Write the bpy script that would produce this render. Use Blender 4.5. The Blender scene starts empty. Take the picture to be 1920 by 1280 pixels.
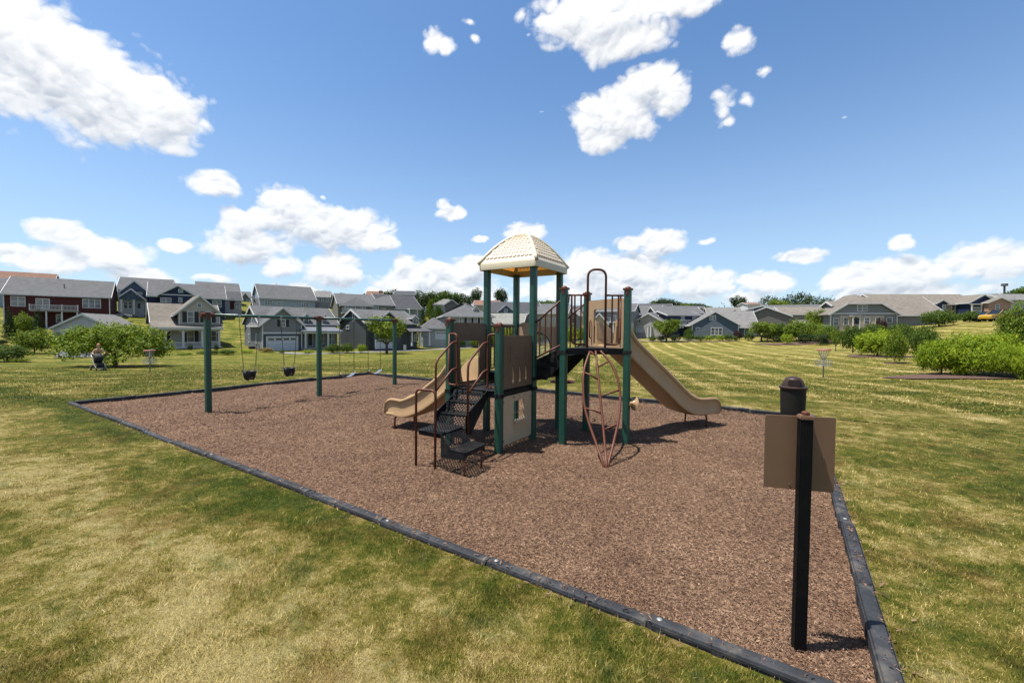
import bpy, bmesh, math, random
import numpy as np
from mathutils import Vector, Matrix

random.seed(7)
RNG = np.random.default_rng(11)
SC = bpy.context.scene
COL = SC.collection
rad = math.radians

# ------------------------------------------------------------------ camera
EYE = Vector((0.0, 0.0, 1.83))
FPX, CXP, CYP = 790.0, 960.0, 640.0          # focal length and centre in pixels of the 1920 px wide photograph
PITCH, ROLL = rad(1.67), 0.0075
_f = Vector((0, math.cos(PITCH), -math.sin(PITCH)))
_u = Vector((0, math.sin(PITCH), math.cos(PITCH)))
_r = Vector((1, 0, 0))
CR = _r * math.cos(ROLL) + _u * math.sin(ROLL)
CU = -_r * math.sin(ROLL) + _u * math.cos(ROLL)
cam = bpy.data.cameras.new('camera')
cam.sensor_width = 36.0
cam.lens = FPX / 1920 * 36.0
cam.clip_start = 0.05
cam.clip_end = 6000
camo = bpy.data.objects.new('camera', cam)
COL.objects.link(camo)
camo.matrix_world = Matrix.Translation(EYE) @ Matrix((CR, CU, -_f)).transposed().to_4x4()
SC.camera = camo


def ray(px, py):
    return _f + CR * ((px - CXP) / FPX) - CU * ((py - CYP) / FPX)


def at(px, py, d):
    """world point seen at photograph pixel px, py at distance d along y"""
    r = ray(px, py)
    return EYE + r * (d / r.y)


def ground(px, py, z=0.0):
    r = ray(px, py)
    return EYE + r * ((z - EYE.z) / r.z)


# ------------------------------------------------------------------ sun, sky, exposure
SUN_TO = Vector((-0.325, -0.035, 1.0)).normalized()
sl = bpy.data.lights.new('sun', 'SUN')
sl.energy = 5.0
sl.angle = rad(0.5)
sl.color = (1.0, 0.955, 0.88)
so = bpy.data.objects.new('sun', sl)
so.rotation_euler = (-SUN_TO).to_track_quat('-Z', 'Y').to_euler()
COL.objects.link(so)

SC.view_settings.view_transform = 'Standard'
SC.view_settings.look = 'None'
SC.view_settings.gamma = 1.0
SC.view_settings.use_curve_mapping = False
SC.view_settings.exposure = 1.0
SC.cycles.max_bounces = 6
SC.cycles.diffuse_bounces = 3
SC.cycles.glossy_bounces = 3
SC.cycles.transmission_bounces = 4
SC.cycles.transparent_max_bounces = 8


class NT:
    """small helper to write node trees"""

    def __init__(s, tree):
        s.t = tree
        s.n = tree.nodes
        s.l = tree.links

    def put(s, node, key, v):
        if v is None:
            return
        sock = node.inputs[key]
        if isinstance(v, bpy.types.NodeSocket):
            s.l.new(v, sock)
        else:
            if hasattr(sock, 'default_value'):
                if sock.type == 'RGBA' and len(v) == 3:
                    v = tuple(v) + (1.0,)
                sock.default_value = v

    def node(s, typ, ins=None, **props):
        nd = s.n.new(typ)
        for k, v in props.items():
            setattr(nd, k, v)
        for k, v in (ins or {}).items():
            s.put(nd, k, v)
        return nd

    def math(s, op, a, b=None, c=None, clamp=False):
        nd = s.n.new('ShaderNodeMath')
        nd.operation = op
        nd.use_clamp = clamp
        for i, v in enumerate((a, b, c)):
            s.put(nd, i, v)
        return nd.outputs[0]

    def vmath(s, op, a, b=None, c=None, out=0):
        nd = s.n.new('ShaderNodeVectorMath')
        nd.operation = op
        for i, v in enumerate((a, b, c)):
            s.put(nd, i, v)
        return nd.outputs[out]

    def noise(s, vec, scale, detail=2.0, rough=0.5, dist=0.0, col=False):
        nd = s.node('ShaderNodeTexNoise', {'Vector': vec, 'Scale': scale, 'Detail': detail, 'Roughness': rough,
                                           'Distortion': dist})
        return nd.outputs[1 if col else 0]

    def ramp(s, fac, stops, interp='LINEAR'):
        nd = s.n.new('ShaderNodeValToRGB')
        cr = nd.color_ramp
        cr.interpolation = interp
        while len(cr.elements) < len(stops):
            cr.elements.new(0.5)
        for e, (p, c) in zip(cr.elements, stops):
            e.position = p
            e.color = tuple(c) + (1.0,) if len(c) == 3 else c
        s.put(nd, 0, fac)
        return nd.outputs[0]

    def mix(s, fac, a, b, blend='MIX'):
        nd = s.n.new('ShaderNodeMix')
        nd.data_type = 'RGBA'
        nd.blend_type = blend
        s.put(nd, 0, fac)
        s.put(nd, 6, a)
        s.put(nd, 7, b)
        return nd.outputs[2]

    def map(s, v, a, b, c, d, clamp=True, smooth=False):
        nd = s.n.new('ShaderNodeMapRange')
        nd.clamp = clamp
        if smooth:
            nd.interpolation_type = 'SMOOTHSTEP'
        for i, x in enumerate((v, a, b, c, d)):
            s.put(nd, i, x)
        return nd.outputs[0]

    def sep(s, v):
        nd = s.node('ShaderNodeSeparateXYZ', {0: v})
        return nd.outputs

    def comb(s, x, y, z):
        return s.node('ShaderNodeCombineXYZ', {0: x, 1: y, 2: z}).outputs[0]


# clouds: (centre px, py, half-width, half-height in photograph pixels), turned into directions of the sky
CLOUDS = [(60, 110, 170, 130), (170, 170, 180, 105), (285, 205, 105, 85), (15, 60, 140, 100),
          (818, 76, 57, 40, .45), (875, 40, 27, 20, .60), (893, 70, 25, 22, .60), (1130, 30, 140, 60), (1180, 78, 100, 45),
          (1290, 5, 75, 35), (1150, 215, 95, 55), (1215, 160, 65, 42), (1130, 262, 50, 30), (1255, 190, 40, 36),
          (1375, 78, 77, 47, .56), (1437, 133, 35, 27, .56), (1350, 195, 50, 70, .62), (1402, 187, 35, 32, .62), (1362, 232, 32, 25, .62),
          (410, 348, 52, 24), (600, 420, 125, 42), (545, 380, 55, 30), (465, 462, 85, 38), (435, 415, 34, 32),
          (625, 505, 52, 42), (690, 452, 55, 22), (530, 500, 40, 24), (846, 402, 28, 16), (897, 450, 20, 8),
          (120, 440, 66, 26), (205, 478, 90, 34), (95, 486, 90, 26), (270, 515, 70, 18), (330, 462, 34, 15),
          (25, 468, 40, 17), (985, 440, 40, 22), (820, 520, 110, 34), (745, 540, 60, 24), (1100, 505, 70, 36),
          (1190, 520, 90, 48), (1238, 452, 55, 24), (1180, 460, 30, 16), (1310, 532, 78, 32), (1440, 532, 66, 24),
          (1500, 486, 55, 15), (1686, 455, 30, 15), (1690, 512, 140, 34), (1850, 490, 120, 44), (1610, 525, 70, 28),
          (1330, 450, 42, 17, .55), (395, 518, 75, 20, .55), (880, 500, 40, 26), (1578, 220, 37, 15, .92), (762, 492, 35, 25, .25), (828, 388, 25, 20, .55),
          (606, 368, 17, 10, .62), (1020, 208, 30, 17, .92), (985, 60, 25, 17, .85), (560, 545, 112, 27, .5), (60, 520, 137, 27, .5), (1395, 560, 137, 25, .5),
          (1060, 545, 150, 30, .25), (1700, 550, 237, 32, .25), (860, 548, 150, 27, .25)]


def azel(px, py):
    r = ray(px, py).normalized()
    return math.atan2(r.x, r.y), math.asin(r.z)


world = bpy.data.worlds.new('World')
SC.world = world
world.use_nodes = True
wt = NT(world.node_tree)
wt.n.clear()
tc = wt.node('ShaderNodeTexCoord')
D = tc.outputs['Generated']
sky = wt.node('ShaderNodeTexSky', sky_type='NISHITA', sun_disc=False, sun_elevation=rad(71.9),
              sun_rotation=rad(264.0), altitude=100.0, air_density=1.0, dust_density=0.6, ozone_density=2.2)
dx, dy, dz = wt.sep(wt.vmath('NORMALIZE', D))
az = wt.math('ARCTAN2', dx, dy)
el = wt.math('ARCSINE', dz)
AE = wt.comb(az, el, 0.0)


def field(p):
    acc = None
    for c_ in CLOUDS:
        px, py, w, h = c_[:4]
        off = c_[4] if len(c_) > 4 else 0.0
        a0, e0 = azel(px, py)
        a1, _ = azel(px + w * 0.5, py)
        _, e1 = azel(px, py - h * 0.5)
        sa, se = 0.5 / abs(a1 - a0), 0.5 / abs(e1 - e0)
        q = wt.vmath('MULTIPLY_ADD', p, (sa, se, 0), (-a0 * sa, -e0 * se, 0))
        ln = wt.vmath('LENGTH', q, out=1)
        if off:
            ln = wt.math('ADD', ln, off)
        acc = ln if acc is None else wt.math('SMOOTH_MIN', acc, ln, 0.18)
    return acc


def puffs(v, scale):
    """round cauliflower lumps: high in the middle of each cell"""
    n = wt.noise(v, scale, 0.0)
    return wt.math('SUBTRACT', wt.math('MULTIPLY', wt.math('ABSOLUTE', wt.math('SUBTRACT', n, 0.5)), 4.2), 0.42)


AEw = wt.vmath('ADD', AE, wt.vmath('MULTIPLY', wt.vmath('SUBTRACT', wt.noise(D, 7.0, 4.0, 0.55, 0.0, True), (0.5, 0.5, 0.5)), (0.06, 0.04, 0.0)))
fld = field(AEw)
fup = field(wt.vmath('ADD', AEw, (-0.008, 0.030, 0.0)))
# clouds further round, where the photograph does not look, are scattered the same way
cellv = wt.comb(wt.math('MULTIPLY', az, 1.0), wt.math('MULTIPLY', el, 1.6), 3.7)
behind = wt.map(wt.math('ABSOLUTE', az), 1.0, 1.25, 0.0, 1.0)
rn = wt.map(wt.noise(cellv, 3.0, 1.0), 0.42, 0.72, 1.6, 0.35)
fld = wt.math('ADD', wt.math('MULTIPLY', fld, wt.math('SUBTRACT', 1.0, behind)), wt.math('MULTIPLY', rn, behind))
flat = wt.vmath('MULTIPLY', D, (1.0, 1.0, 1.25))
wv = wt.vmath('ADD', flat, wt.vmath('MULTIPLY', wt.vmath('SUBTRACT', wt.noise(flat, 16.0, 5.0, 0.6, 0.0, True), (0.5, 0.5, 0.5)), (0.03, 0.03, 0.03)))
n1 = wt.noise(flat, 8.0, 10.0, 0.60, 0.2)
p1 = puffs(wv, 17.0)
p2 = puffs(wv, 46.0)
nn = wt.math('ADD', wt.math('MULTIPLY', wt.math('SUBTRACT', n1, 0.5), 1.9),
             wt.math('ADD', wt.math('MULTIPLY', p1, 0.62), wt.math('MULTIPLY', p2, 0.34)))
dens = wt.math('ADD', wt.math('MULTIPLY', wt.math('SUBTRACT', 1.04, fld), 2.6), nn)
wisp = wt.math('MULTIPLY', wt.math('SUBTRACT', wt.noise(flat, 60.0, 6.0, 0.7, 0.5), 0.5), 0.9)
cov = wt.map(wt.math('ADD', dens, wisp), -0.10, 0.95, 0.0, 1.0, smooth=True)
cov = wt.math('POWER', cov, 0.75)
# lit crowns and grey undersides: how the cloud lies above this direction, and the lumps seen a little towards the sun
sv = wt.vmath('ADD', wv, (-0.005, 0.0, 0.012))
q1 = puffs(sv, 17.0)
q2 = puffs(wt.vmath('ADD', wv, (-0.002, 0.0, 0.005)), 46.0)
m1 = wt.noise(wt.vmath('ADD', flat, (-0.006, 0.0, 0.018)), 8.0, 7.0, 0.60, 0.2)
lit = wt.math('ADD', wt.math('MULTIPLY', wt.math('SUBTRACT', p1, q1), 0.30), wt.math('MULTIPLY', wt.math('SUBTRACT', p2, q2), 0.20))
lit = wt.math('ADD', lit, wt.math('MULTIPLY', wt.math('SUBTRACT', n1, m1), 1.5))
grad = wt.math('MULTIPLY', wt.math('SUBTRACT', fup, fld), wt.math('SUBTRACT', 1.0, behind))
grad = wt.map(grad, -0.5, 0.35, -0.34, 0.14)
thick = wt.map(dens, 0.6, 2.6, 0.0, 1.0)
shade = wt.math('ADD', wt.math('SUBTRACT', 0.84, wt.math('MULTIPLY', thick, 0.10)), wt.math('ADD', grad, lit), clamp=True)
ccol = wt.ramp(shade, [(0.0, (0.36, 0.41, 0.50)), (0.4, (0.54, 0.585, 0.66)), (0.72, (0.78, 0.80, 0.83)), (1.0, (0.96, 0.96, 0.955))])
# pale air towards the horizon
hz = wt.map(el, 0.0, 0.62, 1.0, 0.0)
hz = wt.math('POWER', hz, 2.0)
SKYB = 0.142
skyc = wt.vmath('SCALE', sky.outputs[0], None, None)
skyc.node.inputs['Scale'].default_value = SKYB
skyc = wt.vmath('MULTIPLY', skyc, (0.76, 0.96, 1.09))
skyc = wt.mix(wt.math('MULTIPLY', hz, 0.72), skyc, (0.56, 0.68, 0.82))
cfin = wt.mix(wt.math('MULTIPLY', cov, wt.map(hz, 0.0, 1.0, 1.0, 0.85)), skyc, ccol)
# below the horizon: dull ground tone
down = wt.map(el, -0.02, 0.0, 0.0, 1.0)
cfin = wt.mix(down, (0.16, 0.17, 0.10), cfin)
bg = wt.node('ShaderNodeBackground', {'Color': cfin, 'Strength': 0.575})
wo = wt.node('ShaderNodeOutputWorld')
wt.l.new(bg.outputs[0], wo.inputs[0])
world.cycles.sampling_method = 'NONE'


# ------------------------------------------------------------------ object helpers
def tag(o, label=None, cat=None, group=None, kind=None):
    if label:
        o['label'] = label
    if cat:
        o['category'] = cat
    if group:
        o['group'] = group
    if kind:
        o['kind'] = kind
    return o


def empty(name, loc, rz=0.0, label=None, cat=None, group=None, parent=None):
    o = bpy.data.objects.new(name, None)
    o.empty_display_size = 0.2
    o.location = loc
    o.rotation_euler = (0, 0, rz)
    COL.objects.link(o)
    if parent:
        o.parent = parent
    return tag(o, label, cat, group)


def wm(o):
    m = Matrix.Translation(o.location) @ o.rotation_euler.to_matrix().to_4x4()
    return wm(o.parent) @ m if o.parent else m


def copy_tree(o, parent=None):
    c = o.copy()
    COL.objects.link(c)
    c.parent = parent
    for ch in list(o.children):
        copy_tree(ch, c)
    return c


def frame_from(d, up=Vector((0, 0, 1))):
    d = d.normalized()
    if abs(d.dot(up)) > 0.98:
        up = Vector((0, 1, 0))
    a = d.cross(up).normalized()
    b = a.cross(d).normalized()
    return a, b


class MB:
    def __init__(s):
        s.v, s.f, s.m = [], [], []

    def add(s, vs, fs):
        k = len(s.v)
        s.v.extend([tuple(x) for x in vs])
        s.f.extend([tuple(i + k for i in f) for f in fs])
        return s

    def hexa(s, p):
        """8 points: bottom 0-3, top 4-7, both counter-clockwise from above"""
        return s.add(p, [(3, 2, 1, 0), (4, 5, 6, 7), (0, 1, 5, 4), (1, 2, 6, 5), (2, 3, 7, 6), (3, 0, 4, 7)])

    def box(s, x0, x1, y0, y1, z0, z1):
        if x1 < x0: x0, x1 = x1, x0
        if y1 < y0: y0, y1 = y1, y0
        if z1 < z0: z0, z1 = z1, z0
        return s.hexa([(x0, y0, z0), (x1, y0, z0), (x1, y1, z0), (x0, y1, z0),
                       (x0, y0, z1), (x1, y0, z1), (x1, y1, z1), (x0, y1, z1)])

    def obox(s, c, X, Y, Z, hx, hy, hz):
        """oriented box, axes X, Y, Z (unit vectors) and half sizes"""
        c = Vector(c)
        p = []
        for dz_ in (-hz, hz):
            for (sx, sy) in ((-1, -1), (1, -1), (1, 1), (-1, 1)):
                p.append(c + X * (sx * hx) + Y * (sy * hy) + Z * dz_)
        return s.hexa(p)

    def beam(s, a, b, w, h, up=Vector((0, 0, 1))):
        a, b = Vector(a), Vector(b)
        A, B = frame_from(b - a, up)
        p = []
        for q in (a, b):
            for (i, j) in ((-1, -1), (1, -1), (1, 1), (-1, 1)):
                p.append(q + A * (i * w / 2) + B * (j * h / 2))
        k = [(0, 1, 2, 3), (7, 6, 5, 4), (0, 4, 5, 1), (1, 5, 6, 2), (2, 6, 7, 3), (3, 7, 4, 0)]
        return s.add(p, k)

    def tube(s, pts, r, n=8, closed=False, cap=True):
        pts = [Vector(p) for p in pts]
        N = len(pts)
        rs = r if isinstance(r, (list, tuple)) else [r] * N
        vs, fs = [], []
        prevA = None
        for i, p in enumerate(pts):
            if closed:
                t = (pts[(i + 1) % N] - pts[i - 1])
            else:
                t = pts[min(i + 1, N - 1)] - pts[max(i - 1, 0)]
            t = t.normalized()
            if prevA is None:
                A, B = frame_from(t)
                B = t.cross(A)
            else:
                A = (prevA - t * prevA.dot(t))
                A = A.normalized() if A.length > 1e-6 else frame_from(t)[0]
                B = t.cross(A)
            prevA = A
            for k in range(n):
                a = 2 * math.pi * k / n
                vs.append(p + A * (math.cos(a) * rs[i]) + B * (math.sin(a) * rs[i]))
        M = N if closed else N - 1
        for i in range(M):
            for k in range(n):
                a, b = i * n + k, i * n + (k + 1) % n
                c, d = ((i + 1) % N) * n + (k + 1) % n, ((i + 1) % N) * n + k
                fs.append((a, b, c, d))
        if cap and not closed:
            fs.append(tuple(reversed(range(n))))
            fs.append(tuple((N - 1) * n + k for k in range(n)))
        return s.add(vs, fs)

    def lathe(s, prof, c=(0, 0, 0), n=24, cap=True):
        """profile [(r, z)] turned about the z axis at c"""
        c = Vector(c)
        vs, fs = [], []
        for (r, z) in prof:
            for k in range(n):
                a = 2 * math.pi * k / n
                vs.append((c.x + r * math.cos(a), c.y + r * math.sin(a), c.z + z))
        for i in range(len(prof) - 1):
            for k in range(n):
                fs.append((i * n + k, i * n + (k + 1) % n, (i + 1) * n + (k + 1) % n, (i + 1) * n + k))
        if cap:
            if prof[0][0] > 1e-5: fs.append(tuple(reversed(range(n))))
            if prof[-1][0] > 1e-5: fs.append(tuple((len(prof) - 1) * n + k for k in range(n)))
        return s.add(vs, fs)

    def poly(s, pts, off):
        """prism: flat polygon pts (3-D) extruded by vector off"""
        pts = [Vector(p) for p in pts]
        off = Vector(off)
        n = len(pts)
        vs = pts + [p + off for p in pts]
        fs = [tuple(reversed(range(n))), tuple(range(n, 2 * n))]
        for i in range(n):
            j = (i + 1) % n
            fs.append((i, j, n + j, n + i))
        return s.add(vs, fs)

    def mesh(s, name, mat=None, smooth=False, mtx=None, bevel=0.0):
        me = bpy.data.meshes.new(name)
        vs = s.v
        if mtx is not None:
            vs = [tuple(mtx @ Vector(v)) for v in vs]
        me.from_pydata(vs, [], s.f)
        bm = bmesh.new()
        bm.from_mesh(me)
        bmesh.ops.recalc_face_normals(bm, faces=bm.faces)
        if bevel > 0:
            es = [e for e in bm.edges if len(e.link_faces) == 2 and e.calc_face_angle(0) > 0.6]
            bmesh.ops.bevel(bm, geom=es, offset=bevel, segments=2, affect='EDGES', clamp_overlap=True)
        bm.to_mesh(me)
        bm.free()
        if mat:
            me.materials.append(mat)
        if smooth:
            me.polygons.foreach_set('use_smooth', [True] * len(me.polygons))
            if smooth == 'auto':
                me.set_sharp_from_angle(angle=rad(38))
        me.update()
        return me

    def build(s, name, mat, parent=None, world=True, smooth=False, loc=None, bevel=0.0, **kw):
        """world=True: vertices are in world space and are moved into the parent's (or loc's) frame"""
        mtx = None
        if parent is not None and world:
            mtx = wm(parent).inverted()
        elif parent is None and loc is not None:
            mtx = Matrix.Translation(-Vector(loc))
        me = s.mesh(name, mat, smooth, mtx, bevel)
        o = bpy.data.objects.new(name, me)
        if parent is not None:
            o.parent = parent
        elif loc is not None:
            o.location = loc
        COL.objects.link(o)
        return tag(o, **kw)


def bent(pts, r=0.08, k=5):
    """polyline with rounded corners"""
    pts = [Vector(p) for p in pts]
    out = [pts[0]]
    for i in range(1, len(pts) - 1):
        a, b, c = pts[i - 1], pts[i], pts[i + 1]
        ra = min(r, (a - b).length * 0.45, (c - b).length * 0.45)
        p0, p1 = b + (a - b).normalized() * ra, b + (c - b).normalized() * ra
        for j in range(k + 1):
            t = j / k
            out.append(p0 * (1 - t) ** 2 + b * (2 * t * (1 - t)) + p1 * t * t)
    out.append(pts[-1])
    return out


def catmull(pts, n=8):
    pts = [Vector(p) for p in pts]
    P = [pts[0] * 2 - pts[1]] + pts + [pts[-1] * 2 - pts[-2]]
    out = []
    for i in range(1, len(P) - 2):
        p0, p1, p2, p3 = P[i - 1:i + 3]
        for j in range(n):
            t = j / n
            out.append(0.5 * ((2 * p1) + (p2 - p0) * t + (2 * p0 - 5 * p1 + 4 * p2 - p3) * t * t +
                              (-p0 + 3 * p1 - 3 * p2 + p3) * t ** 3))
    out.append(pts[-1])
    return out


def panel_mesh(outline, holes, thick):
    """MB of a flat plate in local X (right) Z (up), thickness along Y, with holes"""
    mb = MB()
    bm = bmesh.new()
    loops = []
    es = []
    for lp in [outline] + holes:
        vs = [bm.verts.new((x, 0, z)) for x, z in lp]
        loops.append(vs)
        for i in range(len(vs)):
            es.append(bm.edges.new((vs[i], vs[(i + 1) % len(vs)])))
    bmesh.ops.triangle_fill(bm, use_beauty=True, edges=es)
    bm.verts.index_update()
    pts = [v.co.copy() for v in bm.verts]
    n = len(pts)
    vs = [Vector((p.x, -thick / 2, p.z)) for p in pts] + [Vector((p.x, thick / 2, p.z)) for p in pts]
    fs = []
    for f in bm.faces:
        ix = [v.index for v in f.verts]
        fs.append(tuple(ix))
        fs.append(tuple(i + n for i in reversed(ix)))
    for lp in loops:
        for i in range(len(lp)):
            a, b = lp[i].index, lp[(i + 1) % len(lp)].index
            fs.append((a, b, b + n, a + n))
    bm.free()
    mb.add(vs, fs)
    return mb


def rrect(x0, x1, z0, z1, r, k=4):
    out = []
    for (cx, cz, a0) in ((x1 - r, z1 - r, 0), (x0 + r, z1 - r, 90), (x0 + r, z0 + r, 180), (x1 - r, z0 + r, 270)):
        for j in range(k + 1):
            a = rad(a0 + 90 * j / k)
            out.append((cx + r * math.cos(a), cz + r * math.sin(a)))
    return out


def circ(cx, cz, r, n=20):
    return [(cx + r * math.cos(2 * math.pi * k / n), cz + r * math.sin(2 * math.pi * k / n)) for k in range(n)]


# ------------------------------------------------------------------ materials
MATS = {}
AK = 0.62          # the albedos below were measured for exposure 0.25


def ak(c):
    return tuple(x * AK for x in c)


def mat(name):
    m = bpy.data.materials.new(name)
    m.use_nodes = True
    t = NT(m.node_tree)
    t.n.clear()
    out = t.node('ShaderNodeOutputMaterial')
    return m, t, out


def plain(name, col, rough=0.6, var=0.12, scale=3.0, metal=0.0, bump=0.0, bscale=60.0, spec=0.4, dust=0.0, aniso=None):
    """one real colour with slight wear, mottling and relief"""
    if name in MATS:
        return MATS[name]
    m, t, out = mat(name)
    col = ak(col)
    tcx = t.node('ShaderNodeTexCoord').outputs['Object']
    vec = tcx
    if aniso:
        vec = t.vmath('MULTIPLY', tcx, aniso)
    n = t.noise(vec, scale, 6.0, 0.6)
    n2 = t.noise(vec, scale * 9, 4.0, 0.6)
    f = t.math('ADD', t.math('MULTIPLY', n, 0.65), t.math('MULTIPLY', n2, 0.35))
    c0 = tuple(max(0, c * (1 - var * 1.6)) for c in col)
    c1 = tuple(min(1, c * (1 + var * 1.6)) for c in col)
    cc = t.ramp(f, [(0.3, c0), (0.7, c1)])
    if dust > 0:
        dn = t.map(t.noise(tcx, 7.0, 5.0, 0.65), 0.5, 0.72, 0.0, dust)
        cc = t.mix(t.math('MULTIPLY', dn, 0.35), cc, (0.30, 0.26, 0.20))
    b = t.node('ShaderNodeBsdfPrincipled', {'Base Color': cc, 'Metallic': metal,
                                            'Roughness': t.map(n2, 0.3, 0.7, max(0.05, rough - 0.08), min(1, rough + 0.08)),
                                            'Specular IOR Level': spec})
    if bump > 0:
        bn = t.noise(vec, bscale, 3.0, 0.6)
        t.put(b, 'Normal', t.node('ShaderNodeBump', {'Strength': bump, 'Distance': 0.01, 'Height': bn}).outputs[0])
    t.l.new(b.outputs[0], out.inputs[0])
    MATS[name] = m
    return m


def siding(name, col, pitch=0.2, vertical=False):
    """clapboard: courses too fine to tell apart at this distance"""
    if name in MATS:
        return MATS[name]
    m, t, out = mat(name)
    col = tuple(min(1, 1.15 * q) for q in ak(col))
    tcx = t.node('ShaderNodeTexCoord').outputs['Object']
    x, y, z = t.sep(tcx)
    cx = t.math('ADD', x, y) if vertical else z
    saw = t.math('FRACT', t.math('DIVIDE', cx, pitch))
    line = t.map(saw, 0.0, 0.12, 0.72, 1.0)
    n = t.noise(t.vmath('MULTIPLY', tcx, (0.5, 0.5, 3.0)), 1.6, 5.0, 0.6)
    cc = t.ramp(n, [(0.3, tuple(c * 0.86 for c in col)), (0.7, tuple(min(1, c * 1.12) for c in col))])
    cc = t.mix(1.0, cc, t.comb(line, line, line), 'MULTIPLY')
    b = t.node('ShaderNodeBsdfPrincipled', {'Base Color': cc, 'Roughness': 0.62, 'Specular IOR Level': 0.25})
    t.put(b, 'Normal', t.node('ShaderNodeBump', {'Strength': 0.5, 'Distance': 0.02, 'Height': saw}).outputs[0])
    t.l.new(b.outputs[0], out.inputs[0])
    MATS[name] = m
    return m


def shingle(name, col):
    if name in MATS:
        return MATS[name]
    m, t, out = mat(name)
    col = ak(col)
    tcx = t.node('ShaderNodeTexCoord').outputs['Object']
    v = t.node('ShaderNodeTexVoronoi', {'Vector': t.vmath('MULTIPLY', tcx, (1.6, 1.6, 5.0)), 'Scale': 1.6}, feature='F1')
    n = t.noise(tcx, 0.5, 4.0, 0.6)
    g = t.sep(v.outputs['Color'])[0]
    f = t.math('ADD', t.math('MULTIPLY', g, 0.5), t.math('MULTIPLY', n, 0.6))
    cc = t.ramp(f, [(0.2, tuple(c * 0.78 for c in col)), (0.9, tuple(min(1, c * 1.22) for c in col))])
    z = t.sep(tcx)[2]
    course = t.math('FRACT', t.math('DIVIDE', z, 0.11))
    cc = t.mix(1.0, cc, t.ramp(course, [(0.0, (0.8, 0.8, 0.8)), (0.2, (1, 1, 1))]), 'MULTIPLY')
    b = t.node('ShaderNodeBsdfPrincipled', {'Base Color': cc, 'Roughness': 0.9, 'Specular IOR Level': 0.2})
    t.l.new(b.outputs[0], out.inputs[0])
    MATS[name] = m
    return m


def bricks(name, c1, c2, scale=1.0):
    if name in MATS:
        return MATS[name]
    m, t, out = mat(name)
    tcx = t.node('ShaderNodeTexCoord').outputs['Object']
    x, y, z = t.sep(tcx)
    vec = t.comb(t.math('ADD', x, y), z, 0.0)
    br = t.node('ShaderNodeTexBrick', {'Vector': vec, 'Color1': c1 + (1,), 'Color2': c2 + (1,), 'Mortar': (0.4, 0.37, 0.33, 1), 'Scale': 4.0 / scale,
                                       'Mortar Size': 0.02})
    b = t.node('ShaderNodeBsdfPrincipled', {'Base Color': br.outputs[0], 'Roughness': 0.9})
    t.l.new(b.outputs[0], out.inputs[0])
    MATS[name] = m
    return m


def leafmat(name, dark, light, trans=0.35, rough=0.45, yellow=None):
    if name in MATS:
        return MATS[name]
    m, t, out = mat(name)
    geo = t.node('ShaderNodeNewGeometry')
    oi = t.node('ShaderNodeObjectInfo')
    tcx = t.node('ShaderNodeTexCoord').outputs['Object']
    f = t.math('ADD', t.math('MULTIPLY', geo.outputs['Random Per Island'], 0.6), t.math('MULTIPLY', t.noise(tcx, 1.1, 3.0), 0.5))
    f = t.math('ADD', f, t.math('MULTIPLY', t.math('SUBTRACT', oi.outputs['Random'], 0.5), 0.2))
    st = [(0.15, ak(dark)), (0.95, ak(light))]
    cc = t.ramp(f, st)
    if yellow:
        cc = t.mix(t.map(geo.outputs['Random Per Island'], 0.9, 1.0, 0.0, 0.8), cc, yellow)
    d = t.node('ShaderNodeBsdfPrincipled', {'Base Color': cc, 'Roughness': rough + 0.2, 'Specular IOR Level': 0.15})
    tr = t.node('ShaderNodeBsdfTranslucent', {'Color': t.mix(1.0, cc, (1.3, 1.25, 0.5), 'MULTIPLY')})
    mx = t.node('ShaderNodeMixShader', {0: trans})
    t.l.new(d.outputs[0], mx.inputs[1])
    t.l.new(tr.outputs[0], mx.inputs[2])
    t.l.new(mx.outputs[0], out.inputs[0])
    MATS[name] = m
    return m


# playground rectangle: corners found from the photograph on the flat ground
PA, PB, PC = ground(125, 752, .1), ground(690, 698, .1), ground(1528, 775, .1)
E1 = Vector((0.838, -0.5455, 0)).normalized()
E2 = Vector((-E1.y, E1.x, 0))
PLEN, PWID = 14.28, 8.32
PU0, PW0 = -13.75, 2.50


def puv(x, y):
    """coordinates along and across the play area"""
    return x * E1.x + y * E1.y - PU0, x * E2.x + y * E2.y - PW0

# ================================================================== TERRAIN
LAWN_Z = 0.052
CTRL_PX = [(0, 745, 11.5), (60, 692, 26), (185, 695, 27.0), (280, 699, 25.2), (20, 672, 40), (64, 661, 49), (212, 690, 31), (110, 656, 56), (150, 652, 60),
           (350, 667, 52), (420, 664, 56), (470, 661, 58), (540, 663, 60), (620, 660, 64), (700, 656, 72), (800, 654, 78),
           (900, 650, 84), (1050, 645, 84), (1200, 639, 76), (1350, 638, 76), (1480, 638, 70), (1600, 646, 58),
           (1700, 655, 42), (1546, 707, 20.5), (1681, 681, 27), (1840, 706, 18.0), (1919, 724, 15.0), (1620, 664, 36),
           (1740, 676, 28), (1700, 668, 34), (1785, 640, 40), (1830, 628, 46), (1790, 612, 58), (1850, 604, 62), (1919, 601, 60),
           (1740, 617, 62), (1640, 615, 76), (1560, 625, 78),
           # rising ground behind the houses on the left
           (100, 608, 76), (250, 596, 92), (400, 598, 98), (560, 596, 105), (650, 602, 108), (800, 614, 120), (960, 625, 120),
           (60, 560, 120), (300, 560, 135), (450, 566, 140), (620, 575, 150), (800, 590, 190), (1000, 606, 190),
           (1200, 622, 150), (1400, 616, 150), (1560, 600, 160), (1780, 590, 120), (1900, 585, 115), (1650, 606, 105)]
CTRL = [tuple(at(*c)) for c in CTRL_PX]
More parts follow.
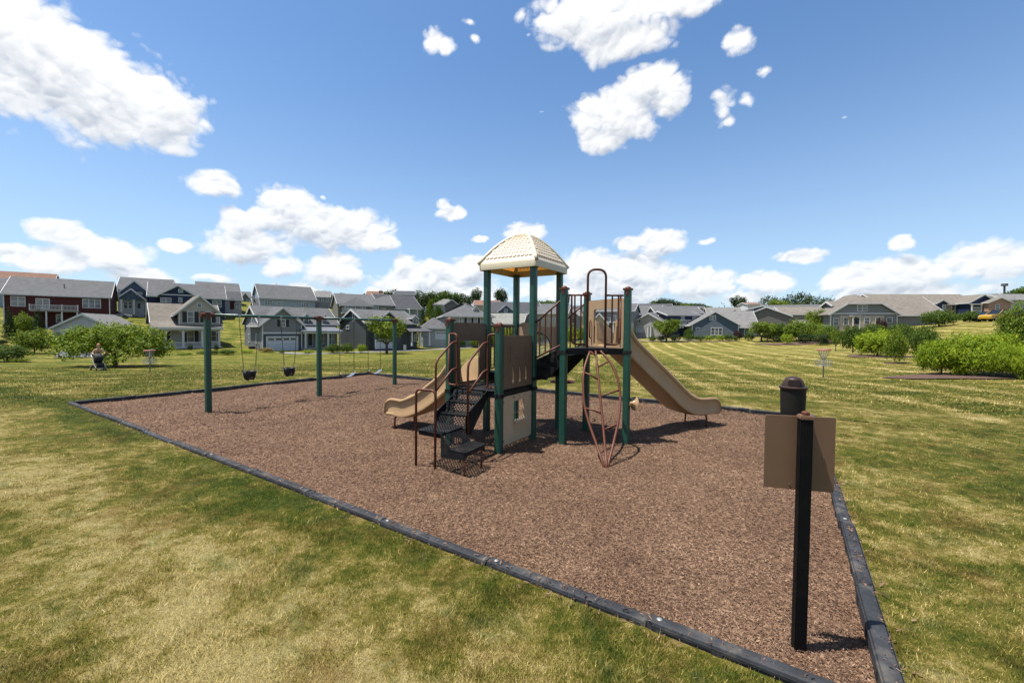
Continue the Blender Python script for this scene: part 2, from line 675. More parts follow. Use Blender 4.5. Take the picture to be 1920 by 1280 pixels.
CTRL += [(x, y, 0.0) for x in (-14, -7, 0, 7, 12) for y in (-10, -3, 3)] + [(-18, 8, -0.05), (-12, 14, -0.05), (-6, 20.5, -0.1), (2, 15, 0),
         (7, 12.5, -0.02), (9, 8, 0), (13, 5, 0.1), (20, 3, 0.3), (-25, 3, -0.2), (-30, -20, 0), (30, -20, 0.5), (0, -40, 0), (60, -20, 1),
         (-60, -20, 0), (1, 24, -0.35), (10, 30, -0.55), (4, 45, -0.95), (22, 45, -0.4), (-4, 60, -1.6),
         (-400, 100, 22), (-300, 300, 22), (0, 350, 6), (250, 330, 7), (400, 100, 9), (300, 0, 4), (-250, 0, 4),
         (0, -300, 0), (-900, 600, 30), (0, 900, 10), (900, 600, 22), (900, -600, 5), (-900, -600, 5), (1500, 1800, 20), (-1500, 1800, 30),
         (-120, 60, 6), (-160, 90, 11)]
_c = np.array(CTRL, float)
_cx, _cy, _cz = _c[:, 0], _c[:, 1], _c[:, 2]
_dm = np.sqrt((_cx[:, None] - _cx[None]) ** 2 + (_cy[:, None] - _cy[None]) ** 2 + 4.0)
_w = np.linalg.solve(_dm, _cz)


def terr(x, y):
    x = np.asarray(x, float)
    y = np.asarray(y, float)
    z = np.zeros(x.shape)
    for cx, cy, w in zip(_cx, _cy, _w):
        z += w * np.sqrt((x - cx) ** 2 + (y - cy) ** 2 + 4.0)
    # level pad around the play area
    u, w2 = x * E1.x + y * E1.y - PU0, x * E2.x + y * E2.y - PW0
    dd = np.hypot(np.maximum(np.maximum(-u, u - PLEN), 0), np.maximum(np.maximum(-w2, w2 - PWID), 0))
    r0 = np.hypot(x, y)
    dd = np.minimum(dd, np.maximum(r0 - 7.0, 0))
    k = np.clip((dd - 0.3) / 6.0, 0, 1)
    k = k * k * (3 - 2 * k)
    return LAWN_Z * (1 - k) + z * k


def tz(x, y):
    return float(terr(np.array([x]), np.array([y]))[0])


def on_ground(px, d, dz=0.0):
    """point of the terrain seen at photograph column px, at distance d"""
    p = at(px, 620, d)
    return Vector((p.x, p.y, tz(p.x, p.y) + dz))


def tint(t, cc, P2, dry):
    """rusty dead patches and cooler blue green clover tones"""
    h1 = t.noise(P2, 1.7, 6.0, 0.68, 0.4)
    h2 = t.noise(t.vmath('ADD', P2, (31.0, 7.0, 0.0)), 2.9, 6.0, 0.68, 0.3)
    dist = t.vmath('LENGTH', P2, out=1)
    k = t.map(dist, 6.0, 30.0, 1.0, 0.5)
    rust = t.math('MULTIPLY', t.map(h1, 0.50, 0.66, 0.0, 0.62), k)
    cool = t.math('MULTIPLY', t.map(h2, 0.54, 0.68, 0.0, 0.5), k)
    v = t.map(dry, 0.0, 1.0, 0.35, 1.25)
    cc = t.mix(rust, cc, t.vmath('MULTIPLY', t.comb(v, v, v), (0.30 * AK, 0.185 * AK, 0.048 * AK)))
    return t.mix(cool, cc, t.vmath('MULTIPLY', t.comb(v, v, v), (0.24 * AK, 0.285 * AK, 0.095 * AK)))


def lawn_nodes(t):
    """colour of the lawn as a function of the place: dry and green patches, mowing stripes"""
    P = t.node('ShaderNodeNewGeometry').outputs['Position']
    x, y, z = t.sep(P)
    P2 = t.comb(x, y, 0.0)
    u = t.math('SUBTRACT', t.math('ADD', t.math('MULTIPLY', x, E1.x), t.math('MULTIPLY', y, E1.y)), PU0)
    w = t.math('SUBTRACT', t.math('ADD', t.math('MULTIPLY', x, E2.x), t.math('MULTIPLY', y, E2.y)), PW0)
    dist = t.vmath('LENGTH', P2, out=1)
    big = t.noise(t.comb(t.math('MULTIPLY', u, 0.45), w, 0.0), 0.55, 5.0, 0.62, 0.6)
    mid = t.noise(P2, 3.1, 6.0, 0.7, 0.4)
    fine = t.noise(P2, 11.0, 4.0, 0.7)
    dry = t.math('ADD', t.math('MULTIPLY', t.math('SUBTRACT', big, 0.5), 1.7), t.math('MULTIPLY', t.math('SUBTRACT', mid, 0.5), 2.0))
    dry = t.math('ADD', dry, t.math('MULTIPLY', t.math('SUBTRACT', fine, 0.5), 1.25))
    # greener band along the front edging, straw band a metre out where the mower turned
    wj = t.math('ADD', w, t.math('MULTIPLY', t.math('SUBTRACT', t.noise(P2, 0.8, 3.0), 0.5), 0.7))
    band = t.math('SUBTRACT', t.map(t.math('ABSOLUTE', t.math('ADD', wj, 1.45)), 0.05, 0.65, 0.34, 0.0, smooth=True),
                  t.map(t.math('ABSOLUTE', t.math('ADD', wj, 0.25)), 0.05, 0.42, 0.22, 0.0, smooth=True))
    band = t.math('SUBTRACT', band, t.map(t.math('ABSOLUTE', t.math('ADD', wj, 2.9)), 0.15, 0.7, 0.12, 0.0, smooth=True))
    band = t.math('MULTIPLY', band, t.map(w, 0.3, 1.2, 1.0, 0.0))
    dry = t.math('ADD', dry, band)
    # far and left lawn is greener, the right one is drier
    dry = t.math('ADD', dry, t.map(x, -22.0, 26.0, -0.06, 0.14))
    dry = t.math('SUBTRACT', dry, t.map(dist, 9.0, 26.0, 0.0, 0.03))
    # mowing stripes, two directions
    wob = t.math('MULTIPLY', t.math('SUBTRACT', t.noise(P2, 0.12, 3.0), 0.5), 1.1)
    ca, sa = math.cos(rad(14)), math.sin(rad(14))
    sA = t.math('ADD', t.math('SUBTRACT', t.math('MULTIPLY', x, ca), t.math('MULTIPLY', y, sa)), wob)
    sA = t.math('SINE', t.math('MULTIPLY', sA, 2 * math.pi / 2.3))
    sA = t.map(sA, 0.35, 1.0, -0.08, 0.30)
    ca, sa = math.cos(rad(97)), math.sin(rad(97))
    sB = t.math('ADD', t.math('SUBTRACT', t.math('MULTIPLY', x, ca), t.math('MULTIPLY', y, sa)), wob)
    sB = t.math('SINE', t.math('MULTIPLY', sB, 2 * math.pi / 2.7))
    sB = t.map(sB, 0.0, 1.0, -0.09, 0.15)
    ma = t.map(x, -6.0, 6.0, 0.25, 1.0)
    mb_ = t.map(x, -2.0, 14.0, 1.0, 0.45)
    st = t.math('ADD', t.math('MULTIPLY', sA, ma), t.math('MULTIPLY', sB, mb_))
    st = t.math('MULTIPLY', st, t.map(dist, 7.0, 15.0, 0.0, 1.0))
    st = t.math('MULTIPLY', st, t.map(t.noise(P2, 0.35, 4.0, 0.65), 0.38, 0.6, 0.3, 1.35))
    dry = t.math('ADD', dry, st)
    return t.math('ADD', dry, 0.43), dist, P2


GREENS = [(0.0, (0.066, 0.098, 0.010)), (0.26, (0.130, 0.152, 0.018)), (0.48, (0.220, 0.200, 0.032)), (0.72, (0.41, 0.325, 0.090)),
          (1.0, (0.62, 0.51, 0.22))]
GREENS = [(p, ak([x * 1.2 for x in c])) for p, c in GREENS]

m, t, out = mat('lawn_ground')
dry, dist, P2 = lawn_nodes(t)
tuft = t.noise(P2, 26.0, 4.0, 0.75)
tuft2 = t.noise(t.vmath('MULTIPLY', P2, (0.8, 2.4, 1)), 6.0, 5.0, 0.75)
dr = t.math('ADD', dry, t.math('MULTIPLY', t.math('SUBTRACT', tuft, 0.5), 0.45))
dr = t.math('ADD', dr, t.math('MULTIPLY', t.math('SUBTRACT', tuft2, 0.5), 0.7))
cc = tint(t, t.ramp(dr, GREENS), P2, dr)
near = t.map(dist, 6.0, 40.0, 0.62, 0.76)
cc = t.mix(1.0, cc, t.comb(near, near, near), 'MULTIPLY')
b = t.node('ShaderNodeBsdfPrincipled', {'Base Color': cc, 'Roughness': 0.95, 'Specular IOR Level': 0.1})
t.put(b, 'Normal', t.node('ShaderNodeBump', {'Strength': 0.9, 'Distance': 0.06, 'Height': t.math('ADD', tuft, t.math('MULTIPLY', tuft2, 1.5))}).outputs[0])
t.l.new(b.outputs[0], out.inputs[0])
M_LAWN = m

m, t, out = mat('grass_blade')
dry, dist, P2 = lawn_nodes(t)
rnd = t.node('ShaderNodeNewGeometry').outputs['Random Per Island']
dr = t.math('ADD', dry, t.math('MULTIPLY', t.math('SUBTRACT', rnd, 0.5), 0.75))
cc = tint(t, t.ramp(dr, GREENS), P2, dr)
br = t.map(t.math('FRACT', t.math('MULTIPLY', rnd, 7.31)), 0, 1, 0.62, 1.75)
cc = t.mix(1.0, cc, t.comb(br, br, br), 'MULTIPLY')
b = t.node('ShaderNodeBsdfPrincipled', {'Base Color': cc, 'Roughness': 0.6, 'Specular IOR Level': 0.25})
tr = t.node('ShaderNodeBsdfTranslucent', {'Color': cc})
mx = t.node('ShaderNodeMixShader', {0: 0.3})
t.l.new(b.outputs[0], mx.inputs[1])
t.l.new(tr.outputs[0], mx.inputs[2])
t.l.new(mx.outputs[0], out.inputs[0])
M_BLADE = m


def axis(far, fine, n):
    s = np.linspace(-1, 1, n)
    k = math.asinh(far / fine)
    return np.sinh(s * k) * fine


def np_mesh(name, verts, faces_n, loops, matl, smooth=False):
    me = bpy.data.meshes.new(name)
    nv, nf = len(verts), len(loops) // faces_n
    me.vertices.add(nv)
    me.vertices.foreach_set('co', np.ascontiguousarray(verts, dtype=np.float32).ravel())
    me.loops.add(len(loops))
    me.loops.foreach_set('vertex_index', loops.astype(np.int32))
    me.polygons.add(nf)
    me.polygons.foreach_set('loop_start', np.arange(0, len(loops), faces_n, dtype=np.int32))
    me.polygons.foreach_set('loop_total', np.full(nf, faces_n, dtype=np.int32))
    if smooth:
        me.polygons.foreach_set('use_smooth', np.ones(nf, dtype=bool))
    me.materials.append(matl)
    me.update(calc_edges=True)
    return me


def grid_obj(name, X, Y, Z, matl, keep=None, **kw):
    ny, nx = X.shape
    v = np.stack([X, Y, Z], -1).reshape(-1, 3)
    i = np.arange(ny * nx).reshape(ny, nx)
    q = np.stack([i[:-1, :-1], i[:-1, 1:], i[1:, 1:], i[1:, :-1]], -1).reshape(-1, 4)
    me = np_mesh(name, v, 4, q.ravel(), matl, True)
    o = bpy.data.objects.new(name, me)
    COL.objects.link(o)
    return tag(o, **kw)


gx, gy = np.meshgrid(axis(2500, 14, 460), axis(2500, 14, 460) + 20)
gz = terr(gx, gy)
# the lawn is cut out under the wood chips by lowering it there
uu, ww = gx * E1.x + gy * E1.y - PU0, gx * E2.x + gy * E2.y - PW0
gz = np.where((uu > -1.4) & (uu < PLEN + 1.4) & (ww > -1.4) & (ww < PWID + 1.4), gz - 0.2, gz)
grid_obj('lawn', gx, gy, gz, M_LAWN, kind='structure', label='sloping mown lawn with dry straw patches and mowing stripes')

# finer lawn strip that meets the edging exactly
def rim(u0, u1, w0, w1):
    a_, b_ = np.meshgrid(np.arange(u0, u1 + 0.01, 0.22), np.arange(w0, w1 + 0.01, 0.22))
    X, Y = (a_ + PU0) * E1.x + (b_ + PW0) * E2.x, (a_ + PU0) * E1.y + (b_ + PW0) * E2.y
    grid_obj('lawn', X, Y, terr(X, Y) + 0.004, M_LAWN, kind='structure', label='strip of mown lawn that meets the playground edging')


RM = 0.22 * 12
rim(-RM, PLEN + RM + 0.1, 0.03 - RM, 0.035)
rim(-RM, PLEN + RM + 0.1, PWID - 0.03, PWID - 0.03 + RM)
rim(0.03 - RM, 0.035, 0.04, PWID - 0.05)
rim(PLEN - 0.03, PLEN - 0.03 + RM, 0.04, PWID - 0.05)

# ------------------------------------------------------------------ wood chip surface
m, t, out = mat('chip_ground')
P = t.node('ShaderNodeNewGeometry').outputs['Position']
vo = t.node('ShaderNodeTexVoronoi', {'Vector': t.vmath('MULTIPLY', P, (1.0, 1.7, 1.0)), 'Scale': 42.0, 'Randomness': 1.0})
vo2 = t.node('ShaderNodeTexVoronoi', {'Vector': t.vmath('MULTIPLY', P, (1.8, 0.9, 1.0)), 'Scale': 30.0, 'Randomness': 1.0})
h = t.math('ADD', t.sep(vo.outputs['Color'])[0], t.sep(vo2.outputs['Color'])[1])
pn = t.noise(P, 0.9, 6.0, 0.65)
f = t.math('ADD', t.math('MULTIPLY', h, 0.36), t.math('MULTIPLY', pn, 0.4))
cc = t.ramp(f, [(p_, ak(c_)) for p_, c_ in [(0.15, (0.055, 0.030, 0.018)), (0.42, (0.145, 0.083, 0.052)), (0.72, (0.265, 0.158, 0.099)), (1.0, (0.46, 0.31, 0.20))]])
b = t.node('ShaderNodeBsdfPrincipled', {'Base Color': cc, 'Roughness': 0.95, 'Specular IOR Level': 0.15})
t.put(b, 'Normal', t.node('ShaderNodeBump', {'Strength': 1.0, 'Distance': 0.02, 'Height': h}).outputs[0])
t.l.new(b.outputs[0], out.inputs[0])
M_CHIPG = m

m, t, out = mat('wood_chip')
g = t.node('ShaderNodeNewGeometry')
pn = t.noise(g.outputs['Position'], 0.9, 6.0, 0.65)
f = t.math('ADD', t.math('MULTIPLY', g.outputs['Random Per Island'], 0.75), t.math('MULTIPLY', t.math('SUBTRACT', pn, 0.5), 0.7))
cc = t.ramp(f, [(p_, ak(c_)) for p_, c_ in [(0.0, (0.065, 0.035, 0.021)), (0.3, (0.160, 0.091, 0.056)), (0.6, (0.275, 0.162, 0.102)), (0.85, (0.54, 0.375, 0.24))]])
b = t.node('ShaderNodeBsdfPrincipled', {'Base Color': cc, 'Roughness': 0.85, 'Specular IOR Level': 0.2})
t.l.new(b.outputs[0], out.inputs[0])
M_CHIP = m


def loc2(u, w):
    """point of the ground from play-area coordinates (numpy)"""
    U, W = u + PU0, w + PW0
    return U * E1.x + W * E2.x, U * E1.y + W * E2.y


su, sw = np.meshgrid(np.linspace(0.04, PLEN - 0.04, 160), np.linspace(0.04, PWID - 0.04, 100))


def at_uw(p):
    return p[0] * E1.x + p[1] * E1.y - PU0, p[0] * E2.x + p[1] * E2.y - PW0


PITS = [(at_uw(ground(*q)), r, h) for q, r, h in (((470, 762), 0.55, 0.035), ((548, 750), 0.55, 0.035), ((652, 737), 0.6, 0.04), ((702, 728), 0.6, 0.04),
                                                 ((735, 795), 0.5, 0.03), ((1345, 800), 0.5, 0.03), ((880, 870), 0.45, 0.02))]


def bumpy(u, w):
    pit = 0
    for (pu, pw), r, h in PITS:
        q_ = ((u - pu) ** 2 + (w - pw) ** 2) / (r * r)
        pit = pit - h * np.exp(-q_) + 0.4 * h * np.exp(-(np.sqrt(q_) - 1.7) ** 2 * 3)
    return pit + 0.012 * np.sin(u * 2.1 + 1.3 * np.sin(w * 1.7)) + 0.010 * np.sin(w * 3.3 + u) + 0.006 * np.sin(u * 7.7) * np.sin(w * 6.1)


sx, sy = loc2(su, sw)
grid_obj('wood_chip_ground', sx, sy, bumpy(su, sw) - 0.004, M_CHIPG, kind='structure', label='brown wood chip safety surface inside the playground edging')


def log_points(n, r0, r1, amax, p):
    """random points round the camera, denser near it"""
    q = RNG.random(n)
    r = (r0 ** (1 - p) + q * (r1 ** (1 - p) - r0 ** (1 - p))) ** (1 / (1 - p))
    a = RNG.uniform(-amax, amax, n)
    return r * np.sin(a), r * np.cos(a), r


def blades(n, r0, r1, p, hgt, wid, amax=rad(66)):
    x, y, r = log_points(n, r0, r1, amax, p)
    u, w = x * E1.x + y * E1.y - PU0, x * E2.x + y * E2.y - PW0
    ok = (u < -0.03) | (u > PLEN + 0.03) | (w < -0.03) | (w > PWID + 0.03)
    x, y, r = x[ok], y[ok], r[ok]
    n = len(x)
    z = terr(x, y)
    # clumps: height follows a soft pattern
    cl = 0.75 + 0.25 * np.sin(x * 5.1 + 2 * np.sin(y * 3.7)) * np.sin(y * 4.3 + 1.5 * np.sin(x * 2.9))
    H = hgt * cl * RNG.uniform(0.5, 1.2, n) * np.where(RNG.random(n) < 0.04, 1.5, 1.0)
    W = wid * (0.6 + 0.4 * r / 4.0) * RNG.uniform(0.7, 1.3, n)
    a = RNG.uniform(0, 2 * math.pi, n)
    # lie of the grass changes slowly from place to place
    la = RNG.uniform(0, 2 * math.pi, n) + 0.6 * np.sin(x * 2.1) 
    le = H * RNG.uniform(0.2, 1.4, n)
    dxw, dyw = np.cos(a) * W / 2, np.sin(a) * W / 2
    V = np.empty((n, 3, 3), np.float32)
    V[:, 0] = np.stack([x - dxw, y - dyw, z - 0.005], -1)
    V[:, 1] = np.stack([x + dxw, y + dyw, z - 0.005], -1)
    V[:, 2] = np.stack([x + np.cos(la) * le, y + np.sin(la) * le, z + H], -1)
    return V.reshape(-1, 3)


gv = np.concatenate([blades(900000, 1.7, 15.0, 1.15, 0.031, 0.0054), blades(260000, 14.0, 45.0, 1.3, 0.040, 0.012)])
me = np_mesh('grass', gv, 3, np.arange(len(gv)), M_BLADE)
o = bpy.data.objects.new('grass', me)
COL.objects.link(o)
tag(o, 'short dry turf of green and straw coloured blades', 'grass', kind='stuff')

# loose chips
n = 680000
x, y, r = log_points(n, 1.7, 19.0, rad(62), 1.05)
u, w = x * E1.x + y * E1.y - PU0, x * E2.x + y * E2.y - PW0
ok = (u > 0.03) & (u < PLEN - 0.03) & (w > 0.03) & (w < PWID - 0.03)
x, y, r, u, w = x[ok], y[ok], r[ok], u[ok], w[ok]
n = len(x)
L = RNG.uniform(0.004, 0.0155, n) * np.clip(0.42 + 0.11 * r, 0.6, 1.6)
W = L * RNG.uniform(0.13, 0.34, n)
a = RNG.uniform(0, 2 * math.pi, n)
tilt = RNG.normal(0, 0.35, n)
roll_ = RNG.normal(0, 0.5, n)
z = bumpy(u, w) + RNG.uniform(0.0, 0.012, n) + np.abs(np.sin(tilt)) * L * 0.5
ax = np.stack([np.cos(a) * np.cos(tilt), np.sin(a) * np.cos(tilt), np.sin(tilt)], -1)
bx_ = np.stack([-np.sin(a) * np.cos(roll_), np.cos(a) * np.cos(roll_), np.sin(roll_)], -1)
c = np.stack([x, y, z], -1)
V = np.empty((n, 4, 3), np.float32)
V[:, 0] = c - ax * L[:, None] - bx_ * W[:, None] * .5
V[:, 1] = c + ax * L[:, None] * .8 - bx_ * W[:, None]
V[:, 2] = c + ax * L[:, None] + bx_ * W[:, None] * .6
V[:, 3] = c - ax * L[:, None] * .7 + bx_ * W[:, None]
n2_ = 2600
side = RNG.random(n2_)
uu2 = np.where(side < 0.6, RNG.uniform(0, PLEN, n2_), PLEN - 0.05 + np.abs(RNG.normal(0, 0.07, n2_)))
ww2 = np.where(side < 0.6, 0.05 - np.abs(RNG.normal(0, 0.07, n2_)), RNG.uniform(0, PWID, n2_))
x2_, y2_ = loc2(uu2, ww2)
ontop = ((ww2 > 0) & (uu2 < PLEN))
z2_ = np.where(ontop, 0.108, LAWN_Z + 0.022)
idx = RNG.integers(0, n, n2_)
sp = V[idx] - c[idx][:, None, :] + np.stack([x2_, y2_, z2_], -1)[:, None, :]
V = np.concatenate([V, sp.astype(np.float32)])
n = len(V)
me = np_mesh('wood_chips', V.reshape(-1, 3), 4, np.arange(n * 4), M_CHIP)
o = bpy.data.objects.new('wood_chips', me)
COL.objects.link(o)
tag(o, 'loose brown wood chips covering the play area', 'wood chips', kind='stuff')

# ------------------------------------------------------------------ border timbers
M_TIMB = plain('grey_plastic_timber', (0.038, 0.040, 0.045), 0.6, 0.3, 5.0, bump=0.25, bscale=140, spec=0.22, dust=0.5)
M_STAKE = plain('galvanised_steel', (0.40, 0.40, 0.39), 0.55, 0.1, 20.0, metal=0.5)
border = empty('playground_border', tuple((PA + PC) / 2)[:2] + (0.0,), 0, 'dark grey plastic timber edging around the wood chip play area', 'border edging')
TL, TW, TH = 1.22, 0.088, 0.100
# one timber: rounded top, recessed panels on its sides, notched end with a stake head
tb = MB()
prof = [(-TW / 2, -0.12), (-TW / 2, TH - 0.018), (-TW / 2 + 0.006, TH - 0.005), (-TW / 2 + 0.02, TH), (TW / 2 - 0.02, TH), (TW / 2 - 0.006, TH - 0.005), (TW / 2, TH - 0.018), (TW / 2, -0.12)]
xs_ = [(0.0, 0.94), (0.012, 1.0), (TL * 0.47, 1.0), (TL * 0.5, 1.0), (TL - 0.02, 1.0), (TL - 0.006, 0.94)]
k0 = len(prof)
vs = []
for (xx, sc) in xs_:
    for (yy, zz) in prof:
        vs.append((xx, yy * sc, TH + (zz - TH) * 1.0 if zz < 0 else zz - (1 - sc) * 0.06))
fs = [tuple(range(k0)), tuple(reversed([(len(xs_) - 1) * k0 + i for i in range(k0)]))]
for i in range(len(xs_) - 1):
    for j in range(k0):
        a_, b_ = i * k0 + j, i * k0 + (j + 1) % k0
        fs.append((a_, b_, b_ + k0, a_ + k0))
tb.add(vs, fs)
for sy in (-1, 1):        # raised ribs leave the recessed panels between them
    for (x0, x1) in ((0.03, 0.10), (0.36, 0.42), (0.74, 0.80), (1.10, 1.18)):
        tb.box(x0, x1, sy * TW / 2 - 0.002, sy * (TW / 2 + 0.007), 0.0, TH - 0.03)
    tb.box(0.03, 1.18, sy * TW / 2 - 0.002, sy * (TW / 2 + 0.006), TH - 0.032, TH - 0.016)
TIMB = tb.mesh('border_timber', M_TIMB, smooth='auto')
sk = MB().lathe([(0.0, 0.0), (0.017, 0.0), (0.018, 0.003), (0.014, 0.006), (0.006, 0.008), (0.0, 0.009)], (0.065, 0, TH), 12)
SPIKE = sk.mesh('stake_head', M_STAKE, smooth=True)
sk2 = MB().lathe([(0.020, 0.0), (0.036, 0.0), (0.036, 0.004), (0.022, 0.005)], (0.065, 0, TH), 12)
SPIKE2 = sk2.mesh('stake_socket', plain('dark_socket', (0.02, 0.02, 0.022), 0.5), smooth=True)


def timbers(u0, w0, du, dw, length):
    n = int(round(length / TL))
    st = length / n
    for i in range(n):
        jitter = random.uniform(-0.012, 0.012)
        uc, wc = u0 + du * st * i - dw * jitter, w0 + dw * st * i + du * jitter
        px_, py_ = loc2(uc, wc)
        dirx, diry = du * E1.x + dw * E2.x, du * E1.y + dw * E2.y
        o = bpy.data.objects.new('border_timber', TIMB)
        o.parent = border
        o.location = (px_ - border.location.x, py_ - border.location.y, random.uniform(-0.014, 0.008))
        o.rotation_euler = (random.uniform(-0.02, 0.02), random.uniform(-0.007, 0.007), math.atan2(diry, dirx) + random.uniform(-0.008, 0.008))
        o.scale = (st / TL, 1, 1)
        COL.objects.link(o)
        s_ = bpy.data.objects.new('stake_head', SPIKE if random.random() < 0.72 else SPIKE2)
        s_.parent = o
        COL.objects.link(s_)


hT = TW / 2
timbers(0, hT, 1, 0, PLEN)
timbers(PLEN - hT, 0, 0, 1, PWID)
timbers(PLEN, PWID - hT, -1, 0, PLEN)
timbers(hT, PWID, 0, -1, PWID)

# ================================================================== PLAY STRUCTURE
GREEN = plain('green_post_coating', (0.014, 0.088, 0.060), 0.38, 0.10, 2.0, spec=0.5, dust=0.12)
BROWN = plain('brown_pipe_coating', (0.135, 0.038, 0.018), 0.5, 0.14, 4.0, spec=0.28, dust=0.1)
TAN = plain('tan_plastic', (0.54, 0.345, 0.175), 0.42, 0.08, 1.5, bump=0.06, bscale=220, dust=0.25)
TANP = plain('tan_panel_plastic', (0.55, 0.37, 0.22), 0.5, 0.07, 2.0, bump=0.06, bscale=220, dust=0.2)
BRP = plain('brown_panel_plastic', (0.20, 0.128, 0.080), 0.5, 0.08, 2.0, bump=0.06, bscale=220, dust=0.15)
BEIGE = plain('beige_panel_plastic', (0.66, 0.50, 0.32), 0.5, 0.07, 2.0, bump=0.06, bscale=220, dust=0.2)
BLACK = plain('black_rubber_coating', (0.012, 0.012, 0.014), 0.62, 0.2, 9.0, spec=0.2, dust=0.2)
BLKP = plain('black_rubber', (0.010, 0.010, 0.011), 0.55, 0.15, 9.0, dust=0.1)
CHAIN = plain('dark_chain_coating', (0.03, 0.03, 0.033), 0.4, 0.2, 30.0)
STEEL = plain('zinc_steel', (0.50, 0.50, 0.50), 0.35, 0.1, 20.0, metal=0.9)

PU = Vector((0.5276, 0.849, 0))
PV = Vector((0.84, -0.54, 0)).normalized()
MU, MV = 1.0, 0.95
G0 = 0.0
Z3 = Vector((0, 0, 1))
N_ = Vector((0.352, 7.014, 0))
P1_ = N_ - PU * 1.016
L_ = N_ - PV * MV
P0_ = P1_ - PV * MV
R_ = N_ + PU * MU
F_ = L_ + PU * MU
U1_ = Vector((0.828, 6.735, 0))
U2_ = Vector((1.848, 6.755, 0))
U3_ = Vector((1.36, 7.655, 0))
CEN = (N_ + L_ + R_ + F_) / 4
DZ1, DZ2, DZ3 = 0.90, 1.06, 1.52

ps = empty('play_structure', (CEN.x, CEN.y, 0), 0,
           'green and tan playground structure with shingled canopy, decks, stairs and two slides', 'play structure')


def rot_post(c, h, w=0.106, r=0.02, axis=PU):
    """post of rounded square section, its faces along axis"""
    A = axis.normalized()
    B = Vector((-A.y, A.x, 0))
    prof = []
    for (sx_, sy_, a0) in ((1, 1, 0), (-1, 1, 90), (-1, -1, 180), (1, -1, 270)):
        for j in range(4):
            a = rad(a0 + 30 * j)
            prof.append(((w / 2 - r) * sx_ + r * math.cos(a), (w / 2 - r) * sy_ + r * math.sin(a)))
    mb = MB()
    vs = []
    for z in (-0.3, h):
        for (x, y) in prof:
            p = Vector(c) + A * x + B * y
            vs.append((p.x, p.y, z))
    n = len(prof)
    fs = [tuple(range(n, 2 * n))]
    for i in range(n):
        fs.append((i, (i + 1) % n, n + (i + 1) % n, n + i))
    return mb.add(vs, fs)


def cap(c, h, parent, w=0.128, axis=PU):
    A = axis.normalized()
    B = Vector((-A.y, A.x, 0))
    mb = MB()
    c = Vector((c[0], c[1], h))
    mb.obox(c + Z3 * 0.0, A, B, Z3, w / 2, w / 2, 0.016)
    mb.lathe([(0.052, 0.014), (0.046, 0.03), (0.03, 0.042), (0.0, 0.047)], c, 12)
    for a in (-1, 1):
        mb.obox(c - Z3 * 0.05 + A * (a * 0.056), A, B, Z3, 0.004, 0.02, 0.04)
    mb.build('post_cap', BROWN, parent, smooth='auto')


def post(c, h, parent, capped=True, axis=PU):
    o = rot_post(c, h, axis=axis).build('post', GREEN, parent, smooth='auto')
    if capped:
        cap(c, h + 0.01, o, axis=axis)
    return o


for c, h in ((P1_, 1.87), (P0_, 1.95)):
    post(c, h, ps)
for c in (N_, L_, R_, F_):
    post(c, 2.90, ps, False)
for c in (U1_, U2_, U3_):
    post(c, 2.47, ps)
# deck clamps: small black collars with bolts where the decks meet the posts
for c, z in ((P1_, DZ1), (P0_, DZ1), (N_, DZ1), (L_, DZ1), (N_, DZ2), (R_, DZ2), (F_, DZ2), (L_, DZ2), (U1_, DZ3), (U2_, DZ3), (U3_, DZ3)):
    mb = MB()
    mb.obox(Vector((c.x, c.y, z - 0.05)), PU, PV, Z3, 0.058, 0.058, 0.028)
    mb.build('post_clamp', BLACK, ps)


def lattice(o, X, Y, w, h, pitch=0.04, bar=0.02, t=0.004, frame=0.03):
    """punched sheet: diagonal strips leave diamond holes; o is its corner, X and Y unit vectors"""
    mb = MB()
    o = Vector(o)
    n = X.cross(Y).normalized() * (t / 2)
    d = pitch * math.sqrt(2)

    def strip(a, b, wd, lift):
        a3, b3 = o + X * a[0] + Y * a[1], o + X * b[0] + Y * b[1]
        s_ = (b3 - a3)
        if s_.length < 1e-4:
            return
        s_ = s_.normalized().cross(n.normalized()) * (wd / 2)
        q = [a3 - s_, b3 - s_, b3 + s_, a3 + s_]
        mb.add([p + n + lift for p in q] + [p - n + lift for p in q], [(0, 1, 2, 3), (7, 6, 5, 4)])

    k = -h
    while k < w:
        a = (max(k, 0), max(0, -k))
        b = (min(k + h, w), min(h, w - k))
        if b[0] > a[0]:
            strip(a, b, bar, Vector((0, 0, 0)))
            strip((a[0], h - a[1]), (b[0], h - b[1]), bar, n * 0.4)
        k += d
    for (a, b) in (((0, 0), (w, 0)), ((0, h), (w, h))):
        strip(a, b, frame, n * 0.8)
    for (a, b) in (((0, 0), (0, h)), ((w, 0), (w, h))):
        strip(a, b, frame, n * 0.9)
    return mb


def skirt(pts, z, hgt, parent):
    """folded edge of a deck"""
    mb = MB()
    for i in range(len(pts)):
        a, b = Vector(pts[i]), Vector(pts[(i + 1) % len(pts)])
        mb.beam(Vector((a.x, a.y, z - hgt / 2)), Vector((b.x, b.y, z - hgt / 2)), 0.012, hgt)
    return mb.build('deck_edge', BLACK, parent)


def deck(o, X, Y, w, h, z):
    mb = lattice(Vector((o.x, o.y, z)), X, Y, w, h, 0.046, 0.026, 0.006, 0.06)
    d = mb.build('deck', BLACK, ps)
    skirt([o, o + X * w, o + X * w + Y * h, o + Y * h], z - 0.006, 0.09, d)
    # stiffening channel below
    MB().beam(Vector((o.x, o.y, z - 0.05)) + X * w / 2, Vector((o.x, o.y, z - 0.05)) + X * w / 2 + Y * h, 0.05, 0.05).build('deck_channel', BLACK, d)
    return d


deck(P0_ + PU * 0.05, PV, PU, MV, 0.93, DZ1)
deck(L_ + PU * 0.05, PV, PU, MV, 0.93, DZ2)
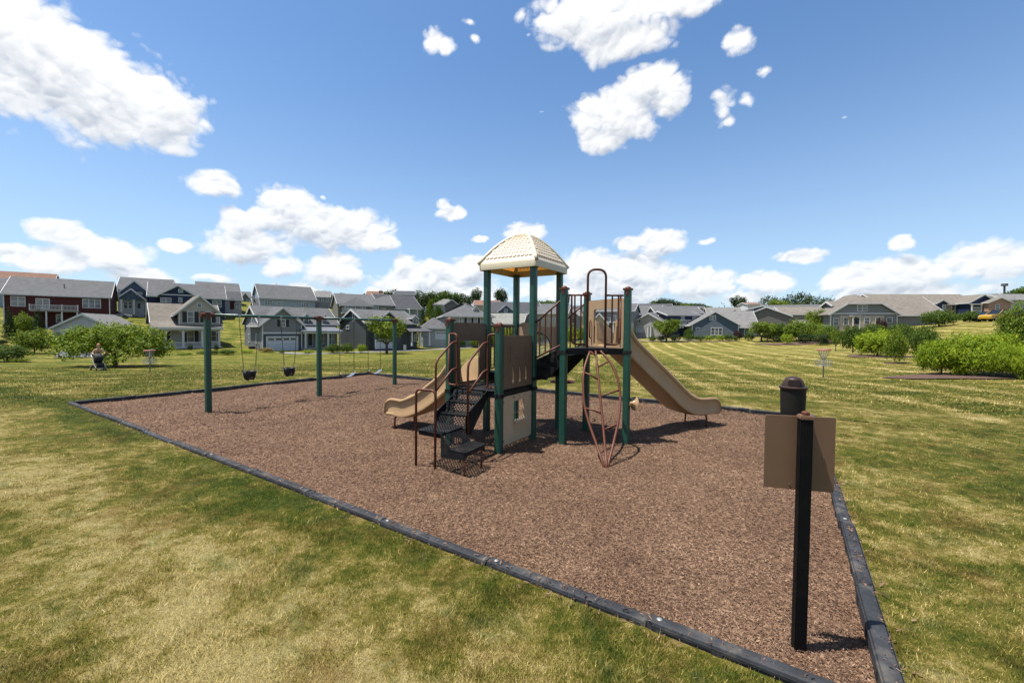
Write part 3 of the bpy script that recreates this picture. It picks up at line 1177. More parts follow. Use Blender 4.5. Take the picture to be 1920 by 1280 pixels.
# step up between the two decks
a, b = L_ + Z3 * ((DZ1 + DZ2) / 2), N_ + Z3 * ((DZ1 + DZ2) / 2)
MB().beam(a + PU * 0.04, b + PU * 0.04, 0.01, DZ2 - DZ1).build('deck_riser', BLACK, ps)
# triangular upper deck
mb = MB()
tp = [Vector((q.x, q.y, DZ3)) for q in (U1_, U2_, U3_)]
cen = (tp[0] + tp[1] + tp[2]) / 3
tp = [cen + (q - cen) * 0.97 for q in tp]
mb.poly(tp, (0, 0, 0.012))
d3 = mb.build('deck', BLACK, ps)
skirt(tp, DZ3, 0.085, d3)

# ---------------------------------------------------------------- canopy
RP, tr_, out_ = mat('cream_canopy_plastic')
n_ = tr_.noise(tr_.node('ShaderNodeTexCoord').outputs['Object'], 3.0, 5.0, 0.6)
cc = tr_.ramp(n_, [(0.3, (0.56, 0.515, 0.39)), (0.7, (0.61, 0.565, 0.44))])
b_ = tr_.node('ShaderNodeBsdfPrincipled', {'Base Color': cc, 'Roughness': 0.45})
tl_ = tr_.node('ShaderNodeBsdfTranslucent', {'Color': (0.95, 0.40, 0.06, 1)})
mx_ = tr_.node('ShaderNodeMixShader', {0: 0.22})
tr_.l.new(b_.outputs[0], mx_.inputs[1])
tr_.l.new(tl_.outputs[0], mx_.inputs[2])
tr_.l.new(mx_.outputs[0], out_.inputs[0])
CREAM = plain('cream_plastic', (0.80, 0.71, 0.50), 0.45, 0.06, 3.0, dust=0.15)
ZB, ZTOP, RISE = 2.86, 2.965, 0.57
HU, HV = MU / 2 + 0.115, MV / 2 + 0.115
MUm, MVm = PU, PV


def rz_(t):
    return ZTOP + RISE * (1 - t ** 1.75)


def rpt(face, t, s, lift=0.0):
    """point of canopy face: t 1 at the eave to 0 at the top, s -1..1 across"""
    A, B, ha, hb = [(MUm, MVm, HU, HV), (MVm, MUm, HV, HU), (-MUm, MVm, HU, HV), (-MVm, MUm, HV, HU)][face]
    p = Vector((CEN.x, CEN.y, 0)) + A * (ha * t) + B * (hb * t * s)
    p.z = rz_(t)
    if lift:
        sl_ = RISE * 1.75 * t ** 0.75
        n = (A * sl_ / ha + Z3).normalized()
        p = p + n * lift
    return p


mb = MB()
TT = [1.0, 0.93, 0.84, 0.74, 0.64, 0.54, 0.44, 0.34, 0.25, 0.16, 0.08, 0.02]
for fc in range(4):
    vs, fs = [], []
    for t_ in TT:
        for k in range(9):
            vs.append(rpt(fc, t_, -1 + k / 4))
    for i in range(len(TT) - 1):
        for k in range(8):
            a_ = i * 9 + k
            fs.append((a_, a_ + 1, a_ + 10, a_ + 9))
    mb.add(vs, fs)
canopy = mb.build('canopy', RP, ps, smooth='auto')
mb = MB()
for fc in range(4):
    rows = 11
    for i in range(rows):
        t0 = 0.90 - i * (0.80 / rows)
        dt = 0.80 / rows
        half = 0.90
        cnt = max(1, int(round(2 * t0 * half * HV / 0.080)))
        off = 0.5 if i % 2 else 0.0
        for k in range(cnt + (1 if off else 0)):
            sc_ = (-1 + 2 * (k + 0.5 - off) / cnt) * half
            hw = half / cnt * 0.97
            if abs(sc_) > half - hw * 0.35:
                continue
            top = [(sc_ - hw, t0 - dt), (sc_ - hw, t0 - dt * 0.35)]
            arc = [(sc_ - hw * math.cos(rad(a)), t0 - dt * 0.35 + dt * 0.5 * math.sin(rad(a))) for a in (0, 30, 60, 90, 120, 150, 180)]
            pts = [(sc_ - hw, t0 - dt)] + arc + [(sc_ + hw, t0 - dt)]
            hi = [rpt(fc, max(0.03, q[1]), max(-.96, min(.96, q[0])), 0.004 if j in (0, len(pts) - 1) else 0.014) for j, q in enumerate(pts)]
            lo = [rpt(fc, max(0.03, q[1]), max(-.96, min(.96, q[0])), -0.001) for q in pts]
            n = len(pts)
            mb.add(hi + lo, [tuple(range(n))] + [(j, j + 1, n + j + 1, n + j) for j in range(n - 1)])
mb.build('canopy_shingle', RP, canopy, kind='stuff')
for sa, sb in ((1, 1), (1, -1), (-1, 1), (-1, -1)):
    pts = []
    for t_ in TT:
        p = Vector((CEN.x, CEN.y, 0)) + MUm * (HU * t_ * sa) + MVm * (HV * t_ * sb)
        p.z = rz_(t_) + 0.004
        pts.append(p)
    MB().tube(pts, 0.032, 8).build('canopy_ridge', CREAM, canopy, smooth=True)
MB().lathe([(0.075, -0.03), (0.07, 0.012), (0.03, 0.03), (0, 0.033)], (CEN.x, CEN.y, ZTOP + RISE - 0.01), 16).build('canopy_peak', CREAM, canopy, smooth=True)
mb = MB()
cr = [Vector((CEN.x, CEN.y, 0)) + MUm * (HU * a) + MVm * (HV * b) for a, b in ((1, 1), (1, -1), (-1, -1), (-1, 1))]
fas = []
for i in range(4):
    p, q, r = cr[i - 1], cr[i], cr[(i + 1) % 4]
    fas += bent([q + (p - q).normalized() * 0.2, q, q + (r - q).normalized() * 0.2], 0.07, 4)
vs, fs = [], []
n = len(fas)
for (z, o_) in ((ZB, 0.0), (ZTOP - 0.01, 0.005), (ZTOP + 0.012, -0.004), (ZTOP + 0.012, -0.03), (ZB, -0.02)):
    for p in fas:
        c = Vector((CEN.x, CEN.y, 0))
        q = p + (p - c).normalized() * (o_ * 1.3)
        vs.append((q.x, q.y, z))
for i in range(5):
    for k in range(n):
        fs.append((i * n + k, i * n + (k + 1) % n, ((i + 1) % 5) * n + (k + 1) % n, ((i + 1) % 5) * n + k))
mb.add(vs, fs).build('canopy_fascia', CREAM, canopy, smooth='auto')


# ---------------------------------------------------------------- panels
def edge_place(mb, a, b, z, shift=0.0):
    """vertices given as X along edge a->b (0 at its middle), Y thickness, Z up; moved into the world"""
    a, b = Vector((a[0], a[1], 0)), Vector((b[0], b[1], 0))
    X = (b - a).normalized()
    Y = Vector((-X.y, X.x, 0))
    o = (a + b) / 2 + Y * shift
    mb.v = [tuple(o + X * v[0] + Y * v[1] + Z3 * (z + v[2])) for v in mb.v]
    return mb


hw = 0.44
# upper brown panel with raised motif and three finger slots (P1 - N)
slots = [rrect(x - 0.022, x + 0.022, 0.06, 0.34, 0.02) for x in (-0.14, 0.06, 0.25)]
pan = edge_place(panel_mesh(rrect(-hw, hw, 0, 0.80, 0.04), slots, 0.03), P1_, N_, 0.93).build('play_panel', BRP, ps, label='brown panel with three vertical slots')
mb = MB()
for (x0, z0, x1, z1) in ((-0.23, 0.63, 0.23, 0.645), (-0.17, 0.57, 0.17, 0.58), (-0.23, 0.40, -0.22, 0.63), (0.22, 0.40, 0.23, 0.63)):
    mb.box(x0, x1, -0.021, -0.014, z0, z1)
edge_place(mb, P1_, N_, 0.93).build('panel_motif', BRP, pan)
mb = MB()
pts = [Vector((0.02 + 0.12 * math.cos(rad(a)), -0.018, 0.50 + 0.05 * math.sin(rad(a)))) for a in range(200, 345, 15)]
mb.tube(pts, 0.006, 6)
edge_place(mb, P1_, N_, 0.93).build('panel_motif', BRP, pan)
for x, zz in ((-0.14, 0.085), (0.06, 0.085), (0.25, 0.10)):
    mb = MB().lathe([(0, -0.025), (0.02, -0.015), (0.025, 0), (0.02, 0.015), (0, 0.025)], (x, 0, zz), 12)
    edge_place(mb, P1_, N_, 0.93).build('slot_bead', BEIGE, pan, smooth=True)
mb = MB().tube([(-hw, 0, 0), (-hw, 0, 0)], 0.001, 3)
MB().beam(P1_ + Z3 * 0.875, N_ + Z3 * 0.875, 0.02, 0.10).build('panel_rail', BLACK, ps)
# lower beige store panel with window
win = rrect(-0.12, 0.20, 0.33, 0.63, 0.012, 2)
sl3 = [rrect(x - 0.035, x + 0.035, 0.685, 0.705, 0.009, 2) for x in (-0.12, 0.04, 0.20)]
pan = edge_place(panel_mesh(rrect(-hw, hw, 0, 0.73, 0.03), [win] + sl3, 0.03), P1_, N_, 0.09).build('shop_panel', BEIGE, ps)
mb = MB().box(-0.14, 0.22, -0.075, -0.016, 0.30, 0.33)
edge_place(mb, P1_, N_, 0.09).build('counter', BEIGE, pan)
mb = MB()
for z_ in (0.15, 0.45):
    mb.box(-hw, hw, -0.0165, -0.0152, z_, z_ + 0.006)
edge_place(mb, P1_, N_, 0.09).build('panel_motif', BEIGE, pan)
# far side: brown lower panel seen dark through the window (P0 - L lower) and slide hood (P0 - L upper)
hood = rrect(-0.44, 0.44, 0, 1.0, 0.03)
hole = rrect(-0.27, 0.27, 0.03, 0.70, 0.03)
edge_place(panel_mesh(hood, [hole], 0.04), P0_, L_, 0.93).build('slide_hood', BRP, ps)
# bubble panel on F - R
bp = edge_place(panel_mesh(rrect(-0.44, 0.44, 0, 0.80, 0.05), [circ(0.02, 0.40, 0.27, 28)], 0.03), F_, R_, DZ2 + 0.02).build('bubble_panel', TANP, ps)
mb = MB().tube([(0.02 + 0.285 * math.cos(rad(a)), 0, 0.40 + 0.285 * math.sin(rad(a))) for a in range(0, 360, 12)], 0.022, 8, closed=True)
edge_place(mb, F_, R_, DZ2 + 0.02).build('bubble_ring', GREEN, bp, smooth=True)
gm, gt, go = mat('clear_bubble')
gb = gt.node('ShaderNodeBsdfPrincipled', {'Base Color': (0.75, 0.76, 0.78, 1), 'Roughness': 0.12, 'Alpha': 0.35})
gt.l.new(gb.outputs[0], go.inputs[0])
mb = MB()
prof = [(0.27 * math.cos(rad(a)), 0.16 * math.sin(rad(a))) for a in (0, 20, 40, 60, 78, 90)]
mb.lathe([(max(r, 0.0), z) for r, z in prof], (0, 0, 0), 24, cap=False)
mb.v = [(v[0] + 0.02, v[2], v[1] + 0.40) for v in mb.v]
edge_place(mb, F_, R_, DZ2 + 0.02).build('bubble_window', gm, bp, smooth=True)
# tan mast panel beside the bubble (left, taller)
mb = MB().box(-0.42, -0.16, -0.03, 0.03, 0.0, 0.88)
edge_place(mb, F_, R_, DZ2 + 0.02, 0.08).build('side_panel', TAN, ps, bevel=0.02)
# tan slide entry panel (U3 - U2)
el_ = (U2_ - U3_).length
hwu = el_ / 2 - 0.06
entry = edge_place(panel_mesh(rrect(-hwu, hwu, 0, 0.82, 0.05), [rrect(-0.30, 0.30, 0.03, 0.66, 0.04)], 0.045), U3_, U2_, DZ3 + 0.01).build('slide_entry_panel', TANP, ps)
for x in (-0.36, 0.36):
    mb = MB().tube([(x, -0.035, 0.15), (x, -0.06, 0.17), (x, -0.06, 0.45), (x, -0.035, 0.47)], 0.012, 8)
    edge_place(mb, U3_, U2_, DZ3 + 0.01).build('handhold', BROWN, entry, smooth=True)


# ---------------------------------------------------------------- slides
def slide(start, dirv, path, name='slide', feet=()):
    """path: list of (distance, height, wall scale)"""
    D_ = Vector((dirv[0], dirv[1], 0)).normalized()
    S_ = Vector((-D_.y, D_.x, 0))
    prof = [(-0.275, 0.20), (-0.285, 0.235), (-0.268, 0.262), (-0.240, 0.258), (-0.226, 0.235), (-0.212, 0.08), (-0.18, 0.022), (-0.12, 0.0),
            (0.0, -0.004), (0.12, 0.0), (0.18, 0.022), (0.212, 0.08), (0.226, 0.235), (0.240, 0.258), (0.268, 0.262), (0.285, 0.235), (0.275, 0.20),
            (0.262, 0.20), (0.252, 0.03), (0.272, 0.0), (0.268, -0.03), (0.235, -0.045), (0.14, -0.055), (0.0, -0.058), (-0.14, -0.055),
            (-0.235, -0.045), (-0.268, -0.03), (-0.272, 0.0), (-0.252, 0.03), (-0.262, 0.20)]
    pts = catmull([Vector((s, z, w)) for s, z, w in path], 7)
    vs, fs = [], []
    n = len(prof)
    for i, p in enumerate(pts):
        q = pts[min(i + 1, len(pts) - 1)] - pts[max(i - 1, 0)]
        tx, tzz = q.x, q.y
        ln = math.hypot(tx, tzz)
        tx, tzz = tx / ln, tzz / ln
        T = D_ * tx + Z3 * tzz
        Nn = D_ * (-tzz) + Z3 * tx
        c = Vector((start[0], start[1], 0)) + D_ * p.x + Z3 * p.y
        for (a, b2) in prof:
            h_ = b2 * p.z * 1.14 if b2 > 0.022 else b2
            aa = a * (0.9 + 0.1 * p.z)
            vs.append(c + S_ * aa + Nn * h_)
    for i in range(len(pts) - 1):
        for k in range(n):
            fs.append((i * n + k, i * n + (k + 1) % n, (i + 1) * n + (k + 1) % n, (i + 1) * n + k))
    fs.append(tuple(range(n)))
    fs.append(tuple((len(pts) - 1) * n + k for k in reversed(range(n))))
    mb = MB().add(vs, fs)
    o = mb.build(name, TAN, ps, smooth='auto')
    for (s, z) in feet:
        c = Vector((start[0], start[1], 0)) + D_ * s
        pp = [c - S_ * 0.20 + Z3 * z, c - S_ * 0.24 + Z3 * (z - 0.02), c - S_ * 0.26 + Z3 * (-0.15)]
        for g_ in (-1, 1):
            MB().tube(bent([c + S_ * (0.12 * g_) + Z3 * z, c + S_ * (0.24 * g_) + Z3 * z, c + S_ * (0.26 * g_) - Z3 * 0.15], 0.05), 0.017, 8).build('slide_foot', BROWN, o, smooth=True)
    return o, S_, D_


o, S_, D_ = slide((U2_ + U3_) / 2, (0.885, 0.466), [(-0.02, DZ3 + 0.03, 1.5), (0.12, DZ3 + 0.02, 1.3), (0.30, DZ3 - 0.09, 1.0), (0.7, DZ3 - 0.39, 1.0), (1.2, DZ3 - 0.76, 1.0),
                  (1.65, 0.425, 1.0), (1.95, 0.29, 1.0), (2.25, 0.255, 1.0), (2.5, 0.26, 0.95), (2.62, 0.258, 0.72), (2.69, 0.245, 0.25), (2.71, 0.235, 0.05)], feet=[(2.3, 0.21)])
# hood rollers at the top
o, S_, D_ = slide((P0_ + L_) / 2, (-0.84, 0.54), [(-0.02, DZ1 + 0.03, 1.5), (0.10, DZ1 + 0.02, 1.3), (0.26, DZ1 - 0.07, 1.0), (0.55, DZ1 - 0.28, 1.0), (0.85, DZ1 - 0.47, 1.0),
                  (1.15, 0.30, 1.0), (1.36, 0.245, 1.0), (1.54, 0.25, 1.0), (1.66, 0.25, 0.95), (1.75, 0.245, 0.72), (1.80, 0.235, 0.25), (1.82, 0.225, 0.05)], feet=[(1.55, 0.20)])

# ---------------------------------------------------------------- barriers
PR = 0.0155


def wpt(a, b, s, z):
    """point on edge a-b at s metres from a, height z"""
    a, b = Vector((a[0], a[1], 0)), Vector((b[0], b[1], 0))
    return a + (b - a).normalized() * s + Z3 * z


def barrier(a, b, z0, z1, n, off=0.07):
    ln = (Vector(b[:2]) - Vector(a[:2])).length
    o = MB().tube([wpt(a, b, off, z1), wpt(a, b, ln - off, z1)], PR, 8).build('guard_rail', BROWN, ps, smooth=True)
    MB().tube([wpt(a, b, off, z0), wpt(a, b, ln - off, z0)], PR, 8).build('bottom_rail', BROWN, o, smooth=True)
    for i in range(n):
        s = off + (ln - 2 * off) * (i + 0.5) / n
        MB().tube([wpt(a, b, s, z0), wpt(a, b, s, z1)], PR * 0.8, 6, cap=False).build('baluster', BROWN, o, smooth=True)
    return o


barrier(L_, F_, DZ2 + 0.06, DZ2 + 0.83, 8)
# arched guard of the upper deck (U1 - U2)
zt, zb_ = DZ3 + 0.86, DZ3 + 0.075
E_ = (U2_ - U1_).length
s0, s1 = 0.375, 0.665
arch = MB().tube(bent([wpt(U1_, U2_, s0, DZ3 + 0.02), wpt(U1_, U2_, s0, 2.79), wpt(U1_, U2_, s1, 2.79), wpt(U1_, U2_, s1, DZ3 + 0.02)], 0.145, 8), 0.019, 10)
gd = arch.build('arch_rail', BROWN, ps, smooth=True)
for (sa, sb, xs2) in ((0.075, s0, (0.17, 0.27)), (E_ - 0.07, s1, (0.77, 0.87))):
    mb = MB().tube(bent([wpt(U1_, U2_, sb, zt), wpt(U1_, U2_, sa - (0.0), zt)], 0.02), PR, 8)
    m_ = 0.045 if sb > sa else -0.045
    mb.tube(bent([wpt(U1_, U2_, sa + m_, zt), wpt(U1_, U2_, sa + m_, zb_), wpt(U1_, U2_, sb, zb_)], 0.10, 6), PR, 8)
    g2 = mb.build('guard_rail', BROWN, ps, smooth=True)
    for s in xs2:
        MB().tube([wpt(U1_, U2_, s, zb_), wpt(U1_, U2_, s, zt)], PR * 0.85, 6, cap=False).build('baluster', BROWN, g2, smooth=True)
# stair bridge between the canopied deck and the upper deck
for (a, b) in ((N_, U1_), (R_, U3_)):
    ln = (b - a).length
    lo0, lo1 = DZ2 + 0.30, DZ3 + 0.06
    hi0, hi1 = DZ2 + 0.88, DZ3 + 0.78
    g3 = MB().tube([wpt(a, b, 0.05, hi0), wpt(a, b, ln - 0.05, hi1)], PR, 8).build('guard_rail', BROWN, ps, smooth=True)
    MB().tube([wpt(a, b, 0.05, lo0), wpt(a, b, ln - 0.05, lo1)], PR, 8).build('bottom_rail', BROWN, g3, smooth=True)
    for i in range(4):
        k = (i + 0.7) / 4.4
        s = 0.05 + (ln - 0.1) * k
        MB().tube([wpt(a, b, s, lo0 + (lo1 - lo0) * k), wpt(a, b, s, hi0 + (hi1 - hi0) * k)], PR * 0.8, 6, cap=False).build('baluster', BROWN, g3, smooth=True)
    k0 = MB()
    A, B = wpt(a, b, 0.02, 0), wpt(a, b, ln - 0.02, 0)
    Yn = PU * (0.10 if a is N_ else -0.10)
    A, B = A + Yn, B + Yn
    k0.poly([A + Z3 * (DZ2 + 0.27), A + Z3 * (DZ2 - 0.07), A + (B - A) * 0.35 + Z3 * (DZ2 - 0.07), B + Z3 * (DZ3 - 0.20), B + Z3 * (DZ3 + 0.03)], Yn.normalized() * 0.01)
    k0.build('bridge_stringer', BLACK, ps)
for i in range(3):
    k = i / 3
    c0 = N_ + (U1_ - N_) * (k + 0.02)
    c1 = N_ + (U1_ - N_) * (k + 0.36)
    z = DZ2 + 0.115 * (i + 1)
    X_, Y_ = (c1 - c0).normalized(), PU
    mb = lattice(Vector((c0.x, c0.y, z)) + PU * 0.1, X_, Y_, (c1 - c0).length, 0.80, 0.04, 0.027, 0.005, 0.03)
    mb.build('tread', BLACK, ps)
    mb = MB().beam(Vector((c0.x, c0.y, z - 0.06)) + PU * 0.1, Vector((c0.x, c0.y, z - 0.06)) + PU * 0.9, 0.006, 0.11)
    mb.build('riser', BLACK, ps)

# ---------------------------------------------------------------- entry stairs and landing
LC = Vector((-0.965, 5.70, 0))       # landing centre
SV = PV
SU = Vector((0.46, 0.888, 0)).normalized()
ZL = 0.475
lw, ld = 0.40, 0.46
o0 = LC - SV * lw / 2 - SU * ld / 2
st = empty('entry_stairs', (LC.x - ps.location.x, LC.y - ps.location.y, 0), parent=ps)


def plate(o, X, Y, w, h, name, open_=0.0135):
    return lattice(o, X, Y, w, h, 0.036, open_, 0.004, 0.03).build(name, BLACK, st)


plate(o0 + Z3 * ZL, SV, SU, lw, ld, 'landing')
mb = MB()
for (a, b) in ((o0, o0 + SV * lw), (o0, o0 + SU * ld), (o0 + SU * ld, o0 + SU * ld + SV * lw)):
    mb.beam(a + Z3 * (ZL - 0.03), b + Z3 * (ZL - 0.03), 0.008, 0.055)
mb.build('landing_edge', BLACK, st)
# upper flight
top_mid = (P0_ + P1_) / 2 + SU * 0.0
w2 = 0.50
zs = [0.62, 0.765]
run0 = LC + SU * (ld / 2)
total = (top_mid - run0)
SD = total.normalized()
SX = Vector((SD.y, -SD.x, 0))
tl = total.length
nst = 3
for i in range(nst):
    a = run0 + SD * (tl * i / nst)
    zl = ZL + (DZ1 - ZL) * (i) / nst
    zu = ZL + (DZ1 - ZL) * (i + 1) / nst
    # riser leaning back, then tread
    ro = a - SX * w2 / 2 + Z3 * zl
    Yd = (SD * 0.06 + Z3 * (zu - zl)).normalized()
    plate(ro, SX, Yd, w2, (zu - zl) * 1.05, 'riser', 0.0115)
    if i < nst - 1:
        plate(a - SX * w2 / 2 + SD * 0.055 + Z3 * zu, SX, SD, w2, tl / nst + 0.02, 'tread')
for sgn in (-1, 1):
    A = run0 + SX * (sgn * (w2 / 2 + 0.004))
    B = top_mid + SX * (sgn * (w2 / 2 + 0.004))
    pp = [A + Z3 * (ZL - 0.14), A + Z3 * (ZL + 0.05)]
    for i in range(nst):
        zu = ZL + (DZ1 - ZL) * (i + 1) / nst
        s_ = tl * i / nst
        pp.append(A + SD * s_ + Z3 * (zu + 0.02))
        pp.append(A + SD * (tl * (i + 1) / nst - 0.01) + Z3 * (zu + 0.02))
    pp = [A + Z3 * (ZL - 0.12), A + Z3 * (ZL + 0.16), B + Z3 * (DZ1 + 0.02), B + Z3 * (DZ1 - 0.10), A + SD * (tl * 0.25) + Z3 * (ZL - 0.12)]
    MB().poly(pp, SX * (0.008 * sgn)).build('stringer', BLACK, st)
# lower step to the right of the landing
zl2 = 0.30
o1 = o0 + SV * lw
Yd = (SV * 0.16 - Z3 * (ZL - zl2)).normalized()
plate(o1 + Z3 * (ZL - 0.004), SU, Yd, ld, math.hypot(0.16, ZL - zl2), 'riser', 0.012)
plate(o1 + SV * 0.155 + Z3 * zl2, SU, SV, ld, 0.24, 'tread')
mb = MB()
a = o1 + SV * 0.155
mb.beam(a + SV * 0.24 + Z3 * (zl2 - 0.03), a + SV * 0.24 + SU * ld + Z3 * (zl2 - 0.03), 0.008, 0.06)
pp = [o1 + Z3 * (ZL - 0.0), o1 + Z3 * (ZL - 0.30), a + SV * 0.24 + Z3 * (zl2 - 0.10), a + SV * 0.24 + Z3 * (zl2), a + Z3 * zl2]
mb.poly([p - SU * 0.004 for p in pp], -SU * 0.008)
mb.poly([p + SU * (ld + 0.004) for p in pp], SU * 0.008)
mb.build('step_side', BLACK, st)
mb = MB()
for q in (a + SV * 0.21 + SU * 0.03, a + SV * 0.21 + SU * (ld - 0.03), o1 + SU * (ld - 0.03)):
    mb.tube([q + Z3 * (zl2 - 0.03), q - Z3 * 0.2], 0.014, 8)
mb.build('step_leg', BROWN, st, smooth=True)
# rail loop in front of the landing
A, B = ground(780, 875), ground(816, 881)
MB().tube(bent([A - Z3 * 0.2, A + Z3 * 1.03, B + Z3 * 1.03, B - Z3 * 0.2], 0.07, 6), 0.0165, 10).build('rail_loop', BROWN, st, smooth=True)
# hand rails of the flight
for sgn in (-1, 1):
    A = run0 + SX * (sgn * (w2 / 2 + 0.03)) + SD * 0.02
    B = top_mid + SX * (sgn * (w2 / 2 + 0.03)) - SD * 0.04
    pts = [A + Z3 * (ZL - 0.10), A + Z3 * 1.36, B - SD * 0.12 + Z3 * 1.62, B + Z3 * 1.63]
    hr = MB().tube(bent(pts, 0.10, 6), 0.0165, 10).build('handrail', BROWN, st, smooth=True)
    MB().tube(bent([A + Z3 * 0.93, B - SD * 0.12 + Z3 * 1.21, B + Z3 * 1.22], 0.08, 5), 0.0165, 10).build('lower_rail', BROWN, hr, smooth=True)
    MB().tube(bent([B - SX * (0.02 * sgn) + Z3 * (DZ1 + 0.08), B + Z3 * (DZ1 + 0.08), B + Z3 * 1.75, B + SX * (sgn * 0.16) + SD * 0.03 + Z3 * 1.75], 0.07, 6), 0.0165, 10).build('end_post', BROWN, hr, smooth=True)
    MB().tube(bent([B + Z3 * (DZ1 + 0.06), B + SX * (sgn * 0.17) + Z3 * (DZ1 + 0.06), B + SX * (sgn * 0.17) + SD * 0.03 + Z3 * 1.75], 0.06, 6), 0.014, 10).build('end_loop', BROWN, hr, smooth=True)

# ---------------------------------------------------------------- leaf-shaped climber
FT = ground(1136, 876) + Z3 * 0.02
clm = empty('leaf_climber', (FT.x - ps.location.x, FT.y - ps.location.y, 0), parent=ps)


def unproj(px, py, d):
    return at(px, py, d)


LFT = [(1106, 659, 6.69), (1096, 690, 6.50), (1093.5, 722, 6.35), (1096, 760, 6.20), (1105, 795, 6.03), (1118, 832, 5.84), (1130, 868, 5.63)]
RGT = [(1126, 658, 6.69), (1145, 680, 6.52), (1158, 710, 6.36), (1163, 745, 6.22), (1159, 790, 6.02), (1150, 832, 5.84), (1141, 868, 5.63)]
MID = [(1117, 658, 6.70), (1121, 700, 6.44), (1126, 750, 6.20), (1131, 800, 5.98), (1135, 845, 5.76), (1137, 872, 5.60)]
cur = {}
for nm, lst, rr in (('l', LFT, 0.019), ('r', RGT, 0.019), ('m', MID, 0.018)):
    pts = [at(*q) for q in lst]
    pts.append(Vector((FT.x, FT.y, -0.15)))
    c_ = catmull(pts, 8)
    cur[nm] = c_
    MB().tube(c_, rr, 10).build('climber_pipe', BROWN, clm, smooth=True)


def near_z(c_, z):
    return min(c_, key=lambda p: abs(p.z - z))


for z in (1.43, 0.99 + 0.12, 0.63):
    a, b = near_z(cur['l'], z + 0.06), near_z(cur['m'], z - 0.03)
    MB().tube([a, (a + b) / 2 + Vector((0, -0.01, 0.01)), b], 0.0145, 8).build('rung', BROWN, clm, smooth=True)
for z in (1.29, 0.86, 0.42):
    a, b = near_z(cur['r'], z + 0.06), near_z(cur['m'], z - 0.03)
    MB().tube([a, (a + b) / 2 + Vector((0, -0.01, 0.01)), b], 0.0145, 8).build('rung', BROWN, clm, smooth=True)
MB().beam(wpt(U1_, U2_, 0.33, DZ3 - 0.02) - Vector((0, 0.02, 0)), wpt(U1_, U2_, 0.70, DZ3 - 0.02) - Vector((0, 0.02, 0)), 0.02, 0.05).build('climber_bracket', BLACK, clm)

# ---------------------------------------------------------------- ring climber behind the canopy
RC = Vector((1.03, 8.55, 0))
rc = empty('ring_climber', (RC.x - ps.location.x, RC.y - ps.location.y, 0), parent=ps)
MB().tube([RC - Z3 * 0.2, RC + Z3 * 1.75], 0.024, 10).build('pole', BROWN, rc, smooth=True)
for z in (0.77, 1.35):
    o = MB().tube([RC + Vector((0.24 * math.cos(rad(a)), 0.24 * math.sin(rad(a)), z)) for a in range(0, 360, 15)], 0.016, 8, closed=True).build('foot_ring', BROWN, rc, smooth=True)
    MB().tube([RC + Vector((-0.24, 0, z)), RC + Vector((0.24, 0, z))], 0.013, 8).build('spoke', BROWN, o, smooth=True)
MB().tube(bent([RC + Z3 * 1.72, R_ + PU * 0.06 + Z3 * 1.72], 0.05), 0.018, 8).build('top_arm', BROWN, rc, smooth=True)

# talk tube horn on post U2
hp = at(1186, 756, 6.72)
th = empty('talk_tube', (hp.x - ps.location.x, hp.y - ps.location.y, hp.z), parent=ps)
mb = MB().lathe([(0.0, -0.06), (0.03, -0.06), (0.035, -0.02), (0.06, 0.01), (0.085, 0.026), (0.112, 0.032), (0.114, 0.040), (0.106, 0.044), (0.08, 0.038), (0.0, 0.03)], (0, 0, 0), 24)
mtx = Vector((0.93, 0.30, -0.10)).normalized().to_track_quat('Z', 'Y').to_matrix()
mb.v = [tuple(mtx @ Vector(v) + hp) for v in mb.v]
mb.build('horn', TAN, th, smooth='auto')
MB().tube(bent([U2_ + Z3 * (hp.z + 0.02), Vector((hp.x - 0.05, hp.y, hp.z)), hp], 0.03), 0.022, 8).build('horn_pipe', BROWN, th, smooth=True)
MB().tube([U2_ + Z3 * (hp.z + 0.02) - PU * 0.02, U2_ + Z3 * (hp.z + 0.02) + PU * 0.12], 0.02, 8).build('collar', BROWN, th, smooth=True)

# ================================================================== SWING SET
S1, S2, S3 = ground(391, 775), ground(600, 743), ground(740, 721)
SDIR = (S3 - S1).normalized()
S2 = S1 + SDIR * (S2 - S1).dot(SDIR)
ZBAR = 2.08
sw = empty('swing_set', (S2.x, S2.y, 0), math.atan2(SDIR.y, SDIR.x), 'long green swing set frame with three posts and brown collars', 'swing set')
for p in (S1, S2, S3):
    post((p.x, p.y, 0), ZBAR + 0.01, sw, False, axis=SDIR)
for a, b in ((S1, S2), (S2, S3)):
    MB().tube([Vector((a.x, a.y, ZBAR)), Vector((b.x, b.y, ZBAR))], 0.034, 12).build('top_beam', GREEN, sw, smooth=True)
for p, e in ((S1, -1), (S2, 0), (S3, 1)):
    mb = MB()
    c = Vector((p.x, p.y, ZBAR))
    mb.tube([c - SDIR * (0.12 if e != -1 else 0.13), c + SDIR * 0.12], 0.048, 12)
    mb.tube([c - Z3 * 0.11, c + Z3 * 0.055], 0.062, 14)
    sd = SDIR.cross(Z3)
    mb.tube([c - sd * 0.07, c + sd * 0.07], 0.02, 8)
    mb.build('collar', BROWN, sw, smooth='auto')


def chain_mesh(a, b, name, parent):
    a, b = Vector(a), Vector(b)
    L_n = (b - a).length
    n = int(L_n / 0.036)
    t = (b - a) / L_n
    A, B = frame_from(t)
    mb = MB()
    for i in range(n):
        c = a + t * (L_n * (i + 0.5) / n)
        X = A if i % 2 else B
        pts = []
        for k in range(8):
            an = 2 * math.pi * k / 8
            pts.append(c + t * (0.0235 * math.sin(an)) + X * (0.011 * math.cos(an)))
        mb.tube(pts, 0.0036, 4, closed=True)
    return mb.build(name, CHAIN, parent)


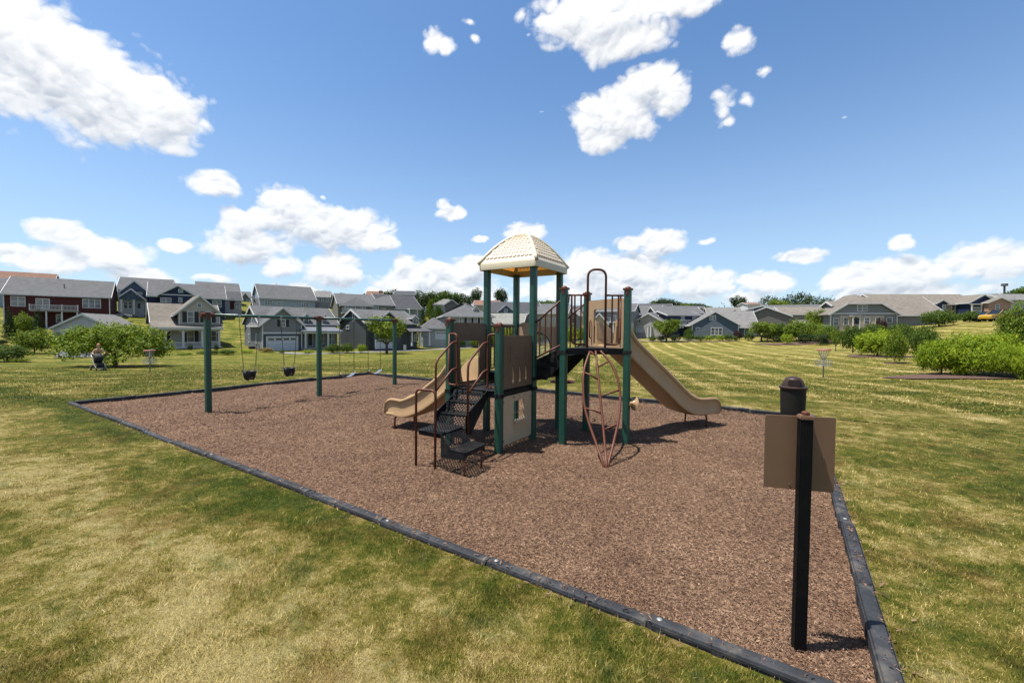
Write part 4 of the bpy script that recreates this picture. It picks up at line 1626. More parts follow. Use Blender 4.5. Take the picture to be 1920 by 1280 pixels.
def hanger(p, parent):
    p = Vector(p)
    mb = MB().tube([p + Z3 * 0.04, p - Z3 * 0.02], 0.042, 12)
    mb.tube([p - Z3 * 0.02, p - Z3 * 0.075], 0.013, 8)
    mb.build('hanger', STEEL, parent, smooth='auto')


def along(px):
    """distance from S1 along the beam where photograph column px meets it"""
    best = min(range(0, 600), key=lambda i: abs(((S1 + SDIR * (i * 0.01)).x / (S1 + SDIR * (i * 0.01)).y) * FPX + CXP - px))
    return best * 0.01


NRM = Vector((SDIR.y, -SDIR.x, 0))      # faces the camera side
for (xa, xb, zs, lab) in ((448.5, 484.5, 0.80, 'black rubber toddler bucket swing nearest the left post'),
                          (526, 557, 0.80, 'black rubber toddler bucket swing beside the middle post')):
    sa, sb = along(xa), along(xb)
    A, B = S1 + SDIR * sa + Z3 * ZBAR, S1 + SDIR * sb + Z3 * ZBAR
    m_ = (A + B) / 2
    bs = empty('bucket_swing', (m_.x, m_.y, 0), math.atan2(SDIR.y, SDIR.x), lab, 'swing', 'bucket swings on the swing set')
    hw_ = 0.135
    a2, b2 = m_ - SDIR * hw_, m_ + SDIR * hw_
    a2.z = b2.z = zs
    for q, q2 in ((A, a2), (B, b2)):
        chain_mesh(q - Z3 * 0.08, q2 + Z3 * 0.10, 'chain', bs)
        hanger(q, bs)
        # triangle shackle
        MB().tube([q2 + Z3 * 0.105, q2 - NRM * 0.075 + Z3 * 0.0, q2 + NRM * 0.075 + Z3 * 0.0], 0.005, 6, closed=True).build('shackle', STEEL, bs)
    # bucket shell: oval, deep at the sides, arched leg openings front and back
    def shell(th_, inset):
        a = 2 * math.pi * th_ / 32
        cx_, sy_ = math.cos(a), math.sin(a)
        leg = abs(cx_)                        # 1 at the sides, 0 at the front and back middle
        depth = 0.07 + 0.13 * min(1.0, max(0.0, (leg - 0.22) / 0.30))
        top = 0.0
        return a, cx_, sy_, depth, top
    vs, fs = [], []
    for i in range(32):
        a, cx_, sy_, dep, top = shell(i, 0)
        for (fr, sc_) in ((0.0, 1.0), (0.35, 1.0), (0.75, 0.84), (1.0, 0.60)):
            p = m_ + SDIR * (cx_ * 0.135 * sc_) + NRM * (sy_ * 0.115 * sc_)
            p.z = zs + 0.02 - dep * fr
            vs.append(p)
    for i in range(32):
        for k in range(3):
            fs.append((i * 4 + k, ((i + 1) % 32) * 4 + k, ((i + 1) % 32) * 4 + k + 1, i * 4 + k + 1))
    bu = MB().add(vs, fs).build('bucket', BLKP, bs, smooth=True)
    so_ = bu.modifiers.new('thickness', 'SOLIDIFY')
    so_.thickness = 0.014
    MB().tube([m_ + SDIR * (0.135 * math.cos(rad(a))) + NRM * (0.115 * math.sin(rad(a))) + Z3 * (zs + 0.02 - m_.z) for a in range(0, 360, 15)], 0.012, 6, closed=True).build('rim', BLKP, bu, smooth=True)
    mb = MB()
    c = Vector((m_.x, m_.y, zs - 0.15))
    mb.obox(c, SDIR, NRM, Z3, 0.09, 0.025, 0.012)
    mb.build('crotch_strap', BLKP, bu)

BELT = plain('grey_belt_rubber', (0.16, 0.18, 0.21), 0.4, 0.1, 8.0)
for (xa, xb, zs, lab) in ((637, 663.5, 0.52, 'grey belt swing on two long chains beside the middle post'),
                          (690, 713, 0.52, 'grey belt swing on two long chains next to the right post')):
    sa, sb = along(xa), along(xb)
    A, B = S1 + SDIR * sa + Z3 * ZBAR, S1 + SDIR * sb + Z3 * ZBAR
    m_ = (A + B) / 2
    bs = empty('belt_swing', (m_.x, m_.y, 0), math.atan2(SDIR.y, SDIR.x), lab, 'swing', 'belt swings on the swing set')
    hw_ = (A - B).length / 2
    ends = []
    for q in (A, B):
        e_ = Vector((q.x, q.y, zs + 0.02))
        chain_mesh(q - Z3 * 0.08, e_ + Z3 * 0.03, 'chain', bs)
        hanger(q, bs)
        ends.append(e_)
        MB().tube([e_ + Z3 * 0.035, e_ - NRM * 0.06, e_ + NRM * 0.06], 0.005, 6, closed=True).build('shackle', STEEL, bs)
    vs, fs = [], []
    for i in range(15):
        k = -1 + i / 7
        c = m_ + SDIR * (k * hw_)
        z = zs + 0.02 - 0.10 * (1 - k * k)
        for (y_, dz_) in ((-0.075, 0), (0.075, 0), (0.075, -0.012), (-0.075, -0.012)):
            p = c + NRM * (y_ * (0.75 if abs(k) > 0.95 else 1))
            p.z = z + dz_
            vs.append(p)
    for i in range(14):
        for j in range(4):
            fs.append((i * 4 + j, i * 4 + (j + 1) % 4, i * 4 + 4 + (j + 1) % 4, i * 4 + 4 + j))
    MB().add(vs, fs).build('seat', BELT, bs, smooth='auto')

# ================================================================== SIGN
SG = ground(1497, 1213)
sgn_ = empty('sign_post', (SG.x, SG.y, 0), 0, 'black post with a blank brown sign panel seen from behind', 'sign')
BLKPOST = plain('black_post_paint', (0.004, 0.004, 0.005), 0.6, 0.2, 6.0, spec=0.15, dust=0.05)
SGP = plain('brown_sign_back', (0.25, 0.138, 0.078), 0.5, 0.05, 2.0, bump=0.05, bscale=200, dust=0.1)
pa = Vector((math.cos(rad(-13.5)), math.sin(rad(-13.5)), 0))   # along the panel, right end nearer
pnx = Vector((pa.y, -pa.x, 0))                                 # towards the camera
ZS = 1.335
# the post leans a little
lean = at(1508, 782, SG.y + 0.02)
topc = Vector((lean.x, SG.y + 0.01, ZS))
mb = MB()
pw = 0.031
vs = []
for c in (Vector((SG.x, SG.y, -0.3)), topc):
    for (i, j) in ((-1, -1), (1, -1), (1, 1), (-1, 1)):
        vs.append(c + pa * (i * pw) + pnx * (-j * pw))
mb.hexa(vs)
mb.build('post', BLKPOST, sgn_, bevel=0.006)
mb = MB()
mb.obox(topc + Z3 * 0.004, pa, pnx, Z3, 0.035, 0.035, 0.013)
c_ = mb.build('post_cap', SGP, sgn_, bevel=0.006)
MB().lathe([(0.021, 0), (0.021, 0.014), (0.013, 0.02), (0, 0.021)], topc + Z3 * 0.018, 14).build('cap_knob', BROWN, c_, smooth='auto')
panc = topc - pnx * (pw + 0.008)
p_tl, p_tr = at(1442, 770, panc.y + 0.04), at(1566, 782, panc.y - 0.04)
zt_, zb2 = topc.z + 0.012, topc.z - 0.43
pl, pr = -0.195, 0.168
ol = rrect(pl, pr, 0, 0.432, 0.012, 3)
pm = panel_mesh(ol, [], 0.008)
pm.v = [tuple(panc + pa * v[0] + pnx * v[1] + Z3 * (zb2 - panc.z + v[2])) for v in pm.v]
sp_ = pm.build('sign_panel', SGP, sgn_)
for (dx_, dz2) in ((-0.06, 0.03), (0.11, 0.20)):
    q = panc + pa * dx_ + pnx * 0.005
    q.z = zb2 + dz2
    MB().tube([q, q + pnx * 0.005], 0.004, 8).build('screw', STEEL, sp_)

# ================================================================== TRASH CAN
TC = at(1488, 700, 8.3)
TC = Vector((TC.x, TC.y, 0.0))
LID = plain('dark_brown_lid', (0.045, 0.024, 0.019), 0.5, 0.1, 6.0, spec=0.25, dust=0.08)
CANB = plain('dark_grey_can', (0.020, 0.019, 0.016), 0.6, 0.12, 6.0, spec=0.2, dust=0.1)
tcn = empty('trash_can', (TC.x, TC.y, 0), rad(205), 'dark round trash can with a brown domed lid behind the sign', 'trash can')
MB().lathe([(0.190, 0.0), (0.200, 0.02), (0.210, 0.3), (0.218, 0.62), (0.222, 0.70), (0.226, 0.72)], TC, 32).build('body', CANB, tcn, smooth='auto')
lid = MB().lathe([(0.236, 0.700), (0.242, 0.715), (0.240, 0.735), (0.225, 0.745), (0.195, 0.752), (0.186, 0.80), (0.162, 0.86), (0.12, 0.91), (0.06, 0.938), (0, 0.945)], TC, 32).build('lid', LID, tcn, smooth='auto')
hd = Vector((-0.45, -0.89, 0)).normalized()
hx_ = Vector((-hd.y, hd.x, 0))
mb = MB()
c = TC + hd * 0.09 + Z3 * 0.82
mb.obox(c, hx_, hd, Z3, 0.105, 0.10, 0.068)
mb.build('lid_hood', LID, lid, bevel=0.02)
mb = MB().obox(TC + hd * 0.191 + Z3 * 0.815, hx_, hd, Z3, 0.085, 0.004, 0.05)
mb.build('flap', plain('flap_brown', (0.03, 0.02, 0.018), 0.5), lid, bevel=0.003)

# ---------------------------------------------------------------- small hardware
BOLT = plain('bolt_steel', (0.30, 0.30, 0.30), 0.5, 0.1, 20.0, metal=0.6)
for (a, b, zz, pn) in ((P1_, N_, (1.0, 1.62), 'panel_bolt'), (P1_, N_, (0.16, 0.74), 'panel_bolt')):
    for z in zz:
        for s_ in (0.105, (b - a).length - 0.105):
            q = wpt(a, b, s_, z)
            nn_ = Vector(((b - a).y, -(b - a).x, 0)).normalized()
            MB().tube([q + nn_ * 0.012, q + nn_ * 0.022], 0.011, 8).build(pn, BOLT, ps)

# ================================================================== HOUSES
WHITE = plain('white_trim_paint', (0.78, 0.78, 0.77), 0.5, 0.04, 2.0)
SHUT = plain('dark_shutter_paint', (0.012, 0.012, 0.016), 0.5, 0.1, 2.0)
CONC = plain('concrete', (0.36, 0.34, 0.31), 0.9, 0.12, 1.0)
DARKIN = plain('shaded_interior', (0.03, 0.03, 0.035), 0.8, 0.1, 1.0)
GAR = siding('garage_door_white', (0.62, 0.66, 0.74), 0.53)
DOORM = plain('dark_front_door', (0.03, 0.035, 0.05), 0.4, 0.1, 2.0)
R_GREY = shingle('grey_shingles', (0.135, 0.135, 0.140))
R_DARK = shingle('dark_grey_shingles', (0.085, 0.088, 0.098))
R_TAN = shingle('weathered_tan_shingles', (0.215, 0.190, 0.160))
R_BRN = shingle('red_brown_shingles', (0.24, 0.135, 0.098))
R_LT = shingle('light_grey_shingles', (0.21, 0.205, 0.20))
W_RED = siding('dark_red_siding', (0.075, 0.014, 0.014))
W_GW = siding('pale_grey_board_siding', (0.46, 0.49, 0.53), 0.3, True)
W_BEI = siding('beige_siding', (0.47, 0.44, 0.39))
W_GRY = siding('mid_grey_siding', (0.235, 0.245, 0.26))
W_DGR = siding('dark_slate_siding', (0.075, 0.085, 0.090))
W_NAV = siding('navy_blue_siding', (0.022, 0.036, 0.085))
W_BLU = siding('slate_blue_siding', (0.085, 0.125, 0.165))
W_LBL = siding('pale_blue_siding', (0.36, 0.42, 0.48))
W_OLV = siding('olive_grey_siding', (0.225, 0.215, 0.185))
W_TAU = siding('taupe_grey_siding', (0.175, 0.165, 0.155))
W_STN = bricks('grey_stone_veneer', (0.30, 0.28, 0.26), (0.20, 0.19, 0.18), 2.0)
W_TSTN = bricks('tan_stone_veneer', (0.42, 0.34, 0.24), (0.32, 0.26, 0.19), 2.0)
W_BRK = bricks('red_brown_brick', (0.26, 0.13, 0.085), (0.20, 0.10, 0.07), 1.2)
W_TAN = siding('sand_siding', (0.50, 0.40, 0.28))
gm_, gt_, go_ = mat('window_glass')
gn = gt_.noise(gt_.node('ShaderNodeTexCoord').outputs['Object'], 0.7, 2.0)
gb_ = gt_.node('ShaderNodeBsdfPrincipled', {'Base Color': gt_.ramp(gn, [(0.35, (0.02, 0.025, 0.03)), (0.65, (0.12, 0.14, 0.15))]), 'Roughness': 0.08, 'Specular IOR Level': 0.8})
gt_.l.new(gb_.outputs[0], go_.inputs[0])
GLASS = gm_


class House:
    def __init__(s, label, px, py, d, yaw, cat='house', name='house', group=None):
        s.o = at(px, py, d)
        s.a = rad(yaw)
        s.e = empty(name, s.o, s.a, label, cat, group)
        s.d = d
        s.ca, s.sa = math.cos(s.a), math.sin(s.a)

    def lp(s, px, py, v=0.0):
        """local (u, z) where the ray of a photograph pixel meets the facade plane y = v"""
        r = ray(px, py)
        E = EYE - s.o
        ex, ey = E.x * s.ca + E.y * s.sa, -E.x * s.sa + E.y * s.ca
        rx, ry = r.x * s.ca + r.y * s.sa, -r.x * s.sa + r.y * s.ca
        t = (v - ey) / ry
        return ex + rx * t, E.z + r.z * t

    def lz(s, px, py, u, v):
        """height at which the column through local u, v is seen at photograph row py"""
        w = s.o + Vector((u * s.ca - v * s.sa, u * s.sa + v * s.ca, 0))
        r = ray(px, py)
        return EYE.z + r.z * (w.y / r.y) - s.o.z

    def b(s, mb, name, m_, parent=None, **kw):
        return mb.build(name, m_, parent or s.e, world=False, **kw)

    # ---- walls + roof of one wing
    def wing(s, x0, x1, y0, y1, ze, zr, ridge, wall, roof, z0=-2.5, over=0.35, hip=0.0, fascia=True, gable=None, rake=WHITE, clip=0.0):
        mb = MB()
        if ridge == 'y':
            xm = (x0 + x1) / 2
            P = [(x0, z0), (x1, z0), (x1, ze), (xm, zr), (x0, ze)]
            if hip: P = [(x0, z0), (x1, z0), (x1, ze), (x0, ze)]
            mb.poly([(x, y0, z) for x, z in P], (0, y1 - y0, 0))
        else:
            ym = (y0 + y1) / 2
            P = [(y0, z0), (y1, z0), (y1, ze), (ym, zr), (y0, ze)]
            if hip: P = [(y0, z0), (y1, z0), (y1, ze), (y0, ze)]
            mb.poly([(x0, y, z) for y, z in P], (x1 - x0, 0, 0))
        w = s.b(mb, 'wall', wall)
        th = 0.16
        roofs = []
        if hip:
            o_ = over
            if ridge == 'x':
                hl = (y1 - y0) / 2
                m_ = (zr - ze) / hl
                zo = ze - m_ * o_
                hx0, hx1 = x0 + hl * hip, x1 - hl * hip
                c = [(x0 - o_, y0 - o_, zo), (x1 + o_, y0 - o_, zo), (x1 + o_, y1 + o_, zo), (x0 - o_, y1 + o_, zo)]
                r0, r1 = (hx0, (y0 + y1) / 2, zr), (hx1, (y0 + y1) / 2, zr)
            else:
                hl = (x1 - x0) / 2
                m_ = (zr - ze) / hl
                zo = ze - m_ * o_
                hy0, hy1 = y0 + hl * hip, y1 - hl * hip
                c = [(x0 - o_, y0 - o_, zo), (x1 + o_, y0 - o_, zo), (x1 + o_, y1 + o_, zo), (x0 - o_, y1 + o_, zo)]
                r0, r1 = ((x0 + x1) / 2, hy0, zr), ((x0 + x1) / 2, hy1, zr)
            mb = MB()
            lo = [(p[0], p[1], p[2] - 0.18) for p in c]
            if ridge == 'x':
                mb.add(c + [r0, r1] + lo, [(0, 1, 5, 4), (1, 2, 5), (2, 3, 4, 5), (3, 0, 4), (9, 8, 7, 6), (0, 6, 7, 1), (1, 7, 8, 2), (2, 8, 9, 3), (3, 9, 6, 0)])
            else:
                mb.add(c + [r0, r1] + lo, [(0, 1, 4), (1, 2, 5, 4), (2, 3, 5), (3, 0, 4, 5), (9, 8, 7, 6), (0, 6, 7, 1), (1, 7, 8, 2), (2, 8, 9, 3), (3, 9, 6, 0)])
            ro = s.b(mb, 'roof', roof)
            mb = MB()
            for i in range(4):
                a, b = Vector(c[i]), Vector(c[(i + 1) % 4])
                mb.beam(a - Vector((0, 0, 0.09)), b - Vector((0, 0, 0.09)), 0.05, 0.2)
            s.b(mb, 'roof_trim', rake, ro)
            return w, ro
        if ridge == 'y':
            half = (x1 - x0) / 2
            m_ = (zr - ze) / half
            ex, ez = half + over, ze - m_ * over
            xm = (x0 + x1) / 2
            f0, f1 = y0 - 0.3, y1 + 0.3
            prof = [(xm - ex, ez), (xm, zr), (xm + ex, ez), (xm + ex, ez + th), (xm, zr + th * 1.15), (xm - ex, ez + th)]
            mk = lambda pr, a, dy: MB().poly([(x, a, z) for x, z in pr], (0, dy, 0))
            ends = (f0, f1)
        else:
            half = (y1 - y0) / 2
            m_ = (zr - ze) / half
            ex, ez = half + over, ze - m_ * over
            xm = (y0 + y1) / 2
            f0, f1 = x0 - 0.3, x1 + 0.3
            prof = [(xm - ex, ez), (xm, zr), (xm + ex, ez), (xm + ex, ez + th), (xm, zr + th * 1.15), (xm - ex, ez + th)]
            mk = lambda pr, a, dy: MB().poly([(a, y, z) for y, z in pr], (dy, 0, 0))
            ends = (f0, f1)
        ro = s.b(mk(prof, f0, f1 - f0), 'roof', roof)
        # rake boards and eave fascia
        rp_ = [(xm - ex - 0.01, ez - 0.09), (xm, zr - 0.13), (xm + ex + 0.01, ez - 0.09), (xm + ex + 0.01, ez + th + 0.01), (xm, zr + th * 1.15 + 0.012), (xm - ex - 0.01, ez + th + 0.01)]
        for e_, dd in ((f0, -0.05), (f1, 0.05)):
            s.b(mk(rp_, e_, dd), 'rake_board', rake, ro)
        for sd in (-1, 1):
            mb = MB()
            if ridge == 'y':
                mb.box(xm + sd * ex, xm + sd * (ex + 0.05), f0, f1, ez - 0.03, ez + th + 0.008)
            else:
                mb.box(f0, f1, xm + sd * ex, xm + sd * (ex + 0.05), ez - 0.03, ez + th + 0.008)
            s.b(mb, 'fascia', rake, ro)
        return w, ro

    def corner(s, x, y, z0, z1, m_=None):
        s.b(MB().box(x - 0.07, x + 0.07, y - 0.07, y + 0.07, z0, z1), 'corner_board', m_ or WHITE)

    # ---- openings on the plane y = v (face 'f') or x = v (face 'l' / 'r')
    def opening(s, x0, x1, z0, z1, v=0.0, n=1, rows=2, face='f', shut=0.0, trim=0.085, name='window', glass=None, frame=None):
        if x1 < x0: x0, x1 = x1, x0
        if z1 < z0: z0, z1 = z1, z0
        sg = -1

        def bx(mb, a0, a1, d0, d1, c0, c1):
            if face == 'f':
                mb.box(a0, a1, v - d0, v - d1, c0, c1)
            elif face == 'l':
                mb.box(v - d0, v - d1, a0, a1, c0, c1)
            else:
                mb.box(v + d0, v + d1, a0, a1, c0, c1)
        mb = MB()
        bx(mb, x0 - trim, x1 + trim, -0.02, 0.07, z1, z1 + trim * 1.3)
        bx(mb, x0 - trim, x1 + trim, -0.02, 0.08, z0 - trim, z0)
        bx(mb, x0 - trim, x0, -0.02, 0.065, z0, z1)
        bx(mb, x1, x1 + trim, -0.02, 0.065, z0, z1)
        for i in range(1, n):
            xc = x0 + (x1 - x0) * i / n
            bx(mb, xc - 0.05, xc + 0.05, -0.02, 0.06, z0, z1)
        f = s.b(mb, name, frame or WHITE)
        for i in range(n):
            a, b_ = x0 + (x1 - x0) * i / n + (0.05 if i else 0), x0 + (x1 - x0) * (i + 1) / n - (0.05 if i < n - 1 else 0)
            mb = MB()
            bx(mb, a, b_, -0.02, 0.015, z0, z1)
            s.b(mb, 'pane', glass or GLASS, f)
        mb = MB()
        for i in range(1, rows):
            zc = z0 + (z1 - z0) * i / rows
            bx(mb, x0, x1, 0.012, 0.045, zc - 0.03, zc + 0.03)
        if rows > 1:
            s.b(mb, 'sash_bar', frame or WHITE, f)
        if shut:
            for (a, b_) in ((x0 - trim - shut, x0 - trim - 0.02), (x1 + trim + 0.02, x1 + trim + shut)):
                mb = MB()
                bx(mb, a, b_, -0.02, 0.05, z0 - 0.05, z1 + 0.05)
                s.b(mb, 'shutter', SHUT)
        return f

    def win(s, px0, py0, px1, py1, v=0.0, **kw):
        x0, z1 = s.lp(px0, py0, v)
        x1, z0 = s.lp(px1, py1, v)
        return s.opening(x0, x1, z0, z1, v, **kw)

    def garage(s, px0, py0, px1, py1, v=0.0, lights=4):
        x0, z1 = s.lp(px0, py0, v)
        x1, z0 = s.lp(px1, py1, v)
        return s.garage_l(x0, x1, z0, z1, v, lights)

    def garage_l(s, x0, x1, z0, z1, v=0.0, lights=4):
        g = s.b(MB().box(x0, x1, v + 0.02, v - 0.02, z0, z1), 'garage_door', GAR)
        mb = MB()
        for (a, b_, c, d_) in ((x0 - 0.14, x0, z0, z1 + 0.14), (x1, x1 + 0.14, z0, z1 + 0.14), (x0, x1, z1, z1 + 0.14)):
            mb.box(a, b_, v + 0.02, v - 0.06, c, d_)
        s.b(mb, 'door_frame', WHITE, g)
        h = (z1 - z0)
        for i in range(1, 4):
            s.b(MB().box(x0, x1, v - 0.02, v - 0.026, z0 + h * i / 4 - 0.015, z0 + h * i / 4 + 0.015), 'panel_joint', plain('door_joint', (0.3, 0.32, 0.36), 0.6), g)
        for i in range(lights):
            a = x0 + (x1 - x0) * (i + 0.12) / lights
            b_ = x0 + (x1 - x0) * (i + 0.88) / lights
            s.b(MB().box(a, b_, v, v - 0.03, z1 - h * 0.21, z1 - h * 0.07), 'door_window', GLASS, g)
        return g

    def column(s, x, y, z0, z1, w=0.22):
        mb = MB().box(x - w / 2, x + w / 2, y - w / 2, y + w / 2, z0, z1)
        mb.box(x - w * .7, x + w * .7, y - w * .7, y + w * .7, z0, z0 + 0.15)
        mb.box(x - w * .7, x + w * .7, y - w * .7, y + w * .7, z1 - 0.12, z1)
        return s.b(mb, 'column', WHITE)

    def railing(s, x0, x1, y, z0, z1, n=None, ax='x'):
        mb = MB()
        if ax == 'x':
            mb.box(x0, x1, y - 0.04, y + 0.04, z1 - 0.08, z1)
            o = s.b(mb, 'railing', WHITE)
            s.b(MB().box(x0, x1, y - 0.03, y + 0.03, z0 + 0.06, z0 + 0.13), 'bottom_rail', WHITE, o)
            n = n or int(abs(x1 - x0) / 0.16)
            mb = MB()
            for i in range(n):
                x = x0 + (x1 - x0) * (i + 0.5) / n
                mb.box(x - 0.02, x + 0.02, y - 0.02, y + 0.02, z0 + 0.13, z1 - 0.08)
            s.b(mb, 'balusters', WHITE, o, kind='stuff')
        return o


def Zf(ox, oy, k):
    return lambda x, y: (ox + x / k, oy + y / k)


za, zb, zc, zd, ze_, zf, zg = Zf(0, 490, 5.818), Zf(250, 500, 5.818), Zf(560, 500, 5.818), Zf(1150, 500, 5.818), Zf(1400, 500, 6.4), Zf(1620, 510, 5.567), Zf(720, 430, 4.74)
zh = Zf(820, 540, 8.0)
zi = Zf(1170, 540, 12.8)


def wn(H, z, x0, y0, x1, y1, v=0.0, **kw):
    a, b = z(x0, y0), z(x1, y1)
    return H.win(a[0], a[1], b[0], b[1], v, **kw)


# ---- 1: dark red house on the slope at far left
H = House('long dark red house with a white raised deck on the slope at far left', 8, 607, 70, 38)
x1, _ = H.lp(206, 600)
ez = H.lp(8, 549.3)[1]
rz = H.lz(110, 525.5, 7, 5.5)
H.wing(0, x1, 0, 11, ez, rz, 'x', W_RED, R_GREY, over=0.45)
H.corner(0, 0, -1.5, ez)
H.corner(x1, 0, -1.5, ez)
wn(H, za, 122, 384, 272, 488, n=2)
wn(H, za, 905, 414, 1096, 508, n=3)
wn(H, za, 617, 580, 665, 660)
wn(H, za, 396, 408, 538, 515, n=2, name='patio_door', rows=1)
da, db = H.lp(*za(322, 530), -2.6), H.lp(*za(848, 530), -2.6)
zt1 = H.lp(*za(322, 468), -2.6)[1]
H.b(MB().box(da[0], db[0], -2.7, 0, da[1] - 0.18, da[1]), 'deck', CONC)
H.railing(da[0], db[0], -2.65, da[1], zt1)
for xx in (505, 676, 843):
    u = H.lp(*za(xx, 560), -2.5)[0]
    H.b(MB().box(u - 0.09, u + 0.09, -2.6, -2.42, -2.5, da[1] - 0.15), 'deck_post', WHITE)
for xx in (322, 675, 848):
    u = H.lp(*za(xx, 500), -2.65)[0]
    H.b(MB().box(u - 0.07, u + 0.07, -2.72, -2.58, da[1], zt1 + 0.12), 'rail_post', WHITE)
H.b(MB().box(6.6, 6.75, 2.2, 2.35, (ez + rz) / 2 - 0.6, (ez + rz) / 2 + 0.6), 'vent_pipe', CONC)

# white corner of a neighbour at the frame edge + red-brown roof behind
H = House('red brown roofed house above the dark red one', -60, 560, 112, 38)
x1, _ = H.lp(98, 520)
ez = H.lp(98, 532)[1]
H.wing(0, x1, 0, 10, ez, H.lz(60, 512.5, x1 * .7, 5), 'x', W_TAN, R_BRN)
H = House('grey roofed house mostly hidden behind the dark red one', 60, 560, 104, 38)
x1, _ = H.lp(131, 530)
ez = H.lp(131, 535)[1]
H.wing(0, x1, 0, 9, ez, H.lz(120, 524.5, x1 * .9, 4.5), 'x', W_GW, R_GREY)
H = House('pale blue house cut off by the left edge', -50, 600, 84, 38)
x1, _ = H.lp(6, 560)
ez = H.lp(0, 542)[1]
H.wing(0, x1, 0, 9, ez, ez + 2.5, 'x', W_LBL, R_GREY)

# ---- 2: pale garage behind the big tree
H = House('pale grey gabled garage behind the wide leafy tree', 101, 651, 60, 20, cat='garage', name='garage')
x1 = H.lp(211, 640)[0]
ez = H.lp(*za(592, 722))[1]
pk = H.lz(*za(905, 566), x1 / 2, 0)
H.wing(0, x1, 0, 8, ez, pk - 0.15, 'y', W_GW, R_LT, over=0.4)
H.corner(0, 0, -1, ez)
H.corner(x1, 0, -1, ez)
a = H.lp(*za(700, 780))
H.garage_l(a[0], x1 - a[0], 0.0, a[1], 0.0)
q = H.lp(*za(645, 795))
H.b(MB().box(q[0] - 0.1, q[0] + 0.1, -0.2, 0, q[1] - 0.2, q[1] + 0.2), 'wall_lantern', SHUT)

# ---- 3: beige house with the wide front porch
H = House('beige two storey house with a white columned front porch', 336, 662, 62, 44)
gx0, gx1 = H.lp(*zb(500, 560))[0], H.lp(*zb(940, 560))[0]
e1 = H.lp(*zb(940, 500))[1]
pkz = H.lz(*zb(715, 305), (gx0 + gx1) / 2, 0) - 0.2
z_up = H.lp(*zb(700, 630))[1]
lx0 = H.lp(*zb(215, 600), 0.4)[0]
H.wing(lx0, gx1 + 0.3, 1.4, 9.5, z_up + 0.3, H.lz(*zb(340, 398), lx0 + 2, 5.4) - 0.2, 'x', W_BEI, R_TAN)
H.wing(gx0, gx1, 0, 6.5, e1, pkz, 'y', W_BEI, R_TAN, z0=z_up, over=0.75)
H.corner(gx0, 0, z_up, e1)
H.corner(gx1, 0, z_up, e1)
wn(H, zb, 593, 492, 657, 604, shut=0.55)
wn(H, zb, 785, 495, 845, 604, shut=0.55)
wn(H, zb, 700, 404, 738, 440, rows=1)
# porch: floor, sloping skirt roof, columns, rails
fz = H.lp(*zb(560, 885), -0.6)[1]
pz = H.lp(*zb(560, 690), -0.6)[1]
px0 = H.lp(*zb(345, 850), -0.8)[0]
px1 = H.lp(*zb(945, 850), -0.8)[0]
H.b(MB().box(px0 - 0.2, px1 + 0.2, -1.0, 2.0, -2.0, fz), 'porch_base', W_STN)
H.b(MB().box(px0 - 0.3, px1 + 0.3, -1.1, 2.0, fz, fz + 0.08), 'porch_floor', WHITE)
skz = H.lp(*zb(300, 628), 0)[1]
mb = MB()
mb.hexa([(lx0 - 0.3, -1.3, pz + 0.28), (px1 + 0.4, -1.3, pz + 0.28), (px1 + 0.4, 1.5, z_up + 0.35), (lx0 - 0.3, 1.5, z_up + 0.35),
         (lx0 - 0.3, -1.3, pz + 0.42), (px1 + 0.4, -1.3, pz + 0.42), (px1 + 0.4, 1.5, z_up + 0.5), (lx0 - 0.3, 1.5, z_up + 0.5)])
H.b(mb, 'porch_roof', R_TAN)
H.b(MB().box(lx0 - 0.3, px1 + 0.4, -1.36, -1.30, pz + 0.12, pz + 0.42), 'porch_fascia', WHITE)
H.b(MB().box(px0 - 0.1, px1 + 0.1, -0.95, -0.75, pz - 0.05, pz + 0.25), 'porch_beam', WHITE)
for xx in (352, 545, 752, 935):
    u = H.lp(*zb(xx, 800), -0.85)[0]
    H.column(u, -0.85, fz + 0.08, pz, 0.26)
    for sg_ in (-1, 1):
        H.b(MB().beam((u, -0.85, pz - 0.55), (u + sg_ * 0.5, -0.85, pz - 0.02), 0.07, 0.07), 'bracket', WHITE)
zr_ = H.lp(*zb(560, 822), -0.85)[1]
us = [H.lp(*zb(xx, 800), -0.85)[0] for xx in (352, 545, 752, 935)]
for i in range(3):
    H.railing(us[i] + 0.14, us[i + 1] - 0.14, -0.85, fz + 0.08, zr_)
wn(H, zb, 592, 702, 660, 815, v=1.4, shut=0.5)
wn(H, zb, 352, 705, 408, 825, v=1.4, name='front_door', rows=1, glass=DARKIN)
wn(H, zb, 850, 705, 905, 808, v=1.4, shut=0.4)

# ---- 4: grey house with white garage door facing the lawn
H = House('grey house with a white double garage door and a metal roofed porch', 489, 660, 62, 46)
gx1 = H.lp(*zb(1835, 800))[0]
ex = H.lp(*zc(455, 760))[0]
pk = H.lz(*zb(1635, 440), gx1 / 2, 0) - 0.15
eg = H.lp(*zb(1400, 640))[1]
H.wing(0.25, ex, 1.2, 9.5, eg + 0.35, H.lz(*zb(1600, 437), gx1 * .5, 5.5) - 0.1, 'x', W_GRY, R_GREY)
H.wing(0.25, gx1, 0, 6, eg + 0.25, pk, 'y', W_GRY, R_GREY, over=0.5)
H.corner(0.25, 0, -1, eg + 0.2)
H.corner(gx1, 0, -1, eg + 0.2)
bz = H.lp(*zb(1600, 722))[1]
H.b(MB().box(0.3, gx1 - 0.05, -0.04, 0, bz - 0.12, bz + 0.12), 'trim_band', WHITE)
H.b(MB().box(0.32, gx1 - 0.08, -0.025, 0, -1, bz - 0.12), 'lower_wall', siding('blue_slate_siding', (0.07, 0.085, 0.115)))
g0 = H.lp(*zb(1458, 768))
g1 = H.lp(*zb(1788, 935))
